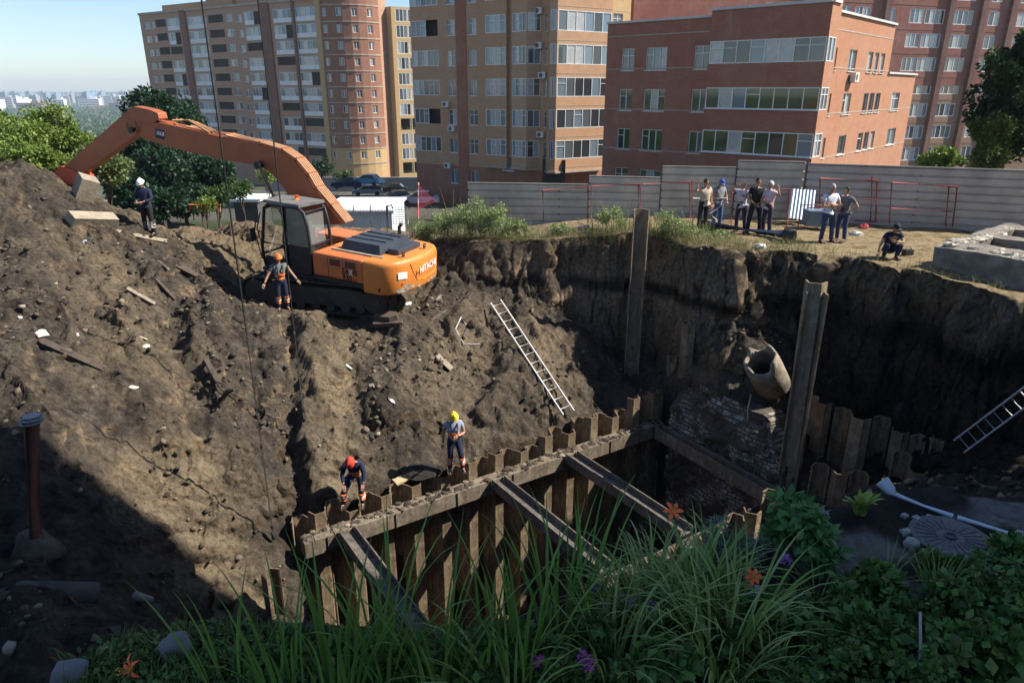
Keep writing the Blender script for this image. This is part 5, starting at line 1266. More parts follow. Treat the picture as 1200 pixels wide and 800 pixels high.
for k, y in enumerate((-.16, .0, .16)):
    mb = MB(); mb.tube([(hp0[0][0], y, hp0[0][1] + .12), (hp0[1][0], y, hp0[1][1] + .16 + .05 * k), (hp0[2][0], y, hp0[2][1] + .06)], .035, 6); mb.build('hydraulic_hose', HOSE, bm_, local=True)
line = [bp(*q, .36) for q in ((212, 151), (260, 161), (300, 170), (326, 178), (342, 189), (356, 206), (365, 222), (383, 243), (400, 264))]
def offl(P, o):
    out = []
    for i, p in enumerate(P):
        d = (Vector(P[min(i + 1, len(P) - 1)]) - Vector(P[max(i - 1, 0)])).normalized(); n = Vector((d.y, -d.x)); n = n if n.y - n.x > 0 else -n
        out.append((p[0] + n.x * o, p[1] + n.y * o))
    return out
for k, y in enumerate((-.17, -.085, .0, .085, .17)):
    mb = MB(); mb.tube([(x, y, z) for x, z in offl(line, .06)[(0 if k in (1, 3) else 1):]], .038, 6); mb.build('hydraulic_pipe', HOSE, bm_, local=True)
for x, z in offl(line, .07)[1:-1]:
    mb = MB(); mb.box((x, 0, z), (.05, .4, .07)); mb.build('pipe_clamp', OR_SHADE, bm_, local=True)
e2_ = bp(305, 193, .36)
for s in (-1, 1):
    f_ = (1.0, 1.45); mb = MB(); mb.tube([(e2_[0], .43 * s, e2_[1]), (f_[0] * .8 + e2_[0] * .2, .43 * s, f_[1] * .8 + e2_[1] * .2)], .065, 12); r_ = mb.build('boom_ram_rod', CHR, ex, local=True)
    mb = MB(); mb.tube([(f_[0] * .8 + e2_[0] * .2, .43 * s, f_[1] * .8 + e2_[1] * .2), (f_[0], .43 * s, f_[1])], .12, 14); mb.build('boom_ram', OR, ex, local=True)
    mb = MB(); mb.tube([(e2_[0], .33 * s, e2_[1]), (e2_[0], .52 * s, e2_[1])], .13, 14); mb.build('ram_pin', BLK, bm_, local=True)
mb = MB(); q = [bp(*p_, .34) for p_ in ((179, 151), (190, 153.5), (190, 164.5), (179, 161.5))]; mb.add([(x, .233, z) for x, z in q], [(0, 1, 2, 3)]); sg = mb.build('sign', M('navy_sign', (.03, .03, .06), (.04, .04, .08)), bm_, local=True)
mb = MB(); q = [bp(*p_, .34) for p_ in ((180, 153.2), (189.2, 155.5), (189.2, 160.2), (180, 157.6))]; mb.add([(x, .237, z) for x, z in q], [(0, 1, 2, 3)]); mb.build('sign_panel', WHT, sg, local=True)
mb = MB(); o_ = bp(180.6, 157.2, .34); e_ = bp(188.6, 159.4, .34); axv = Vector((e_[0] - o_[0], 0, e_[1] - o_[1])); text_mesh(mb, 'KTK', (o_[0], .238, o_[1]), axv, Vector((-axv.z, 0, axv.x)) * (1 if axv.x > 0 else -1), .13, 0, .004, 0, axv.length); mb.build('lettering', BLT, sg, local=True)
for qs in (((150, 142), (148, 152), (152, 160), (159, 158)), ((158, 140), (161, 150), (157, 160))):
    mb = MB(); mb.tube([(bp(*p_, .3)[0], .30, bp(*p_, .3)[1]) for p_ in qs], .022, 6); mb.build('hydraulic_hose', HOSE, am, local=True)
# ------------------------------------------------------------------ people
SKIN = M('skin', (.42, .25, .17), (.36, .20, .13), 8, .6); EYE = M('eye_dark', (.03, .02, .02))
def skin_grow(verts, edges, radii, sub=1):
    m = bpy.data.meshes.new('grow'); m.from_pydata([tuple(v) for v in verts], edges, []); o = bpy.data.objects.new('grow', m); col.objects.link(o)
    o.modifiers.new('s', 'SKIN'); sl = m.skin_vertices[0].data
    for k, r_ in enumerate(radii):
        sl[k].radius = (r_, r_) if not isinstance(r_, tuple) else r_; sl[k].use_root = (k == 0)
    if sub: u = o.modifiers.new('u', 'SUBSURF'); u.levels = u.render_levels = sub
    bpy.context.view_layer.update()
    e = o.evaluated_get(bpy.context.evaluated_depsgraph_get()); r_ = bpy.data.meshes.new_from_object(e)
    vs_ = [v.co.copy() for v in r_.vertices]; fs = [tuple(p.vertices) for p in r_.polygons]
    bpy.data.objects.remove(o); bpy.data.meshes.remove(m); bpy.data.meshes.remove(r_); return vs_, fs
def grow(mb, verts, edges, radii, mat=0, sub=1):
    v_, f_ = skin_grow(verts, edges, radii, sub); mb.add(v_, f_, mat, True)
def person(label, loc, rz, pose=None, shirt=None, sleeve='short', trousers=None, boots=None, head='hair', headmat=None, knee=None, vest=None, scale=1.0, tilt=(0, 0), hair=None, group=None, shorts=False):
    """pose: joint positions in the person's own frame (x to their right, y ahead, z up)"""
    J = dict(pel=(0, 0, .96), wai=(0, .005, 1.10), che=(0, .0, 1.32), nec=(0, -.01, 1.50), hea=(0, .02, 1.64),
             ls=(-.185, -.01, 1.42), le=(-.25, -.03, 1.14), lh=(-.26, .06, .90), rs=(.185, -.01, 1.42), re=(.25, -.03, 1.14), rh=(.26, .06, .90),
             lhip=(-.10, 0, .92), lk=(-.12, .03, .50), la=(-.13, -.02, .09), lt=(-.15, .17, .045), rhip=(.10, 0, .92), rk=(.12, .03, .50), ra=(.13, -.02, .09), rt=(.15, .17, .045))
    J.update(pose or {}); J = {k: Vector(v) * scale for k, v in J.items()}; s = scale
    t = thing('person', label, 'person', loc, rz, group)
    body = MB()
    order = ['pel', 'wai', 'che', 'nec', 'ls', 'le', 'lw', 'rs', 're', 'rw', 'lhip', 'lk', 'la', 'rhip', 'rk', 'ra', 'lt', 'rt']
    J['lw'] = J['le'].lerp(J['lh'], .92); J['rw'] = J['re'].lerp(J['rh'], .92)
    rad = dict(pel=.125, wai=.12, che=.135, nec=.06, ls=.068, le=.043, lw=.028, rs=.068, re=.043, rw=.028, lhip=.095, lk=.058, la=.042, rhip=.095, rk=.058, ra=.042, lt=.034, rt=.034)
    idx = {k: i for i, k in enumerate(order)}
    E_ = [('pel', 'wai'), ('wai', 'che'), ('che', 'nec'), ('che', 'ls'), ('ls', 'le'), ('le', 'lw'), ('che', 'rs'), ('rs', 're'), ('re', 'rw'), ('pel', 'lhip'), ('lhip', 'lk'), ('lk', 'la'), ('la', 'lt'), ('pel', 'rhip'), ('rhip', 'rk'), ('rk', 'ra'), ('ra', 'rt')]
    grow(body, [J[k] for k in order], [(idx[a], idx[b]) for a, b in E_], [rad[k] * s for k in order])
    # neck and head with brow, nose, chin and ears
    up = (J['hea'] - J['nec']).normalized(); hd = J['hea']; fw = J.get('face', Vector((0, 1, 0))); fw = (fw - up * fw.dot(up)).normalized(); rt_ = fw.cross(up)
    Hm = Matrix((rt_, fw, up)).transposed()
    body.tube([J['nec'] - up * .04 * s, hd - up * .04 * s], [.062 * s, .052 * s], 10)
    o = len(body.v); body.ball(hd + up * .01 * s, (.076 * s, .094 * s, .118 * s), 16, 12, 0, Hm)
    body.ball(hd + fw * .06 * s - up * .075 * s, (.045 * s, .035 * s, .035 * s), 10, 6, 0, Hm)
    body.tube([hd + fw * .088 * s + up * .012 * s, hd + fw * .115 * s - up * .025 * s, hd + fw * .09 * s - up * .035 * s], [.01 * s, .016 * s, .01 * s], 8)
    for q in (-1, 1):
        body.ball(hd + rt_ * .078 * q * s - up * .005 * s, (.012 * s, .022 * s, .034 * s), 8, 6, 0, Hm); body.ball(hd + fw * .083 * s + rt_ * .031 * q * s + up * .014 * s, (.013 * s, .010 * s, .008 * s), 8, 6, 1, Hm)
    body.ball(hd + fw * .089 * s - up * .058 * s, (.024 * s, .008 * s, .006 * s), 8, 5, 2, Hm)
    # hands: palm, four fingers of their own lengths, thumb from the side of the palm
    for sd_, sg in (('l', -1), ('r', 1)):
        el, hn = J[sd_ + 'e'], J[sd_ + 'h']; d = (hn - el).normalized(); side = d.cross(Vector((0, 1, .01))).normalized() * sg; nrm = side.cross(d)
        if abs(d.y) > .8: side = Vector((1, 0, 0)) * sg; nrm = side.cross(d)
        inner = -side
        body.box(hn + d * .045 * s, (.075 * s, .03 * s, .09 * s), Matrix((side, nrm, d)).transposed())
        for k, ln_ in enumerate((.066, .078, .072, .055)):
            p0 = hn + d * .085 * s + side * (k - 1.5) * .019 * s; p1 = p0 + (d * .9 - nrm * .1 * sg) * ln_ * .5 * s; p2 = p1 + (d * .75 + inner * .3) * ln_ * .5 * s
            body.tube([p0, p1, p2], [.009 * s, .008 * s, .006 * s], 6)
        p0 = hn + d * .02 * s + nrm * .03 * s; body.tube([p0, p0 + (d * .5 + nrm * .7) * .035 * s, p0 + (d * .9 + nrm * .6) * .06 * s], [.012 * s, .010 * s, .007 * s], 6)
    body.build('body', [SKIN, EYE, M('lips', (.34, .14, .11))], t, local=True)
    if shirt is not None:
        mb = MB(); sl = {'short': .62, 'long': .97, 'vest': .08}[sleeve]
        def mid(a, b, f): return J[a].lerp(J[b], f)
        dn_ = (J['pel'] - J['wai']).normalized(); V_ = [J['pel'] + dn_ * .13 * s, J['wai'], J['che'], J['che'].lerp(J['nec'], .62)]; Rr = [.156 * s, .15 * s, .168 * s, .09 * s]; Ed = [(0, 1), (1, 2), (2, 3)]
        for q in 'lr':
            if sl > 1 or sleeve == 'long': ch = [J[q + 's'], J[q + 'e'], mid(q + 'e', q + 'w', .85)]; rr = [.082 * s, .058 * s, .043 * s]
            else: ch = [J[q + 's'], mid(q + 's', q + 'e', sl)]; rr = [.082 * s, .066 * s]
            b0 = len(V_); V_ += ch; Rr += rr; Ed += [(2, b0)] + [(b0 + i, b0 + i + 1) for i in range(len(ch) - 1)]
        grow(mb, V_, Ed, Rr)
        if vest is None: mb.tube([J['wai'], J['pel'] + dn_ * .0 * s, J['pel'] + dn_ * .055 * s], [.150 * s, .172 * s, .176 * s], 18)
        mb.build('shirt', shirt, t, local=True)
    if trousers is not None:
        mb = MB(); V_ = [J['wai'].lerp(J['che'], .1), J['pel']]; Rr = [.136 * s, .142 * s]; Ed = [(0, 1)]
        for q in 'lr':
            an = J[q + 'k'].lerp(J[q + 'a'], 1.06)
            b0 = len(V_); V_ += [J[q + 'hip'], J[q + 'k'], an]; Rr += [.108 * s, .076 * s, .066 * s]; Ed += [(1, b0), (b0, b0 + 1), (b0 + 1, b0 + 2)]
        grow(mb, V_, Ed, Rr); mb.build('trousers', trousers, t, local=True)
    if vest is not None:      # bright bib over the belly
        mb = MB(); a = J['pel'].lerp(J['wai'], .45); b = J['wai'].lerp(J['che'], .35); mb.tube([a, J['wai'], b], [.157 * s, .155 * s, .16 * s], 16, 0, True); mb.build('waistband', vest, t, local=True)
        mb = MB()
        for q in (-1, 1):
            mb.tube([b + Vector((.07 * q, .13, .0)) * s, J['che'] + Vector((.08 * q, .155, .03)) * s, J['che'].lerp(J['nec'], .6) + Vector((.085 * q, .03, .035)) * s, J['che'] + Vector((.06 * q, -.165, .0)) * s], .022 * s, 6)
        mb.build('braces', trousers, t, local=True)
    if knee is not None:
        for q in 'lr':
            mb = MB(); a = J[q + 'k'].lerp(J[q + 'a'], .12); b = J[q + 'k'].lerp(J[q + 'a'], .58); mb.tube([a, b], [.086 * s, .082 * s], 14); mb.build('reflective_band', knee, t, local=True)
            c = J[q + 'k'].lerp(J[q + 'a'], .33); d_ = (b - a).normalized(); mb = MB(); mb.tube([c - d_ * .02 * s, c + d_ * .02 * s], .088 * s, 14); mb.build('reflective_stripe', M('silver_stripe', (.6, .6, .58)), t, local=True)
    for q in 'lr':
        mb = MB(); a, tt = J[q + 'a'], J[q + 't']; d_ = (tt - a); d_.z *= .3
        grow(mb, [a + Vector((0, 0, .06)) * s, a - Vector((0, 0, .025)) * s, tt], [(0, 1), (1, 2)], [.056 * s, .058 * s, .045 * s]); mb.box((a + tt) / 2 - Vector((0, 0, .05)) * s + Vector((0, 0, .02)) * s, (.095 * s, d_.length * 1.25 + .1 * s, .03 * s), math.atan2(d_.y, d_.x) - math.pi / 2)
        mb.build('boot', boots or M('black_boot', (.025, .022, .02)), t, local=True)
    if head in ('helmet', 'cap', 'hair'):
        mb = MB()
        if head == 'helmet':
            mb.ball(hd + up * .035 * s, (.108 * s, .128 * s, .115 * s), 20, 7, 0, Hm, 0, 90); mb.ball(hd + up * .035 * s + fw * .012 * s, (.125 * s, .155 * s, .012 * s), 20, 4, 0, Hm); mb.box(hd + up * .145 * s, (.03 * s, .17 * s, .02 * s), Hm)
        elif head == 'cap':
            mb.ball(hd + up * .03 * s, (.088 * s, .106 * s, .105 * s), 18, 6, 0, Hm, 0, 90); mb.ball(hd + up * .035 * s + fw * .12 * s, (.07 * s, .08 * s, .01 * s), 14, 4, 0, Hm)
        else: mb.ball(hd + up * .022 * s - fw * .014 * s, (.086 * s, .1 * s, .118 * s), 16, 8, 0, Hm, -8, 90, .0)
        mb.build({'helmet': 'helmet', 'cap': 'cap', 'hair': 'hair'}[head], headmat, t, local=True)
        if head != 'hair':
            mb = MB(); mb.ball(hd - fw * .022 * s + up * .0 * s, (.081 * s, .088 * s, .1 * s), 14, 6, 0, Hm, -35, 20); mb.build('hair', hair or M('dark_hair', (.03, .022, .016)), t, local=True)
    return t
def cl(name, c, c2=None): return M(name, c, c2, 9, .9, 0, .35, 60)
NAVY = cl('navy_workwear', (.018, .024, .06)); HIV = cl('orange_hi_vis', (.9, .22, .05), (.8, .18, .04)); DEN = cl('blue_denim', (.07, .12, .24), (.05, .09, .19)); BLKC = cl('black_cloth', (.02, .018, .02)); GREYT = cl('grey_tshirt', (.24, .24, .26)); WHC = cl('white_shirt', (.62, .64, .68), (.55, .58, .64))
PINK = cl('pale_pink_shirt', (.62, .47, .52)); BEI = cl('beige_shirt', (.52, .43, .33)); PLUM = cl('plum_trousers', (.045, .03, .05)); LIL = cl('pale_lilac_shirt', (.50, .47, .54)); DGRT = cl('slate_tshirt', (.13, .135, .15)); JEAN2 = cl('dark_denim', (.035, .055, .13), (.03, .045, .1))
GH = M('grey_hair', (.42, .41, .40)); DH = M('dark_hair', (.03, .022, .016))
def gpos(u, v, z=0.0):
    g = G(u, v, z); return Vector((g.x, g.y, gzz(g.x, g.y)))
def face_cam(p, extra=0): return math.atan2(-p.y, -p.x) - math.pi / 2 + R(extra)
def feet(u, v):
    g = S(u, v); return Vector((g.x, g.y, g.z))
# workers
p = feet(177, 276); person('worker in a white helmet and dark navy overalls standing on the mound', p, face_cam(p, -35), dict(lh=(-.1, .3, 1.1), le=(-.26, .06, 1.14), rh=(.08, .3, 1.08), re=(.27, .05, 1.14), hea=(0, .06, 1.63), face=(0, 1, -.4)), NAVY, 'long', BLKC, None, 'helmet', M('white_helmet', (.75, .76, .78), (.65, .66, .68)), cl('grey_band', (.3, .3, .31)))
p = gpos(331, 350, -1.46); person('worker in an orange helmet with arms spread, in front of the excavator tracks', p, face_cam(p, 10), dict(lh=(-.48, .16, .94), le=(-.35, .02, 1.15), rh=(.5, .12, .93), re=(.36, .02, 1.15)), cl('grey_green_tshirt', (.16, .17, .15)), 'short', NAVY, None, 'helmet', M('orange_helmet', (.8, .2, .05)), HIV, HIV)
zw = zt
p = W3(WALL_A, -4.98, -.2, 1.15); person('worker in a red helmet stooping with one foot up on the sheet piles', p + Vector((0, 0, -.12)), face_cam(p, -12), dict(pel=(0, -.12, .92), wai=(0, -.04, 1.06), che=(0, .10, 1.24), nec=(0, .22, 1.37), hea=(.02, .33, 1.45), face=(0, 1, -.9), ls=(-.185, .14, 1.31), le=(-.26, .22, 1.05), lh=(-.24, .36, .86), rs=(.185, .14, 1.31), re=(.27, .2, 1.05), rh=(.22, .36, .84), lhip=(-.1, -.1, .88), lk=(-.13, .06, .5), la=(-.12, -.06, .1), lt=(-.13, .13, .05), rhip=(.1, -.1, .88), rk=(.24, .3, .64), ra=(.3, .16, .22), rt=(.34, .35, .18)), NAVY, 'long', NAVY, None, 'helmet', M('red_helmet', (.62, .06, .04)), HIV, HIV)
p = G(533, 548, -4.75); person('worker in a yellow helmet and grey shirt standing on the sheet pile tops', Vector((p.x, p.y, -4.86)), face_cam(p, 8), dict(hea=(0, .07, 1.62), face=(-.1, 1, -.7), lh=(-.05, .27, 1.16), le=(-.27, .05, 1.14), rh=(.30, .02, .84), re=(.27, -.03, 1.13), rk=(.11, .05, .5), lk=(-.16, .16, .52), la=(-.2, .06, .12), lt=(-.22, .26, .1)), cl('pale_grey_blue_shirt', (.30, .34, .42)), 'short', NAVY, None, 'helmet', M('yellow_helmet', (.8, .55, .05)), HIV, HIV)
# onlookers on the turf
p = gpos(822, 272); person('man in a beige shirt gripping the red post, leftmost of the onlookers', p, face_cam(p, 28), dict(pel=(-.04, 0, .95), rh=(.32, .1, 1.62), re=(.38, .08, 1.38), lk=(-.1, .02, .5), hea=(.0, .03, 1.64)), BEI, 'short', BLKC, None, 'hair', DH)
p = gpos(839, 268); person('man in a bright blue cap, grey T-shirt and jeans behind the white cross braces', p, face_cam(p, 40), dict(pel=(.05, 0, .95), rk=(.16, .06, .5), ra=(.2, .05, .09), rt=(.24, .23, .045), hea=(.0, .07, 1.63), face=(.2, 1, -.5), lh=(-.2, .2, .98), le=(-.3, .02, 1.14)), GREYT, 'short', DEN, None, 'cap', M('blue_cap', (.03, .10, .42)))
p = gpos(866, 271); person('onlooker in a pale lilac shirt shading the eyes with a raised hand', p, face_cam(p, -22), dict(pel=(-.05, 0, .95), lk=(-.17, .05, .5), la=(-.2, 0, .09), lt=(-.25, .18, .045), rh=(.05, .16, 1.70), re=(.36, .1, 1.52), lh=(-.16, .2, 1.3), le=(-.32, .05, 1.2)), LIL, 'short', PLUM, None, 'hair', DH, scale=.97)
p = gpos(882, 273); person('man all in black with hands clasped, between onlookers in pale shirts', p, face_cam(p, 14), dict(lk=(-.17, .02, .5), la=(-.2, -.02, .09), lt=(-.26, .15, .045), rk=(.16, .02, .5), ra=(.18, -.02, .09), lh=(-.02, .2, .98), le=(-.28, .03, 1.12), rh=(.04, .22, .96), re=(.28, .03, 1.12)), BLKC, 'short', BLKC, None, 'hair', DH, scale=1.06)
p = gpos(897, 275); person('white haired man in a pale pink shirt raising one elbow, rightmost by the barrier', p, face_cam(p, -38), dict(pel=(.05, -.02, .95), lh=(-.36, .1, 1.58), le=(-.4, .05, 1.34), rh=(.02, .22, 1.1), re=(.28, .08, 1.1)), PINK, 'short', PLUM, None, 'hair', M('white_hair', (.6, .6, .58)))
p = gpos(966, 284); person('grey haired man in a white shirt and dark jeans with folded arms', p, face_cam(p, 32), dict(pel=(.03, 0, .96), lk=(-.16, .03, .5), la=(-.2, 0, .09), lt=(-.25, .17, .045), lh=(.12, .2, 1.2), le=(-.27, .1, 1.14), rh=(-.12, .22, 1.16), re=(.27, .1, 1.12)), WHC, 'short', JEAN2, None, 'hair', GH, scale=1.05)
p = gpos(984, 283); person('man in a slate grey T-shirt and jeans with a hand on his hip', p, face_cam(p, -30), dict(pel=(-.05, 0, .95), lh=(-.16, .04, .98), le=(-.4, -.08, 1.16), rh=(.1, .16, 1.0), re=(.28, .02, 1.14)), DGRT, 'short', JEAN2, M('tan_boot', (.16, .11, .07)), 'hair', DH, scale=.98)
sq = dict(pel=(0, -.14, .24), wai=(0, -.10, .40), che=(0, .04, .62), nec=(0, .12, .79), hea=(0, .19, .92), face=(-.4, 1, -.5), ls=(-.185, .1, .72), le=(-.22, .28, .52), lh=(.02, .36, .56), rs=(.185, .1, .72), re=(.36, .24, .46), rh=(.42, .34, .20), lhip=(-.1, -.1, .24), lk=(-.18, .32, .46), la=(-.16, .10, .09), lt=(-.18, .28, .045), rhip=(.1, -.1, .24), rk=(.2, .32, .46), ra=(.18, .10, .09), rt=(.2, .28, .045))
p = gpos(1041, 303, -.02); person('man in navy clothes and a dark cap squatting at the edge of the pit', p, face_cam(p, 20), sq, NAVY, 'short', NAVY, None, 'cap', M('dark_cap', (.02, .022, .035)))
# ------------------------------------------------------------------ fences and barriers beyond the pit
M_FEN = M('weathered_sheet_metal', (.54, .52, .46), (.38, .36, .32), 1.1, .5, .1); M_FENP = M('mauve_sheet_metal', (.48, .46, .43), (.33, .31, .29), 1.1, .5, .1); M_RED = M('red_barrier_paint', (.36, .05, .05), (.24, .045, .045), 8, .6); M_POST = M('dark_fence_post', (.09, .09, .09))
def rib_panel(root, A, B, zlo, zhi, mat, per=.30):
    A, B = Vector(A), Vector(B); d = (B - A).normalized(); n = Vector((d.y, -d.x)); n = n if n.y < 0 else -n
    prof = []; z = zlo
    while z < zhi: prof += [(z, 0), (z + per * .72, 0), (z + per * .79, -.06), (z + per * .93, -.06)]; z += per
    prof = [(min(a, zhi), o) for a, o in prof] + [(zhi, 0)]
    mb = MB(); L = (B - A).length; k = max(1, int(L / 1.15)); vs_ = []
    for i in range(k + 1):
        q = A.lerp(B, i / k) + n * (.02 * (i % 2) - .01)
        vs_ += [Vector((q.x + n.x * o, q.y + n.y * o, a)) for a, o in prof]
    m = len(prof); mb.add(vs_, [(i * m + j, (i + 1) * m + j, (i + 1) * m + j + 1, i * m + j + 1) for i in range(k) for j in range(m - 1)])
    mb.bar(Vector((*A, zhi + .015)), Vector((*B, zhi + .015)), .06, .03)
    mb.build('panel', mat, root)
    for i in range(0, k + 1, 3):
        q = A.lerp(B, i / k) - n * .08; p = MB(); p.bar((q.x, q.y, zlo - .5), (q.x, q.y, zhi - .05), .07, .07); p.build('post', M_POST, root)
def fx(u, y): return Y(u, 300, y).x
runs = [((548, 29.0), (692, 28.4), 215.5, M_FEN), ((690, 28.2), (777, 27.6), 207.5, M_FEN), ((775, 27.5), (866, 27.0), 196, M_FEN), ((862, 26.9), (941, 26.4), 189.5, M_FEN)]
fr = thing('metal_fence', 'stepped grey fence of ribbed metal sheets behind the onlookers and the tall pile', 'fence', Vector((fx(700, 28), 28, -.6)))
for (u0, y0), (u1, y1), v, m_ in runs:
    zh = zat((y0 + y1) / 2, v); rib_panel(fr, (D(u0, v, y0 * .985).x, y0), (D(u1, v, y1 * .985).x, y1), zh - 2.35, zh, m_)
fr2 = thing('metal_fence', 'long mauve grey ribbed metal fence running off at the right behind the folded arms man', 'fence', Vector((fx(1050, 25), 25, 0)))
q0, q1 = Vector((D(941, 190, 26.0).x, 26.2)), Vector((D(1262, 209, 23.4).x, 23.2))
rib_panel(fr2, q0, q1, -.35, zat(26.2, 190) - .06, M_FENP, .27)
def frame(label, pts, y, braces=(), mat=None, r=.026, name='barrier_frame'):
    t = thing(name, label, 'barrier', Y(pts[0][0], pts[0][1], y))
    for k in range(len(pts) - 1):
        if pts[k] is None or pts[k + 1] is None: continue
        mb = MB(); a, b = Y(*pts[k], y), Y(*pts[k + 1], y); mb.tube([a, b], r, 8); mb.build('post' if abs(pts[k][0] - pts[k + 1][0]) < 8 else 'rail', mat or M_RED, t)
    for a, b, m_ in braces:
        mb = MB(); mb.tube([Y(*a, y - .06), Y(*b, y - .06)], .02, 8); mb.build('brace', m_, t)
    return t
WSC = M('white_scaffold_tube', (.66, .64, .64), (.5, .42, .42), 12, .5)
frame('red pipe frame standing in front of the lowest step of the grey fence', [(637, 258), (636, 223), (689, 219), (689, 262), None, (693, 262), (693, 219)], 26.9)
frame('red pipe frame between the tall pile and the double red posts', [(694, 218), (750, 216), (751, 256), None, (748, 256), (748, 217)], 26.6)
frame('thin red rail frame right of the tall pile', [(753, 216), (808, 214), (809, 270)], 25.8)
frame('red and white barrier frame with crossed braces in front of the jeans man', [(812, 272), (811, 212), None, (857, 268), (857, 224)], 24.4, [((812, 232.5), (851, 232.5), WSC), ((814, 236), (840, 258), WSC), ((856, 233), (822, 258), WSC)])
frame('red barrier frame right of the pink shirted man', [(858, 226), (925, 222), (922, 270)], 24.2)
frame('dark red pipe frame leaning on the mauve fence behind the folded arms man', [(960, 256), (961, 209), (1028, 212), (1026, 260), (960, 256), None, (1020, 259), (1022, 206)], 24.9, [((962, 232), (1026, 234), M_RED)])
frame('dark red pipe frame on the mauve fence above the squatting man', [(1042, 262), (1045, 214), (1122, 219), (1116, 266), None, (1108, 265), (1112, 219)], 24.2, [((1044, 244), (1116, 248), M_RED)])
t = thing('leaning_sheet', 'pale blue corrugated sheet leaning on the fence by the white shirted man', 'metal sheet', Y(940, 256, 25.2)); mb = MB()
a, b, c, d = Y(923, 255, 25.2), Y(952, 259, 25.0), Y(956, 223, 25.7), Y(928, 221, 25.9); k = 14; vs_ = []
for i in range(k + 1):
    o_ = Vector((0, -.03 * (i % 2), 0)); vs_ += [a.lerp(b, i / k) + o_, d.lerp(c, i / k) + o_]
mb.add(vs_, [(2 * i, 2 * i + 2, 2 * i + 3, 2 * i + 1) for i in range(k)]); mb.build('sheet', M('pale_blue_sheet', (.36, .43, .50), (.28, .35, .42), 2, .45, .3), t)
# blue pipe with a collar
t = thing('water_pipe', 'dark blue plastic pipe lying on the turf edge at the feet of the onlookers', 'pipe', gpos(890, 277)); mb = MB()
a, b = gpos(822, 268) + Vector((0, 0, .17)), gpos(930, 283) + Vector((0, 0, .18)); mb.tube([a, b], .16, 18); mb.build('pipe', M('dark_blue_plastic', (.012, .022, .055), (.02, .03, .06), 3, .4), t)
mb = MB(); d_ = (b - a).normalized(); mb.tube([b - d_ * .35, b - d_ * .33, b, b + d_ * .02], [.165, .21, .21, .17], 18); mb.build('pipe_collar', BLK, t)
t = thing('water_pipe', 'short dark blue pipe lying behind the tall grass left of the tall pile', 'pipe', gpos(670, 266)); mb = MB(); a, b = gpos(646, 266) + Vector((0, 0, .12)), gpos(690, 264) + Vector((0, 0, .12)); mb.tube([a, b], .11, 14); mb.build('pipe', MATS['dark_blue_plastic'], t)
# generator behind the two men
p = gpos(952, 272); t = thing('generator', 'small blue generator in a red tube frame behind the white shirted man', 'generator', p); mb = MB(); mb.box(p + Vector((.25, .5, .42)), (.75, .5, .55)); mb.build('engine_casing', M('blue_grey_casing', (.16, .22, .3), (.1, .14, .2), 5, .6), t, .03)
for y in (.22, .78):
    mb = MB(); mb.tube([p + Vector((-.2, y, .02)), p + Vector((-.2, y, .8)), p + Vector((.7, y, .8)), p + Vector((.7, y, .02))], .022, 6); mb.build('tube_frame', M_RED, t)
for u, v, sx, sy, m_, lb in ((1003, 276, .5, .3, M_WHT if 'M_WHT' in globals() else m_white, 'crumpled white sack lying behind the man in the slate T-shirt'), (891, 291, .4, .28, m_white, 'white paper scrap on the turf edge below the blue pipe'), (1012, 268, .35, .3, M('red_sack', (.4, .05, .05), (.3, .04, .04)), 'red bag lying by the foot of the mauve fence')):
    p = gpos(u, v); mb = MB(); mb.ball(p + Vector((0, 0, .05)), (sx / 2, sy / 2, .11), 10, 6, 0, None, -90, 90, .22); tag(mb.build('sack', m_), lb, 'sack')
p = gpos(1063, 299); mb = MB(); mb.box(p + Vector((0, 0, .09)), (.3, .16, .18), .3); mb.tube([p + Vector((-.1, 0, .18)), p + Vector((-.06, 0, .26)), p + Vector((.06, 0, .26)), p + Vector((.1, 0, .18))], .012, 6); tag(mb.build('tool_bag', BLK, None, .02), 'small black tool bag on the dry ground right of the squatting man', 'bag')
p = gpos(1086, 262); mb = MB(); mb.prism([(-.1, 0), (.26, .08), (.3, .5), (.0, .45)], p + Vector((0, -.1, .35)), (1, 0, 0), (0, 0, 1), -.05, .05); tag(mb.build('plastic_jug', M('pale_blue_plastic', (.3, .36, .45))), 'pale blue plastic sheet piece hanging on the mauve fence', 'plastic sheet')

# ------------------------------------------------------------------ yard behind: shed, mesh fence, cars, nets, low wall
sh = thing('shed', 'low shed with a flat white roof behind the excavator', 'shed', (-7.5, 40, -3))
zr = zat(38, 246); x0, x1 = D(384, 246, 39.3).x, D(466, 246, 39.3).x
mb = MB(); mb.box(((x0 + x1) / 2, 40.3, zr - .05), (x1 - x0 + .1, 5.0, .1)); mb.build('roof', M('white_roof_sheet', (.78, .79, .8), (.66, .67, .68), .8, .6), sh)
mb = MB(); mb.box(((x0 + x1) / 2, 40.3, zr - 1.6), (x1 - x0 - .2, 4.6, 3.0)); mb.build('wall', M('white_shed_wall', (.62, .64, .66), (.5, .52, .54), 1, .7), sh)
mb = MB(); x2, x3 = D(272, 240, 44).x, D(305, 240, 44).x; s2 = thing('shed', 'small white roofed shed left of the excavator cab', 'shed', (x2, 45, -3)); mb.box(((x2 + x3) / 2, 45.5, zat(44, 236)), (x3 - x2, 3, .12)); mb.build('roof', MATS['white_roof_sheet'], s2); mb = MB(); mb.box(((x2 + x3) / 2, 45.5, zat(44, 236) - 1.6), (x3 - x2 - .3, 2.6, 3.0)); mb.build('wall', M('dark_shed_wall', (.09, .09, .085)), s2)
mf = thing('mesh_fence', 'white wire mesh fence with thin posts in front of the white roofed shed', 'fence', (-6.5, 35.5, -2.5)); ym = 35.5; zt_m, zb_m = zat(ym, 243), zat(ym, 262)
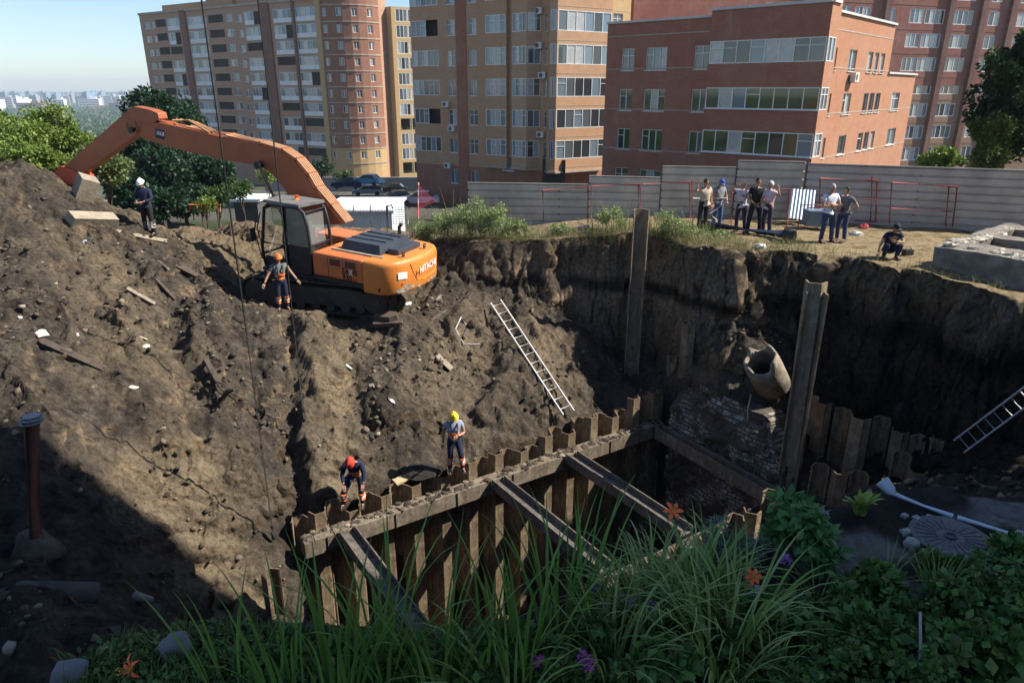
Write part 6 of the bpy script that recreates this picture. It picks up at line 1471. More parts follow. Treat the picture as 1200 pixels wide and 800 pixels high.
for u in (405, 424, 443, 462, 481):
    x = D(u, 250, ym * 1.05).x; mb = MB(); mb.tube([(x, ym, zb_m - .8), (x, ym, zt_m + .1)], .03, 6); mb.build('post', M_POST, mf)
xa, xb = D(400, 250, ym * 1.05).x, D(484, 250, ym * 1.05).x; mb = MB()
k = 26
for i in range(k + 1): x = xa + (xb - xa) * i / k; mb.tube([(x, ym - .03, zb_m), (x, ym - .03, zt_m)], .012, 4)
for j in range(8): z = zb_m + (zt_m - zb_m) * j / 7; mb.tube([(xa, ym - .04, z), (xb, ym - .04, z)], .012, 4)
mb.build('wire_mesh', M('white_wire', (.75, .75, .75)), mf)
rw = thing('retaining_wall', 'long grey concrete wall behind the parked cars', 'wall', (-25, 119, -10)); mb = MB(); mb.box((-24, 119, zat(119, 217)), (34, .5, 2.6)); mb.build('wall', M('grey_concrete', (.3, .29, .29), (.23, .23, .23), .4, .9), rw)
def car(label, u, v, rz, paint, wagon=False):
    y = None
    for yy in np.arange(60, 118, .5):
        if zat(yy, v) < float(upper(np.array([0.0]) + (u - 600) / FPX * yy, np.array([yy]))[0]): y = yy; break
    y = y or 100; p = Y(u, v, y); t = thing('parked_car', label, 'car', p, rz); mb = MB()
    L, Wd = 4.4, 1.75
    low_ = [(-2.2, .35), (-2.15, .75), (-2.0, .92), (-1.1, .98), (1.2, .98), (2.05, .85), (2.2, .62), (2.2, .32)]; mb.prism(low_, (0, 0, 0), (1, 0, 0), (0, 0, 1), -Wd / 2, Wd / 2); mb.build('body', paint, t, .06, True)
    top_ = [(-2.05 if wagon else -1.6, .97), (-1.85 if wagon else -1.05, 1.42), (.35, 1.45), (1.15, .97)]
    mb = MB(); mb.prism(top_, (0, 0, 0), (1, 0, 0), (0, 0, 1), -Wd / 2 + .12, Wd / 2 - .12, 0); mb.build('windows', GL[3], t, .05, True)
    mb = MB(); mb.box(((top_[1][0] + .35) / 2, 0, 1.47), (.35 - top_[1][0], Wd - .3, .05)); 
    for x in (-.25, ): 
        for s in (-1, 1): mb.bar((x, s * (Wd / 2 - .11), .98), (x, s * (Wd / 2 - .15), 1.45), .06, .06)
    mb.build('roof', paint, t, local=True)
    for x in (-1.35, 1.35):
        for s in (-1, 1): mb = MB(); mb.tube([(x, s * (Wd / 2 - .2), .32), (x, s * (Wd / 2 + .02), .32)], .32, 16); mb.build('wheel', BLK, t, local=True)
    for s in (-1, 1):
        mb = MB(); mb.box((2.17, s * .6, .72), (.08, .35, .16)); mb.build('headlight', WHT, t, local=True)
    return t
def paint(n, c): return M(n, c, tuple(x * .9 for x in c), 1, .25, 0, 0, 30, .6)
car('dark blue car parked by the grey concrete wall', 408, 221, R(175), paint('dark_blue_paint', (.02, .03, .09))); car('bright blue car parked closest to the grey wall', 432, 217, R(160), paint('sky_blue_paint', (.08, .30, .48)))
car('silver estate car parked before the bright blue car', 431, 229, R(190), paint('silver_paint', (.5, .54, .57)), True); car('black low car parked right of the silver estate', 462, 226, R(180), paint('black_paint', (.02, .02, .022)))
car('dark grey car half hidden right of the white shed roof', 465, 239, R(200), paint('dark_grey_paint', (.06, .065, .07))); car('white car parked behind the red safety net', 492, 240, R(185), paint('white_paint', (.7, .71, .72)))
bn = thing('safety_net', 'red mesh net stretched to a red and white pole beyond the turf edge', 'net', Y(490, 250, 34)); mb = MB(); a = Y(490, 214, 34); 
mb.tube([Y(490, 256, 34), a], .05, 8); mb.build('pole', M('red_white_pole', (.6, .5, .5), (.5, .06, .08), 3, .6, 0, 0, 30, .3, .49, .51), bn)
t_ = NT('red_mesh'); tr_ = t_.n('ShaderNodeBsdfTransparent'); mx_ = t_.n('ShaderNodeMixShader'); mx_.inputs[0].default_value = .14; t_.b.inputs['Base Color'].default_value = (.42, .05, .08, 1); t_.l(tr_.outputs[0], mx_.inputs[1]); t_.l(t_.b.outputs[0], mx_.inputs[2]); t_.l(mx_.outputs[0], t_.t.nodes['Material Output'].inputs[0])
mb = MB()
for p0, p1 in ((Y(470, 236, 34.5), Y(490, 246, 33.6)), (Y(490, 246, 33.6), Y(512, 236, 35))): mb.add([p0, p1, a + Vector((.02, 0, -.1)), a + Vector((0, .02, -.12))], [(0, 1, 2)])
mb.build('net', t_.m, bn)

# ------------------------------------------------------------------ foliage
def leaves_np(rg, C, Rr, n, size, droop=0.0, asp=.55, shell=.35):
    """leaf quads in clumps: C clump centres (k,3), Rr clump radii"""
    k = rg.integers(0, len(C), n); d = rg.normal(size=(n, 3)); d /= np.linalg.norm(d, axis=1)[:, None]
    r = (shell + (1 - shell) * rg.random(n) ** .5)
    p = C[k] + d * (r * Rr[k])[:, None] * np.array([1, 1, .8])
    a = rg.normal(size=(n, 3)) + d * .8; a[:, 2] -= droop; a /= np.linalg.norm(a, axis=1)[:, None]
    b = np.cross(a, rg.normal(size=(n, 3)) + np.array([0, 0, 1.2])); b /= np.linalg.norm(b, axis=1)[:, None] + 1e-9
    s = (size * rg.uniform(.6, 1.3, n))[:, None]
    V_ = np.stack([p, p + a * s * .5 + b * s * asp * .5, p + a * s, p + a * s * .5 - b * s * asp * .5], 1)
    return V_.reshape(-1, 3)
def quads_obj(name, V_, mats, parent=None, me_only=False, midx=None):
    n = len(V_) // 4; m = bpy.data.meshes.new(name); m.vertices.add(len(V_)); m.vertices.foreach_set('co', V_.astype(np.float32).ravel()); m.loops.add(len(V_)); m.loops.foreach_set('vertex_index', np.arange(len(V_), dtype=np.int32))
    m.polygons.add(n); m.polygons.foreach_set('loop_start', np.arange(0, 4 * n, 4, dtype=np.int32)); m.polygons.foreach_set('loop_total', np.full(n, 4, np.int32))
    m.update(calc_edges=True)
    for q in (mats if isinstance(mats, list) else [mats]): m.materials.append(q)
    if midx is not None: m.polygons.foreach_set('material_index', midx.astype(np.int32))
    if me_only: return m
    o = bpy.data.objects.new(name, m); col.objects.link(o)
    if parent is not None: attach(o, parent)
    return o
LF_L = leafmat('sunny_leaves', [(.08, .13, .02), (.12, .19, .03), (.17, .25, .045), (.22, .29, .07)]); LF_D = leafmat('deep_green_leaves', [(.012, .035, .016), (.018, .05, .022), (.028, .07, .028)]); LF_M = leafmat('mid_green_leaves', [(.03, .065, .018), (.05, .10, .026), (.08, .13, .035)])
LF_R = leafmat('dark_tree_leaves', [(.010, .028, .010), (.018, .045, .014), (.045, .085, .02)]); BARK = M('bark', (.09, .07, .05), (.05, .04, .03), 6, .9, 0, .6, 14)
def crown(rg, c, r, k, f=.42):
    C, Rr = [], []
    for _ in range(k):
        d = rg.normal(size=3); d /= np.linalg.norm(d); q = rg.random() ** .4 * (1 - f * .7)
        C.append(np.array(c) + d * np.array(r) * q); Rr.append(min(r) * f * rg.uniform(.6, 1.25))
    return np.array(C), np.array(Rr)
def tree(name, label, cat, base, c, r, k, n, size, mat, seed, f=.42, group=None, trunk=.14):
    rg = np.random.default_rng(seed); base, c = Vector(base), Vector(c); t = thing(name, label, cat, base, 0, group)
    C, Rr = crown(rg, c, r, k, f); quads_obj('crown', leaves_np(rg, C, Rr, n, size), mat, t)
    mb = MB(); top = base.lerp(c, .75); mb.tube([base - Vector((0, 0, .3)), base.lerp(top, .5) + Vector((rg.uniform(-.1, .1), 0, 0)), top], [trunk, trunk * .75, trunk * .5], 8)
    for q in C[:7]: mb.tube([base.lerp(top, .65), (base.lerp(top, .75) + Vector(q)) / 2 + Vector((0, 0, .1)), Vector(q)], [trunk * .45, trunk * .3, trunk * .1], 6)
    mb.build('trunk', BARK, t); return t
def tr_px(name, label, cat, u, v, ru, rv, y, base_z, n, size, mat, seed, k=26, f=.42, group=None, trunk=.14, ry=None):
    c = Y(u, v, y); zc = y * CP + (CAM_H - c.z) * SP; rx = ru / FPX * zc; rz_ = rv / FPX * zc
    bz = base_z if base_z is not None else gzz(c.x, y); return tree(name, label, cat, (c.x, y, bz), c, (rx, ry or rx * .9, rz_), k, n, size, mat, seed, f, group, trunk)
bl = 'sunlit green bushes at the left'
for k, (u, v, ru, rv, y, lb) in enumerate([(12, 158, 46, 42, 31, 'bright green bush filling the left edge above the mound'), (58, 152, 34, 36, 33, 'bright green bush second from the left edge, above the mound'), (92, 168, 30, 34, 34, 'light green bush left of the excavator elbow'), (120, 192, 34, 28, 30, 'pale green bush under the bend of the orange arm'), (30, 185, 40, 24, 29, 'low light green bush directly on the mound crest at left'), (82, 198, 28, 20, 29.5, 'small light bush behind the tip of the orange arm')]):
    tr_px('bush', lb, 'bush', u, v, ru, rv, y, None, 5200, .15, LF_L if k != 3 else leafmat('pale_bush_leaves', [(.08, .12, .04), (.13, .18, .06), (.2, .25, .1)]), 40 + k, 30, .4, bl, .07)
for k, (u, v, ru, rv, y, lb) in enumerate([(178, 142, 34, 42, 50, 'tall dark evergreen tree behind the boom, left one'), (212, 150, 34, 44, 54, 'dark leafy tree behind the boom against the brown block'), (185, 205, 42, 40, 46, 'dark tree crown below the orange boom'), (232, 212, 30, 32, 50, 'dark green tree right of the white helmeted worker'), (155, 190, 26, 44, 47, 'dark tree between the arm and the boom'), (200, 178, 46, 44, 52, 'broad dark tree crown in the middle behind the boom'), (215, 232, 50, 22, 44, 'low dark bush mass behind the white helmeted worker'), (150, 222, 30, 26, 43, 'low dark bush under the bend of the boom'), (250, 205, 26, 26, 48, 'dark bush behind the left crane cable'), (182, 240, 46, 18, 41, 'dark undergrowth at the foot of the dark trees')]):
    tr_px('dark_tree', lb, 'tree', u, v, ru, rv, y, None, 6500, .30, LF_D, 60 + k, 30, .4, 'dark trees behind the boom', .16)
for u, v, ru, rv, y, m_, lb, n in [(255, 228, 18, 20, 40, LF_M, 'small green bush beside the orange railing', 2600), (240, 240, 16, 12, 38, LF_L, 'light low bush at the edge of the left bench', 1400), (282, 218, 16, 24, 42, LF_M, 'green sapling bush left of the excavator cab', 1600), (313, 205, 12, 22, 44, LF_L, 'thin pale sapling under the curve of the boom', 700), (378, 198, 14, 16, 112, LF_D, 'dark small tree in front of the rounded corner of the far block', 900), (403, 206, 14, 8, 110, LF_M, 'low bushes before the rounded corner of the far block', 500)]:
    tr_px('bush', lb, 'bush', u, v, ru * 1.15, rv, y, None, n, .16 if y < 60 else .45, m_, int(u), 14, .45, None, .05)
tr_px('broadleaf_tree', 'big dark leafy tree at the right edge above the mauve fence', 'tree', 1192, 112, 56, 96, 30, -.3, 24000, .2, LF_R, 91, 60, .36, None, .2)
tr_px('bush', 'light green bush above the mauve fence left of the dark tree', 'bush', 1104, 188, 34, 18, 33, -.4, 3600, .16, LF_L, 92, 18, .42, None, .06)
tr_px('bush', 'yellow green bush spilling in front of the dark tree at the right', 'bush', 1158, 165, 30, 44, 29, -.3, 6500, .16, leafmat('yellow_green_leaves', [(.04, .07, .012), (.07, .11, .02), (.11, .15, .03)]), 93, 22, .4, None, .06)
mb = MB(); a = Y(262, 246, 33); r_ = thing('orange_railing', 'low orange railing beyond the left bench', 'railing', a)
for u in (222, 240, 258): mb.tube([Y(u, 248, 33), Y(u, 239, 33)], .03, 6)
mb.tube([Y(222, 240, 33), Y(258, 240, 33)], .03, 6); mb.tube([Y(222, 244, 33), Y(258, 244, 33)], .025, 6); mb.build('rail', M('orange_rail', (.5, .14, .04)), r_)

# ------------------------------------------------------------------ distant woods and city
rg = np.random.default_rng(77)
n = 2600; yy = 260 + 1500 * rg.random(n) ** 1.4; uu = rg.uniform(-120, 330, n); xx = (uu - 600) / FPX * yy * .95
C = np.stack([xx, yy, upper(xx, yy) + rg.uniform(0, 4, n)], 1); o = quads_obj('far_woodland', leaves_np(rg, C, rg.uniform(4, 9, n) , n * 14, 5.0), LF_M); tag(o, 'woods spread over the valley before the distant city', None, None, 'stuff')
CITY = [M('city_white', (.8, .8, .8), (.66, .66, .68), .03, .8), M('city_grey', (.34, .35, .38), (.28, .29, .31), .03, .8), M('city_brick', (.36, .2, .15), (.3, .17, .13), .03, .8), M('city_blue', (.22, .32, .42), (.18, .26, .35), .03, .8)]
CWIN = M('city_window_band', (.09, .10, .12))
def city_mesh(m_, w_, d_, h_):
    mb = MB(); mb.box((0, 0, h_ / 2), (w_, d_, h_)); mb.box((w_ * .2, 0, h_ + 2), (w_ * .3, d_ * .6, 4))
    k = int(h_ / 4)
    for j in range(k): mb.box((0, -d_ / 2 - .1, 2.2 + j * 4), (w_ * .92, .2, 1.6), None, 1)
    return mb.mesh('city_block', [m_, CWIN])
protos = [city_mesh(CITY[i % 4], *s) for i, s in enumerate(((34, 18, 22), (22, 20, 28), (60, 20, 16), (18, 18, 34), (48, 22, 24), (26, 24, 12), (80, 30, 10), (16, 16, 38)))]
for k in range(150):
    u = rg.uniform(-60, 215); y = rg.uniform(1700, 3600); x = (u - 600) / FPX * y * .94
    o = bpy.data.objects.new('city_block', protos[rg.integers(0, 8)]); col.objects.link(o); o.location = (x, y, -41); o.rotation_euler = (0, 0, rg.uniform(-.5, .5))
    tag(o, 'one of the pale hazy blocks of the distant city on the horizon', 'building', 'distant city blocks')
# air between here and the city
hb = MB(); hb.box((0, 1900, 5), (9000, 4200, 94)); hz = hb.build('haze', [bpy.data.materials.new('air')]); tag(hz, kind='stuff', label='pale summer haze over the valley'); am_ = hz.data.materials[0]; am_.use_nodes = True
tn_ = am_.node_tree; tn_.nodes.clear(); vo_ = tn_.nodes.new('ShaderNodeVolumePrincipled'); vo_.inputs['Color'].default_value = (.74, .87, 1.0, 1); vo_.inputs['Density'].default_value = 2.2e-4; vo_.inputs['Anisotropy'].default_value = .2
ou_ = tn_.nodes.new('ShaderNodeOutputMaterial'); tn_.links.new(vo_.outputs[0], ou_.inputs['Volume'])
# ------------------------------------------------------------------ blades, weeds and the garden
def blade(mb, p, az, L, w_, lean, curl, seg=6, mat=0, fold=.25, twist=0.0):
    d = Vector((math.cos(az), math.sin(az), 0)); sd_ = Vector((-d.y, d.x, 0)); q = Vector(p); vs_ = []
    for i in range(seg + 1):
        f = i / seg; a = lean + curl * f * f; ww = w_ * (1 - f ** 2.6) * (.55 + .9 * min(f * 3, .5)) + .0008
        s2 = (sd_ * math.cos(twist * f) + Vector((0, 0, math.sin(twist * f))))
        up_ = d * -math.cos(a) + Vector((0, 0, math.sin(a)))
        vs_ += [q - s2 * ww / 2 + up_ * ww * fold, q, q + s2 * ww / 2 + up_ * ww * fold]
        q = q + (d * math.sin(a) + Vector((0, 0, math.cos(a)))) * (L / seg)
    fs = []
    for i in range(seg): fs += [(3 * i, 3 * i + 1, 3 * i + 4, 3 * i + 3), (3 * i + 1, 3 * i + 2, 3 * i + 5, 3 * i + 4)]
    mb.add(vs_, fs, mat, True); return q
rg8 = random.Random(12); U_ = rg8.uniform
IRIS = leafmat('iris_leaves', [(.09, .19, .035), (.13, .25, .045), (.17, .31, .06), (.12, .22, .055)], .4, .2); DAY = leafmat('daylily_leaves', [(.13, .22, .045), (.20, .31, .07), (.26, .38, .09), (.36, .44, .18), (.16, .26, .055)], .42, .2)
GRS = leafmat('grass_blades', [(.08, .14, .03), (.12, .19, .045), (.20, .24, .08), (.07, .12, .03)], .6, .2); DRYG = leafmat('dry_grass', [(.30, .26, .13), (.20, .21, .08), (.12, .17, .05), (.38, .33, .20), (.09, .14, .04)], .7, .25)
HERB = leafmat('dark_herb_leaves', [(.05, .11, .025), (.085, .18, .04), (.13, .25, .055), (.04, .09, .025), (.16, .20, .05)], .5, .15); BUSHG = leafmat('blue_green_leaves', [(.06, .16, .05), (.085, .21, .065), (.12, .26, .08)], .5, .2); HOST = leafmat('yellow_hosta_leaves', [(.22, .32, .06), (.30, .40, .08), (.16, .27, .06)], .5, .2)
LILY = M('orange_petal', (.95, .2, .06), (.88, .14, .05), 20, .5); PURP = M('purple_petal', (.36, .20, .48), (.26, .12, .36), 30, .6); MAGE = M('magenta_petal', (.45, .10, .34), (.36, .08, .28), 30, .6); YCEN = M('yellow_anther', (.7, .4, .05)); STEM = M('green_stem', (.05, .12, .035))
def g8(u, v): g = G(u, v, .5); return Vector((g.x, g.y, gzz(g.x, g.y)))
def clump(name, label, cat, u, v, n, L, w_, lean, curl, mat, spread=.12, group=None, seg=7):
    p = g8(u, v); t = thing(name, label, cat, p, 0, group); mb = MB()
    for _ in range(n):
        az = U_(0, 6.283); r = spread * math.sqrt(rg8.random()); q = p + Vector((math.cos(az) * r, math.sin(az) * r, -.03))
        blade(mb, q, az + U_(-.7, .7), U_(*L), U_(*w_), U_(*lean), U_(*curl), seg, 0, .22, U_(-.5, .5))
    mb.build('leaves', mat, t); return t
irises = [(268, 806, 7, (.6, .85), 'dark sword leaved iris, leftmost, rising in front of the lit slope'), (335, 822, 11, (.65, .95), 'sword leaved iris clump left of the nearest strut'), (398, 815, 16, (.8, 1.1), 'tall iris clump standing below the lower end of the nearest strut'), (452, 800, 18, (.8, 1.2), 'dense iris clump leaning across the nearest strut'), (512, 812, 18, (.75, 1.1), 'iris clump directly right of the leaning dense one'),
          (560, 790, 12, (.6, .95), 'iris clump with bent over blades in front of the sheet pile wall'), (612, 800, 15, (.8, 1.15), 'iris clump with arching blades beside the magenta flowers'), (655, 745, 15, (.75, 1.05), 'upright iris clump against the dark pit left of the purple flowers'), (682, 722, 10, (.7, 1.0), 'iris clump at the bank edge just left of the daylily mound')]
for u, v, n, L, lb in irises: clump('iris_clump', lb, 'plant', u, v, int(n * 1.6), (L[0] * 1.05, L[1] * 1.25), (.02, .034), (.02, .38), (.15, 1.2), IRIS, .17, 'irises along the garden bank')
for u, v, n, lb in ((775, 690, 60, 'far left part of the daylily mound at the bank edge'), (838, 682, 60, 'daylily at the bank edge below the old masonry'), (755, 735, 80, 'left part of the big arching daylily mound'), (812, 720, 110, 'middle and tallest daylily mound under the orange lily'), (868, 745, 80, 'right part of the daylily mound beside the small orange flower'), (842, 790, 60, 'daylily mound nearest the bottom edge'), (715, 785, 40, 'low arching daylily among magenta flowers'), (600, 835, 26, 'arching strap leaved plant at the bottom edge in the middle')):
    clump('daylily_clump', lb, 'plant', u, v, n, ((.55, 1.0) if v > 700 else (.35, .7)), (.016, .028), (.1, .65), (.9, 2.0), DAY, .2, 'arching daylilies')
for u, v, n, lb in ((1095, 700, 46, 'tuft of long grass below the round manhole lid'), (1040, 672, 26, 'thin grass tuft left of the manhole lid'), (960, 700, 16, 'grey leaved tuft beside the pale bare patch'), (905, 800, 30, 'strap leaved tuft at the bottom right of the daylilies')):
    clump('grass_tuft', lb, 'grass', u, v, n, (.3, .5), (.008, .014), (.15, .8), (.4, 1.3), DAY, .08)
def lily(label, u, v, base_uv, face=(0, -.6, .7), r=.085):
    b = g8(*base_uv); zc = b.y * CP + (CAM_H - b.z) * SP; c = D(u, v, zc); t = thing('orange_lily', label, 'flower', b); f = Vector(face).normalized(); x, y, _ = frame_for(f)
    mb = MB(); mb.tube([b, b.lerp(c, .5) + Vector((.02, 0, .02)), c - f * .05], .006, 6); mb.build('stem', STEM, t)
    for k in range(6):
        a = k * math.pi / 3; d = x * math.cos(a) + y * math.sin(a); s = f.cross(d); mb = MB(); rr = r * (1 if k % 2 else .9); P_ = []
        for i in range(6):
            q = i / 5; w_ = .034 * math.sin(math.pi * min(q * .9 + .08, 1)) ; cc = c - f * .05 + d * rr * 1.15 * q ** .85 + f * (.075 * q - .085 * q ** 3)
            P_ += [cc - s * w_ / 2, cc + f * -.004, cc + s * w_ / 2]
        mb.add(P_, [fq for i in range(5) for fq in ((3 * i, 3 * i + 1, 3 * i + 4, 3 * i + 3), (3 * i + 1, 3 * i + 2, 3 * i + 5, 3 * i + 4))], 0, True); mb.build('petal', LILY, t)
    mb = MB()
    for k in range(5):
        a = k * 1.256; e = c + f * .05 + (x * math.cos(a) + y * math.sin(a)) * .025; mb.tube([c - f * .04, e], .0025, 4); mb.ball(e, .006, 6, 4)
    mb.ball(c - f * .045, .014, 8, 5); mb.build('stamens', YCEN, t)
lily('orange lily held high above the daylily mound before the dark pit', 790, 597, (802, 700)); lily('smaller orange lily right of the daylily mound', 885, 675, (880, 742), (.1, -.7, .6), .075); lily('drooping orange lily at the lower left among the grass', 146, 785, (152, 806), (-.4, -.5, .3), .1)
fl = [(700, 688, PURP, 'tall purple flower head at the bank edge beside the iris'), (706, 712, PURP, 'lilac flower head just under the tall purple one'), (738, 705, PURP, 'pale lilac flower in front of the daylily mound, upper one'), (760, 712, PURP, 'violet flower head at the left foot of the daylily mound'), (690, 778, MAGE, 'deep violet flowers low among the strap leaves'), (628, 774, MAGE, 'bright magenta flower low between two iris clumps'), (683, 770, MAGE, 'magenta flower beside the deep violet one'), (920, 656, PURP, 'lilac flower left of the leafy bush foot'), (885, 690, M('pale_lilac_petal', (.5, .46, .6), (.4, .36, .5), 30, .6), 'pale lilac flower head below the smaller orange lily'), (965, 603, M('dusty_lilac_petal', (.4, .34, .45)), 'small dusty lilac flower next to the yellow leaved hosta')]
for u, v, m_, lb in fl:
    b = g8(u + 3, v + 42); zc = b.y * CP + (CAM_H - b.z) * SP; c = D(u, v, zc); t = thing('purple_flower', lb, 'flower', b); mb = MB(); mb.tube([b, b.lerp(c, .6) + Vector((.015, 0, 0)), c], .005, 5); mb.build('stem', STEM, t); mb = MB()
    for _ in range(46):
        d = Vector((rg8.gauss(0, 1), rg8.gauss(0, 1), rg8.gauss(.3, .8))).normalized(); mb.ball(c + d * U_(.02, .06), (.012, .012, .009), 5, 3, 0, None, -90, 90, .3)
    mb.build('flower_head', m_, t); mb = MB()
    for _ in range(12): blade(mb, b.lerp(c, U_(0, .7)), U_(0, 6.28), U_(.06, .13), .03, U_(.5, 1.2), .6, 4)
    mb.build('leaves', HERB, t)
nrg = np.random.default_rng(15)
def herb(name, label, cat, u, v, r, h_, k, n, size, mat, seed, group=None, asp=.5, droop=.3):
    p = g8(u, v); t = thing(name, label, cat, p, 0, group); C, Rr = crown(np.random.default_rng(seed), (p.x, p.y, p.z + h_ * .55), (r, r, h_ * .5), k, .4)
    quads_obj('foliage', leaves_np(np.random.default_rng(seed + 1), C, Rr, n, size, droop, asp, .2), mat, t)
    mb = MB()
    for q in C[:8]: mb.tube([p, p.lerp(Vector(q), .6) + Vector((0, 0, .03)), Vector(q)], .006, 5)
    mb.build('stem', STEM, t); return t
herb('leafy_bush', 'bright leafy bush in front of the dark sheet piles', 'bush', 932, 655, .34, .75, 18, 1300, .11, BUSHG, 3); herb('leafy_bush', 'small leafy herb right of the leafy bush by the bare patch', 'plant', 962, 668, .2, .4, 10, 380, .1, BUSHG, 4)
herb('grey_herb', 'grey green feathery herb behind the right part of the daylilies', 'plant', 858, 665, .34, .5, 16, 1300, .07, leafmat('grey_herb_leaves', [(.12, .19, .14), (.17, .25, .18), (.09, .15, .11)], .6, .2), 5, None, .16)
hb_ = [(930, 745, .35, .35), (985, 720, .3, .3), (1020, 700, .28, .3), (1060, 735, .35, .32), (1120, 720, .35, .35), (1165, 700, .35, .38), (1190, 740, .4, .4), (1130, 770, .42, .35), (1060, 790, .4, .35), (985, 785, .4, .34), (925, 800, .35, .3), (1190, 800, .4, .35), (1010, 750, .3, .3), (780, 800, .3, .32), (730, 815, .3, .3), (660, 805, .25, .3), (1180, 665, .25, .3), (560, 815, .2, .25), (1100, 675, .2, .22), (880, 770, .28, .3), (520, 800, .22, .3), (590, 785, .24, .32), (640, 800, .24, .35), (470, 790, .2, .25), (700, 760, .22, .32), (410, 770, .18, .2), (330, 775, .2, .2)]
for k, (u, v, r, h_) in enumerate(hb_): herb('garden_herb', 'low dark green leafy herb among its like in the shaded garden bed', 'plant', u, v, r, h_, 14, 620, U_(.05, .12), HERB, 200 + 3 * k, 'leafy herbs of the garden bed', U_(.5, .8))
# hosta
p = g8(1006, 604); t = thing('hosta', 'small yellow green hosta on the bank in front of the dark sheet piles', 'plant', p); mb = MB()
for k in range(20): blade(mb, p + Vector((U_(-.04, .04), U_(-.04, .04), 0)), k * .7, U_(.2, .36), U_(.07, .1), U_(.25, .9), U_(.5, 1.2), 6, 0, .18)
mb.build('leaves', HOST, t)
p = g8(1180, 652); t = thing('hosta', 'yellow green low leafy plant right of the manhole lid', 'plant', p); mb = MB()
for k in range(26): blade(mb, p + Vector((U_(-.15, .15), U_(-.1, .1), 0)), U_(0, 6.3), U_(.12, .24), U_(.04, .07), U_(.4, 1.0), U_(.3, 1.0), 5, 0, .18)
mb.build('leaves', HOST, t)
# short grass and creeping weeds of the bank
mb = MB()
for _ in range(5200):
    u = U_(70, 760); vlo = 752 - 18 * math.sin((u - 70) / 200) if u < 330 else 738; v = vlo + (860 - vlo) * rg8.random() ** 1.3; p = g8(u, v)
    if u < 140 and v < 770: continue
    blade(mb, p, U_(0, 6.28), U_(.05, .18) * (1.5 if rg8.random() < .1 else 1), U_(.005, .011), U_(.1, .9), U_(.2, 1.4), 4)
tag(mb.build('grass', GRS), 'short matted grass along the garden bank', None, None, 'stuff')
n = 6000; uu = nrg.uniform(80, 1215, n); vv = 694 + 150 * nrg.random(n); uu = np.where((uu > 930) & (uu < 1050) & (vv < 715), uu - 300, uu)
pts = np.array([tuple(G(a, b, .5)) for a, b in zip(uu, vv)]); k = poly_sd(NEAR, pts[:, 0], pts[:, 1]) > .1; pts = pts[k]; pts[:, 2] = lookup(pts[:, 0], pts[:, 1]) + .03
o = quads_obj('ground_cover', leaves_np(nrg, pts, np.full(len(pts), .06), len(pts) * 3, .055, .2, .7, .1), HERB); tag(o, 'creeping weeds and fallen leaves covering the garden soil', None, None, 'stuff')
# stones, lid, gutter, stake
m_st = M('blue_grey_stone', (.16, .165, .18), (.10, .105, .11), 3, .85, 0, .5, 12); m_ps = M('pale_stone', (.36, .35, .33), (.24, .23, .22), 4, .85, 0, .4, 14)
def stone(label, u, v, sx, sy, sz, rot, m_=None, group=None):
    p = g8(u, v); bm = bmesh.new(); bmesh.ops.create_icosphere(bm, subdivisions=3, radius=1); q = Matrix.Rotation(rot, 3, 'Z')
    for v_ in bm.verts:
        c = v_.co.copy(); k = max(abs(c.x), abs(c.y), abs(c.z)); c = c.lerp(c / k * .8, .85); c *= 1 + .3 * float(vnoise([c.x * 1.7 + u], [c.y * 1.7], [c.z * 1.7 + v])[0]); v_.co = q @ Vector((c.x * sx, c.y * sy, c.z * sz))
    me_ = bpy.data.meshes.new('stone'); bm.to_mesh(me_); bm.free(); me_.materials.append(m_ or m_st); me_.polygons.foreach_set('use_smooth', [True] * len(me_.polygons)); o = bpy.data.objects.new('stone', me_); col.objects.link(o); o.location = p + Vector((0, 0, sz * .45)); return tag(o, label, 'stone', group)
stone('grey block of stone lying in the grass at the lower left', 206, 768, .13, .1, .12, .5); stone('grey stone at the lower left beside the drooping orange lily', 84, 792, .14, .1, .11, .2)
for k, (u, v, r) in enumerate([(1064, 624, .08), (1068, 640, .09), (1074, 610, .05), (1090, 606, .045), (1060, 606, .04), (1110, 606, .05), (1130, 612, .06), (1178, 640, .06), (1160, 655, .05), (1196, 622, .05), (1082, 658, .05), (1145, 640, .04)]): stone('pale pebble beside the manhole lid in the shaded garden', u, v, r, r * .8, r * .6, k * .9, m_ps, 'pebbles round the manhole lid')
p = g8(1113, 632); t = thing('manhole_lid', 'round dark manhole lid lying in the shaded garden among pebbles', 'manhole lid', p); mb = MB(); mb.tube([p + Vector((0, 0, -.05)), p + Vector((0, 0, .045)), p + Vector((0, 0, .05))], [.36, .36, .345], 40, 0, True, False); mb.build('lid', M('dark_cast_iron', (.10, .105, .125), (.06, .06, .075), 9, .5, .3, .5, 40), t); mb = MB()
for k in range(24): a = k * 6.283 / 24; d = Vector((math.cos(a), math.sin(a), 0)); mb.bar(p + d * .12 + Vector((0, 0, .053)), p + d * .31 + Vector((0, 0, .053)), .014, .003)
mb.tube([p + Vector((.05 * math.cos(a), .05 * math.sin(a), .055)) for a in [q * 6.283 / 10 for q in range(11)]], .01, 5); mb.build('rib_pattern', MATS['dark_cast_iron'], t)
m_gut = M('pale_blue_plastic_pipe', (.50, .62, .70), (.42, .54, .62), 4, .4); a = g8(1048, 586); b = g8(1116, 607); c = g8(1199, 634); t = thing('gutter_pipe', 'pale blue plastic gutter pipe with a flared end lying along the garden bank', 'pipe', a); mb = MB(); h_ = Vector((0, 0, .06)); mb.tube([a + h_, b + h_], .03, 12); mb.build('pipe', m_gut, t); mb = MB(); d = (b - a).normalized(); mb.tube([a + h_ + d * .02, a + h_ - d * .05 + Vector((0, 0, .03)), a + h_ - d * .14 + Vector((0, .02, .1))], [.034, .06, .075], 14); mb.build('flared_end', m_gut, t)
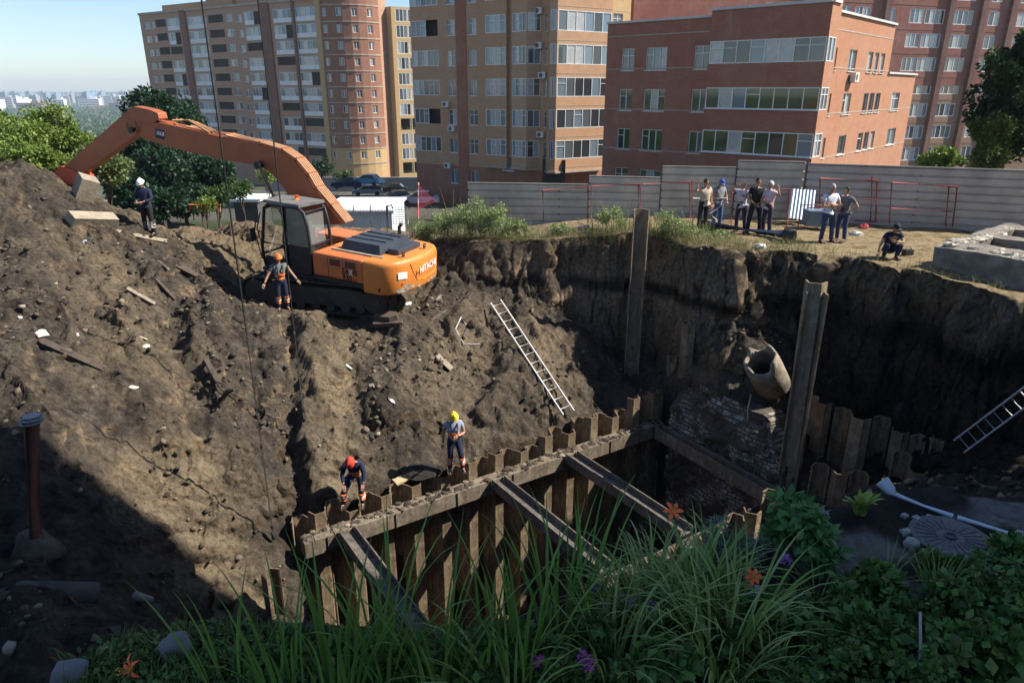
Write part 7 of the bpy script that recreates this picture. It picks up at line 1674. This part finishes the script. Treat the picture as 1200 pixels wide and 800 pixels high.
t = thing('gutter_pipe', 'second pale blue pipe length continuing right at the frame edge', 'pipe', b); mb = MB(); d = (c - b).normalized(); mb.tube([b + h_ + d * .04, c + h_ + d * .3], .03, 12); mb.build('pipe', m_gut, t)
a, b = g8(1076, 806), g8(1068, 760); mb = MB(); mb.tube([a + Vector((0, 0, .02)), a.lerp(b, .5) + Vector((.005, 0, .2)), b + Vector((0, 0, .36))], .011, 7); tag(mb.build('garden_stake', M('pale_stick', (.42, .36, .34), (.3, .25, .24), 12, .8)), 'thin pale stake standing among the dark leaves at the bottom right', 'stick')
# turf and weeds on the rim of the cut
mb = MB(); FP = [Vector((*p, 0)) for p in FAR[1:15]]
for _ in range(9000):
    k = rg8.randrange(len(FP) - 1); q = FP[k].lerp(FP[k + 1], rg8.random()); dn = rg8.random() ** 1.6 * 1.6
    if q.x > 9 and rg8.random() < .75: continue
    if q.x > 5.5 and rg8.random() < .45: continue
    x, y = q.x + U_(-.1, .1), q.y + dn - .1; z = gzz(x, y)
    if z < -.9: continue
    blade(mb, (x, y, z - .02), -1.57 + U_(-1.6, 1.6) if dn < .3 else U_(0, 6.28), U_(.12, .42), U_(.008, .016), U_(.1, .9), U_(.4, 1.9), 4)
tag(mb.build('rim_grass', DRYG), 'dry and green grass hanging over the rim of the cut', None, None, 'stuff')
WEED = leafmat('weed_leaves', [(.12, .19, .045), (.19, .27, .08), (.27, .34, .13), (.42, .44, .28)], .6, .3)
def weed(label, u, v, r, h_, n, seed, mat=WEED, blades=0, y_add=0):
    yr = float(np.interp(u, [497, 560, 620, 716, 782, 845], [25.9, 25.2, 24.8, 24.5, 23.2, 22.5])); p = Y(u, v, yr); p.z = gzz(p.x, p.y); t = thing('weed_clump', label, 'plant', p, 0, 'weeds on the rim of the cut'); C, Rr = crown(np.random.default_rng(seed), (p.x, p.y, p.z + h_ * .45), (r, r * .7, h_ * .5), 16, .4)
    quads_obj('foliage', leaves_np(np.random.default_rng(seed + 1), C, Rr, n, .085, .1, .4, .1), mat, t); mb = MB()
    for _ in range(14 + blades): blade(mb, p + Vector((U_(-r, r), U_(-.3, .3), 0)), U_(0, 6.28), U_(.6, 1.2) * h_, .015, U_(.0, .35), U_(.1, .9), 5)
    mb.build('stem', DRYG, t)
for k, (u, v, r, h_, n, bl_, lb) in enumerate([(522, 264, .6, 1.1, 900, 10, 'bushy weeds right of the excavator rear on the rim'), (552, 268, .7, 1.35, 1300, 10, 'tall flowering weeds on the rim before the lowest fence step'), (580, 270, .7, 1.2, 1300, 8, 'broad leafy weed clump on the rim before the lowest fence step'), (604, 272, .5, .7, 700, 8, 'low weed clump sloping off to the bare rim'), (655, 270, .35, .4, 260, 10, 'small weed tuft by the short blue pipe'), (716, 274, .55, .85, 700, 26, 'pale grassy weed clump just left of the tall pile'), (782, 280, .6, .8, 600, 30, 'grassy weed clump just right of the tall pile, drooping into the cut'), (810, 283, .6, .55, 420, 30, 'low grassy weeds by the end of the blue pipe'), (845, 284, .4, .3, 200, 20, 'thin grass tuft before the blue pipe'), (497, 262, .5, .9, 700, 10, 'white flowering weeds below the red net')]):
    weed(lb, u, v, r * 1.3, h_ * 1.25, int(n * 2.2), 300 + 2 * k, WEED, bl_ * 2)
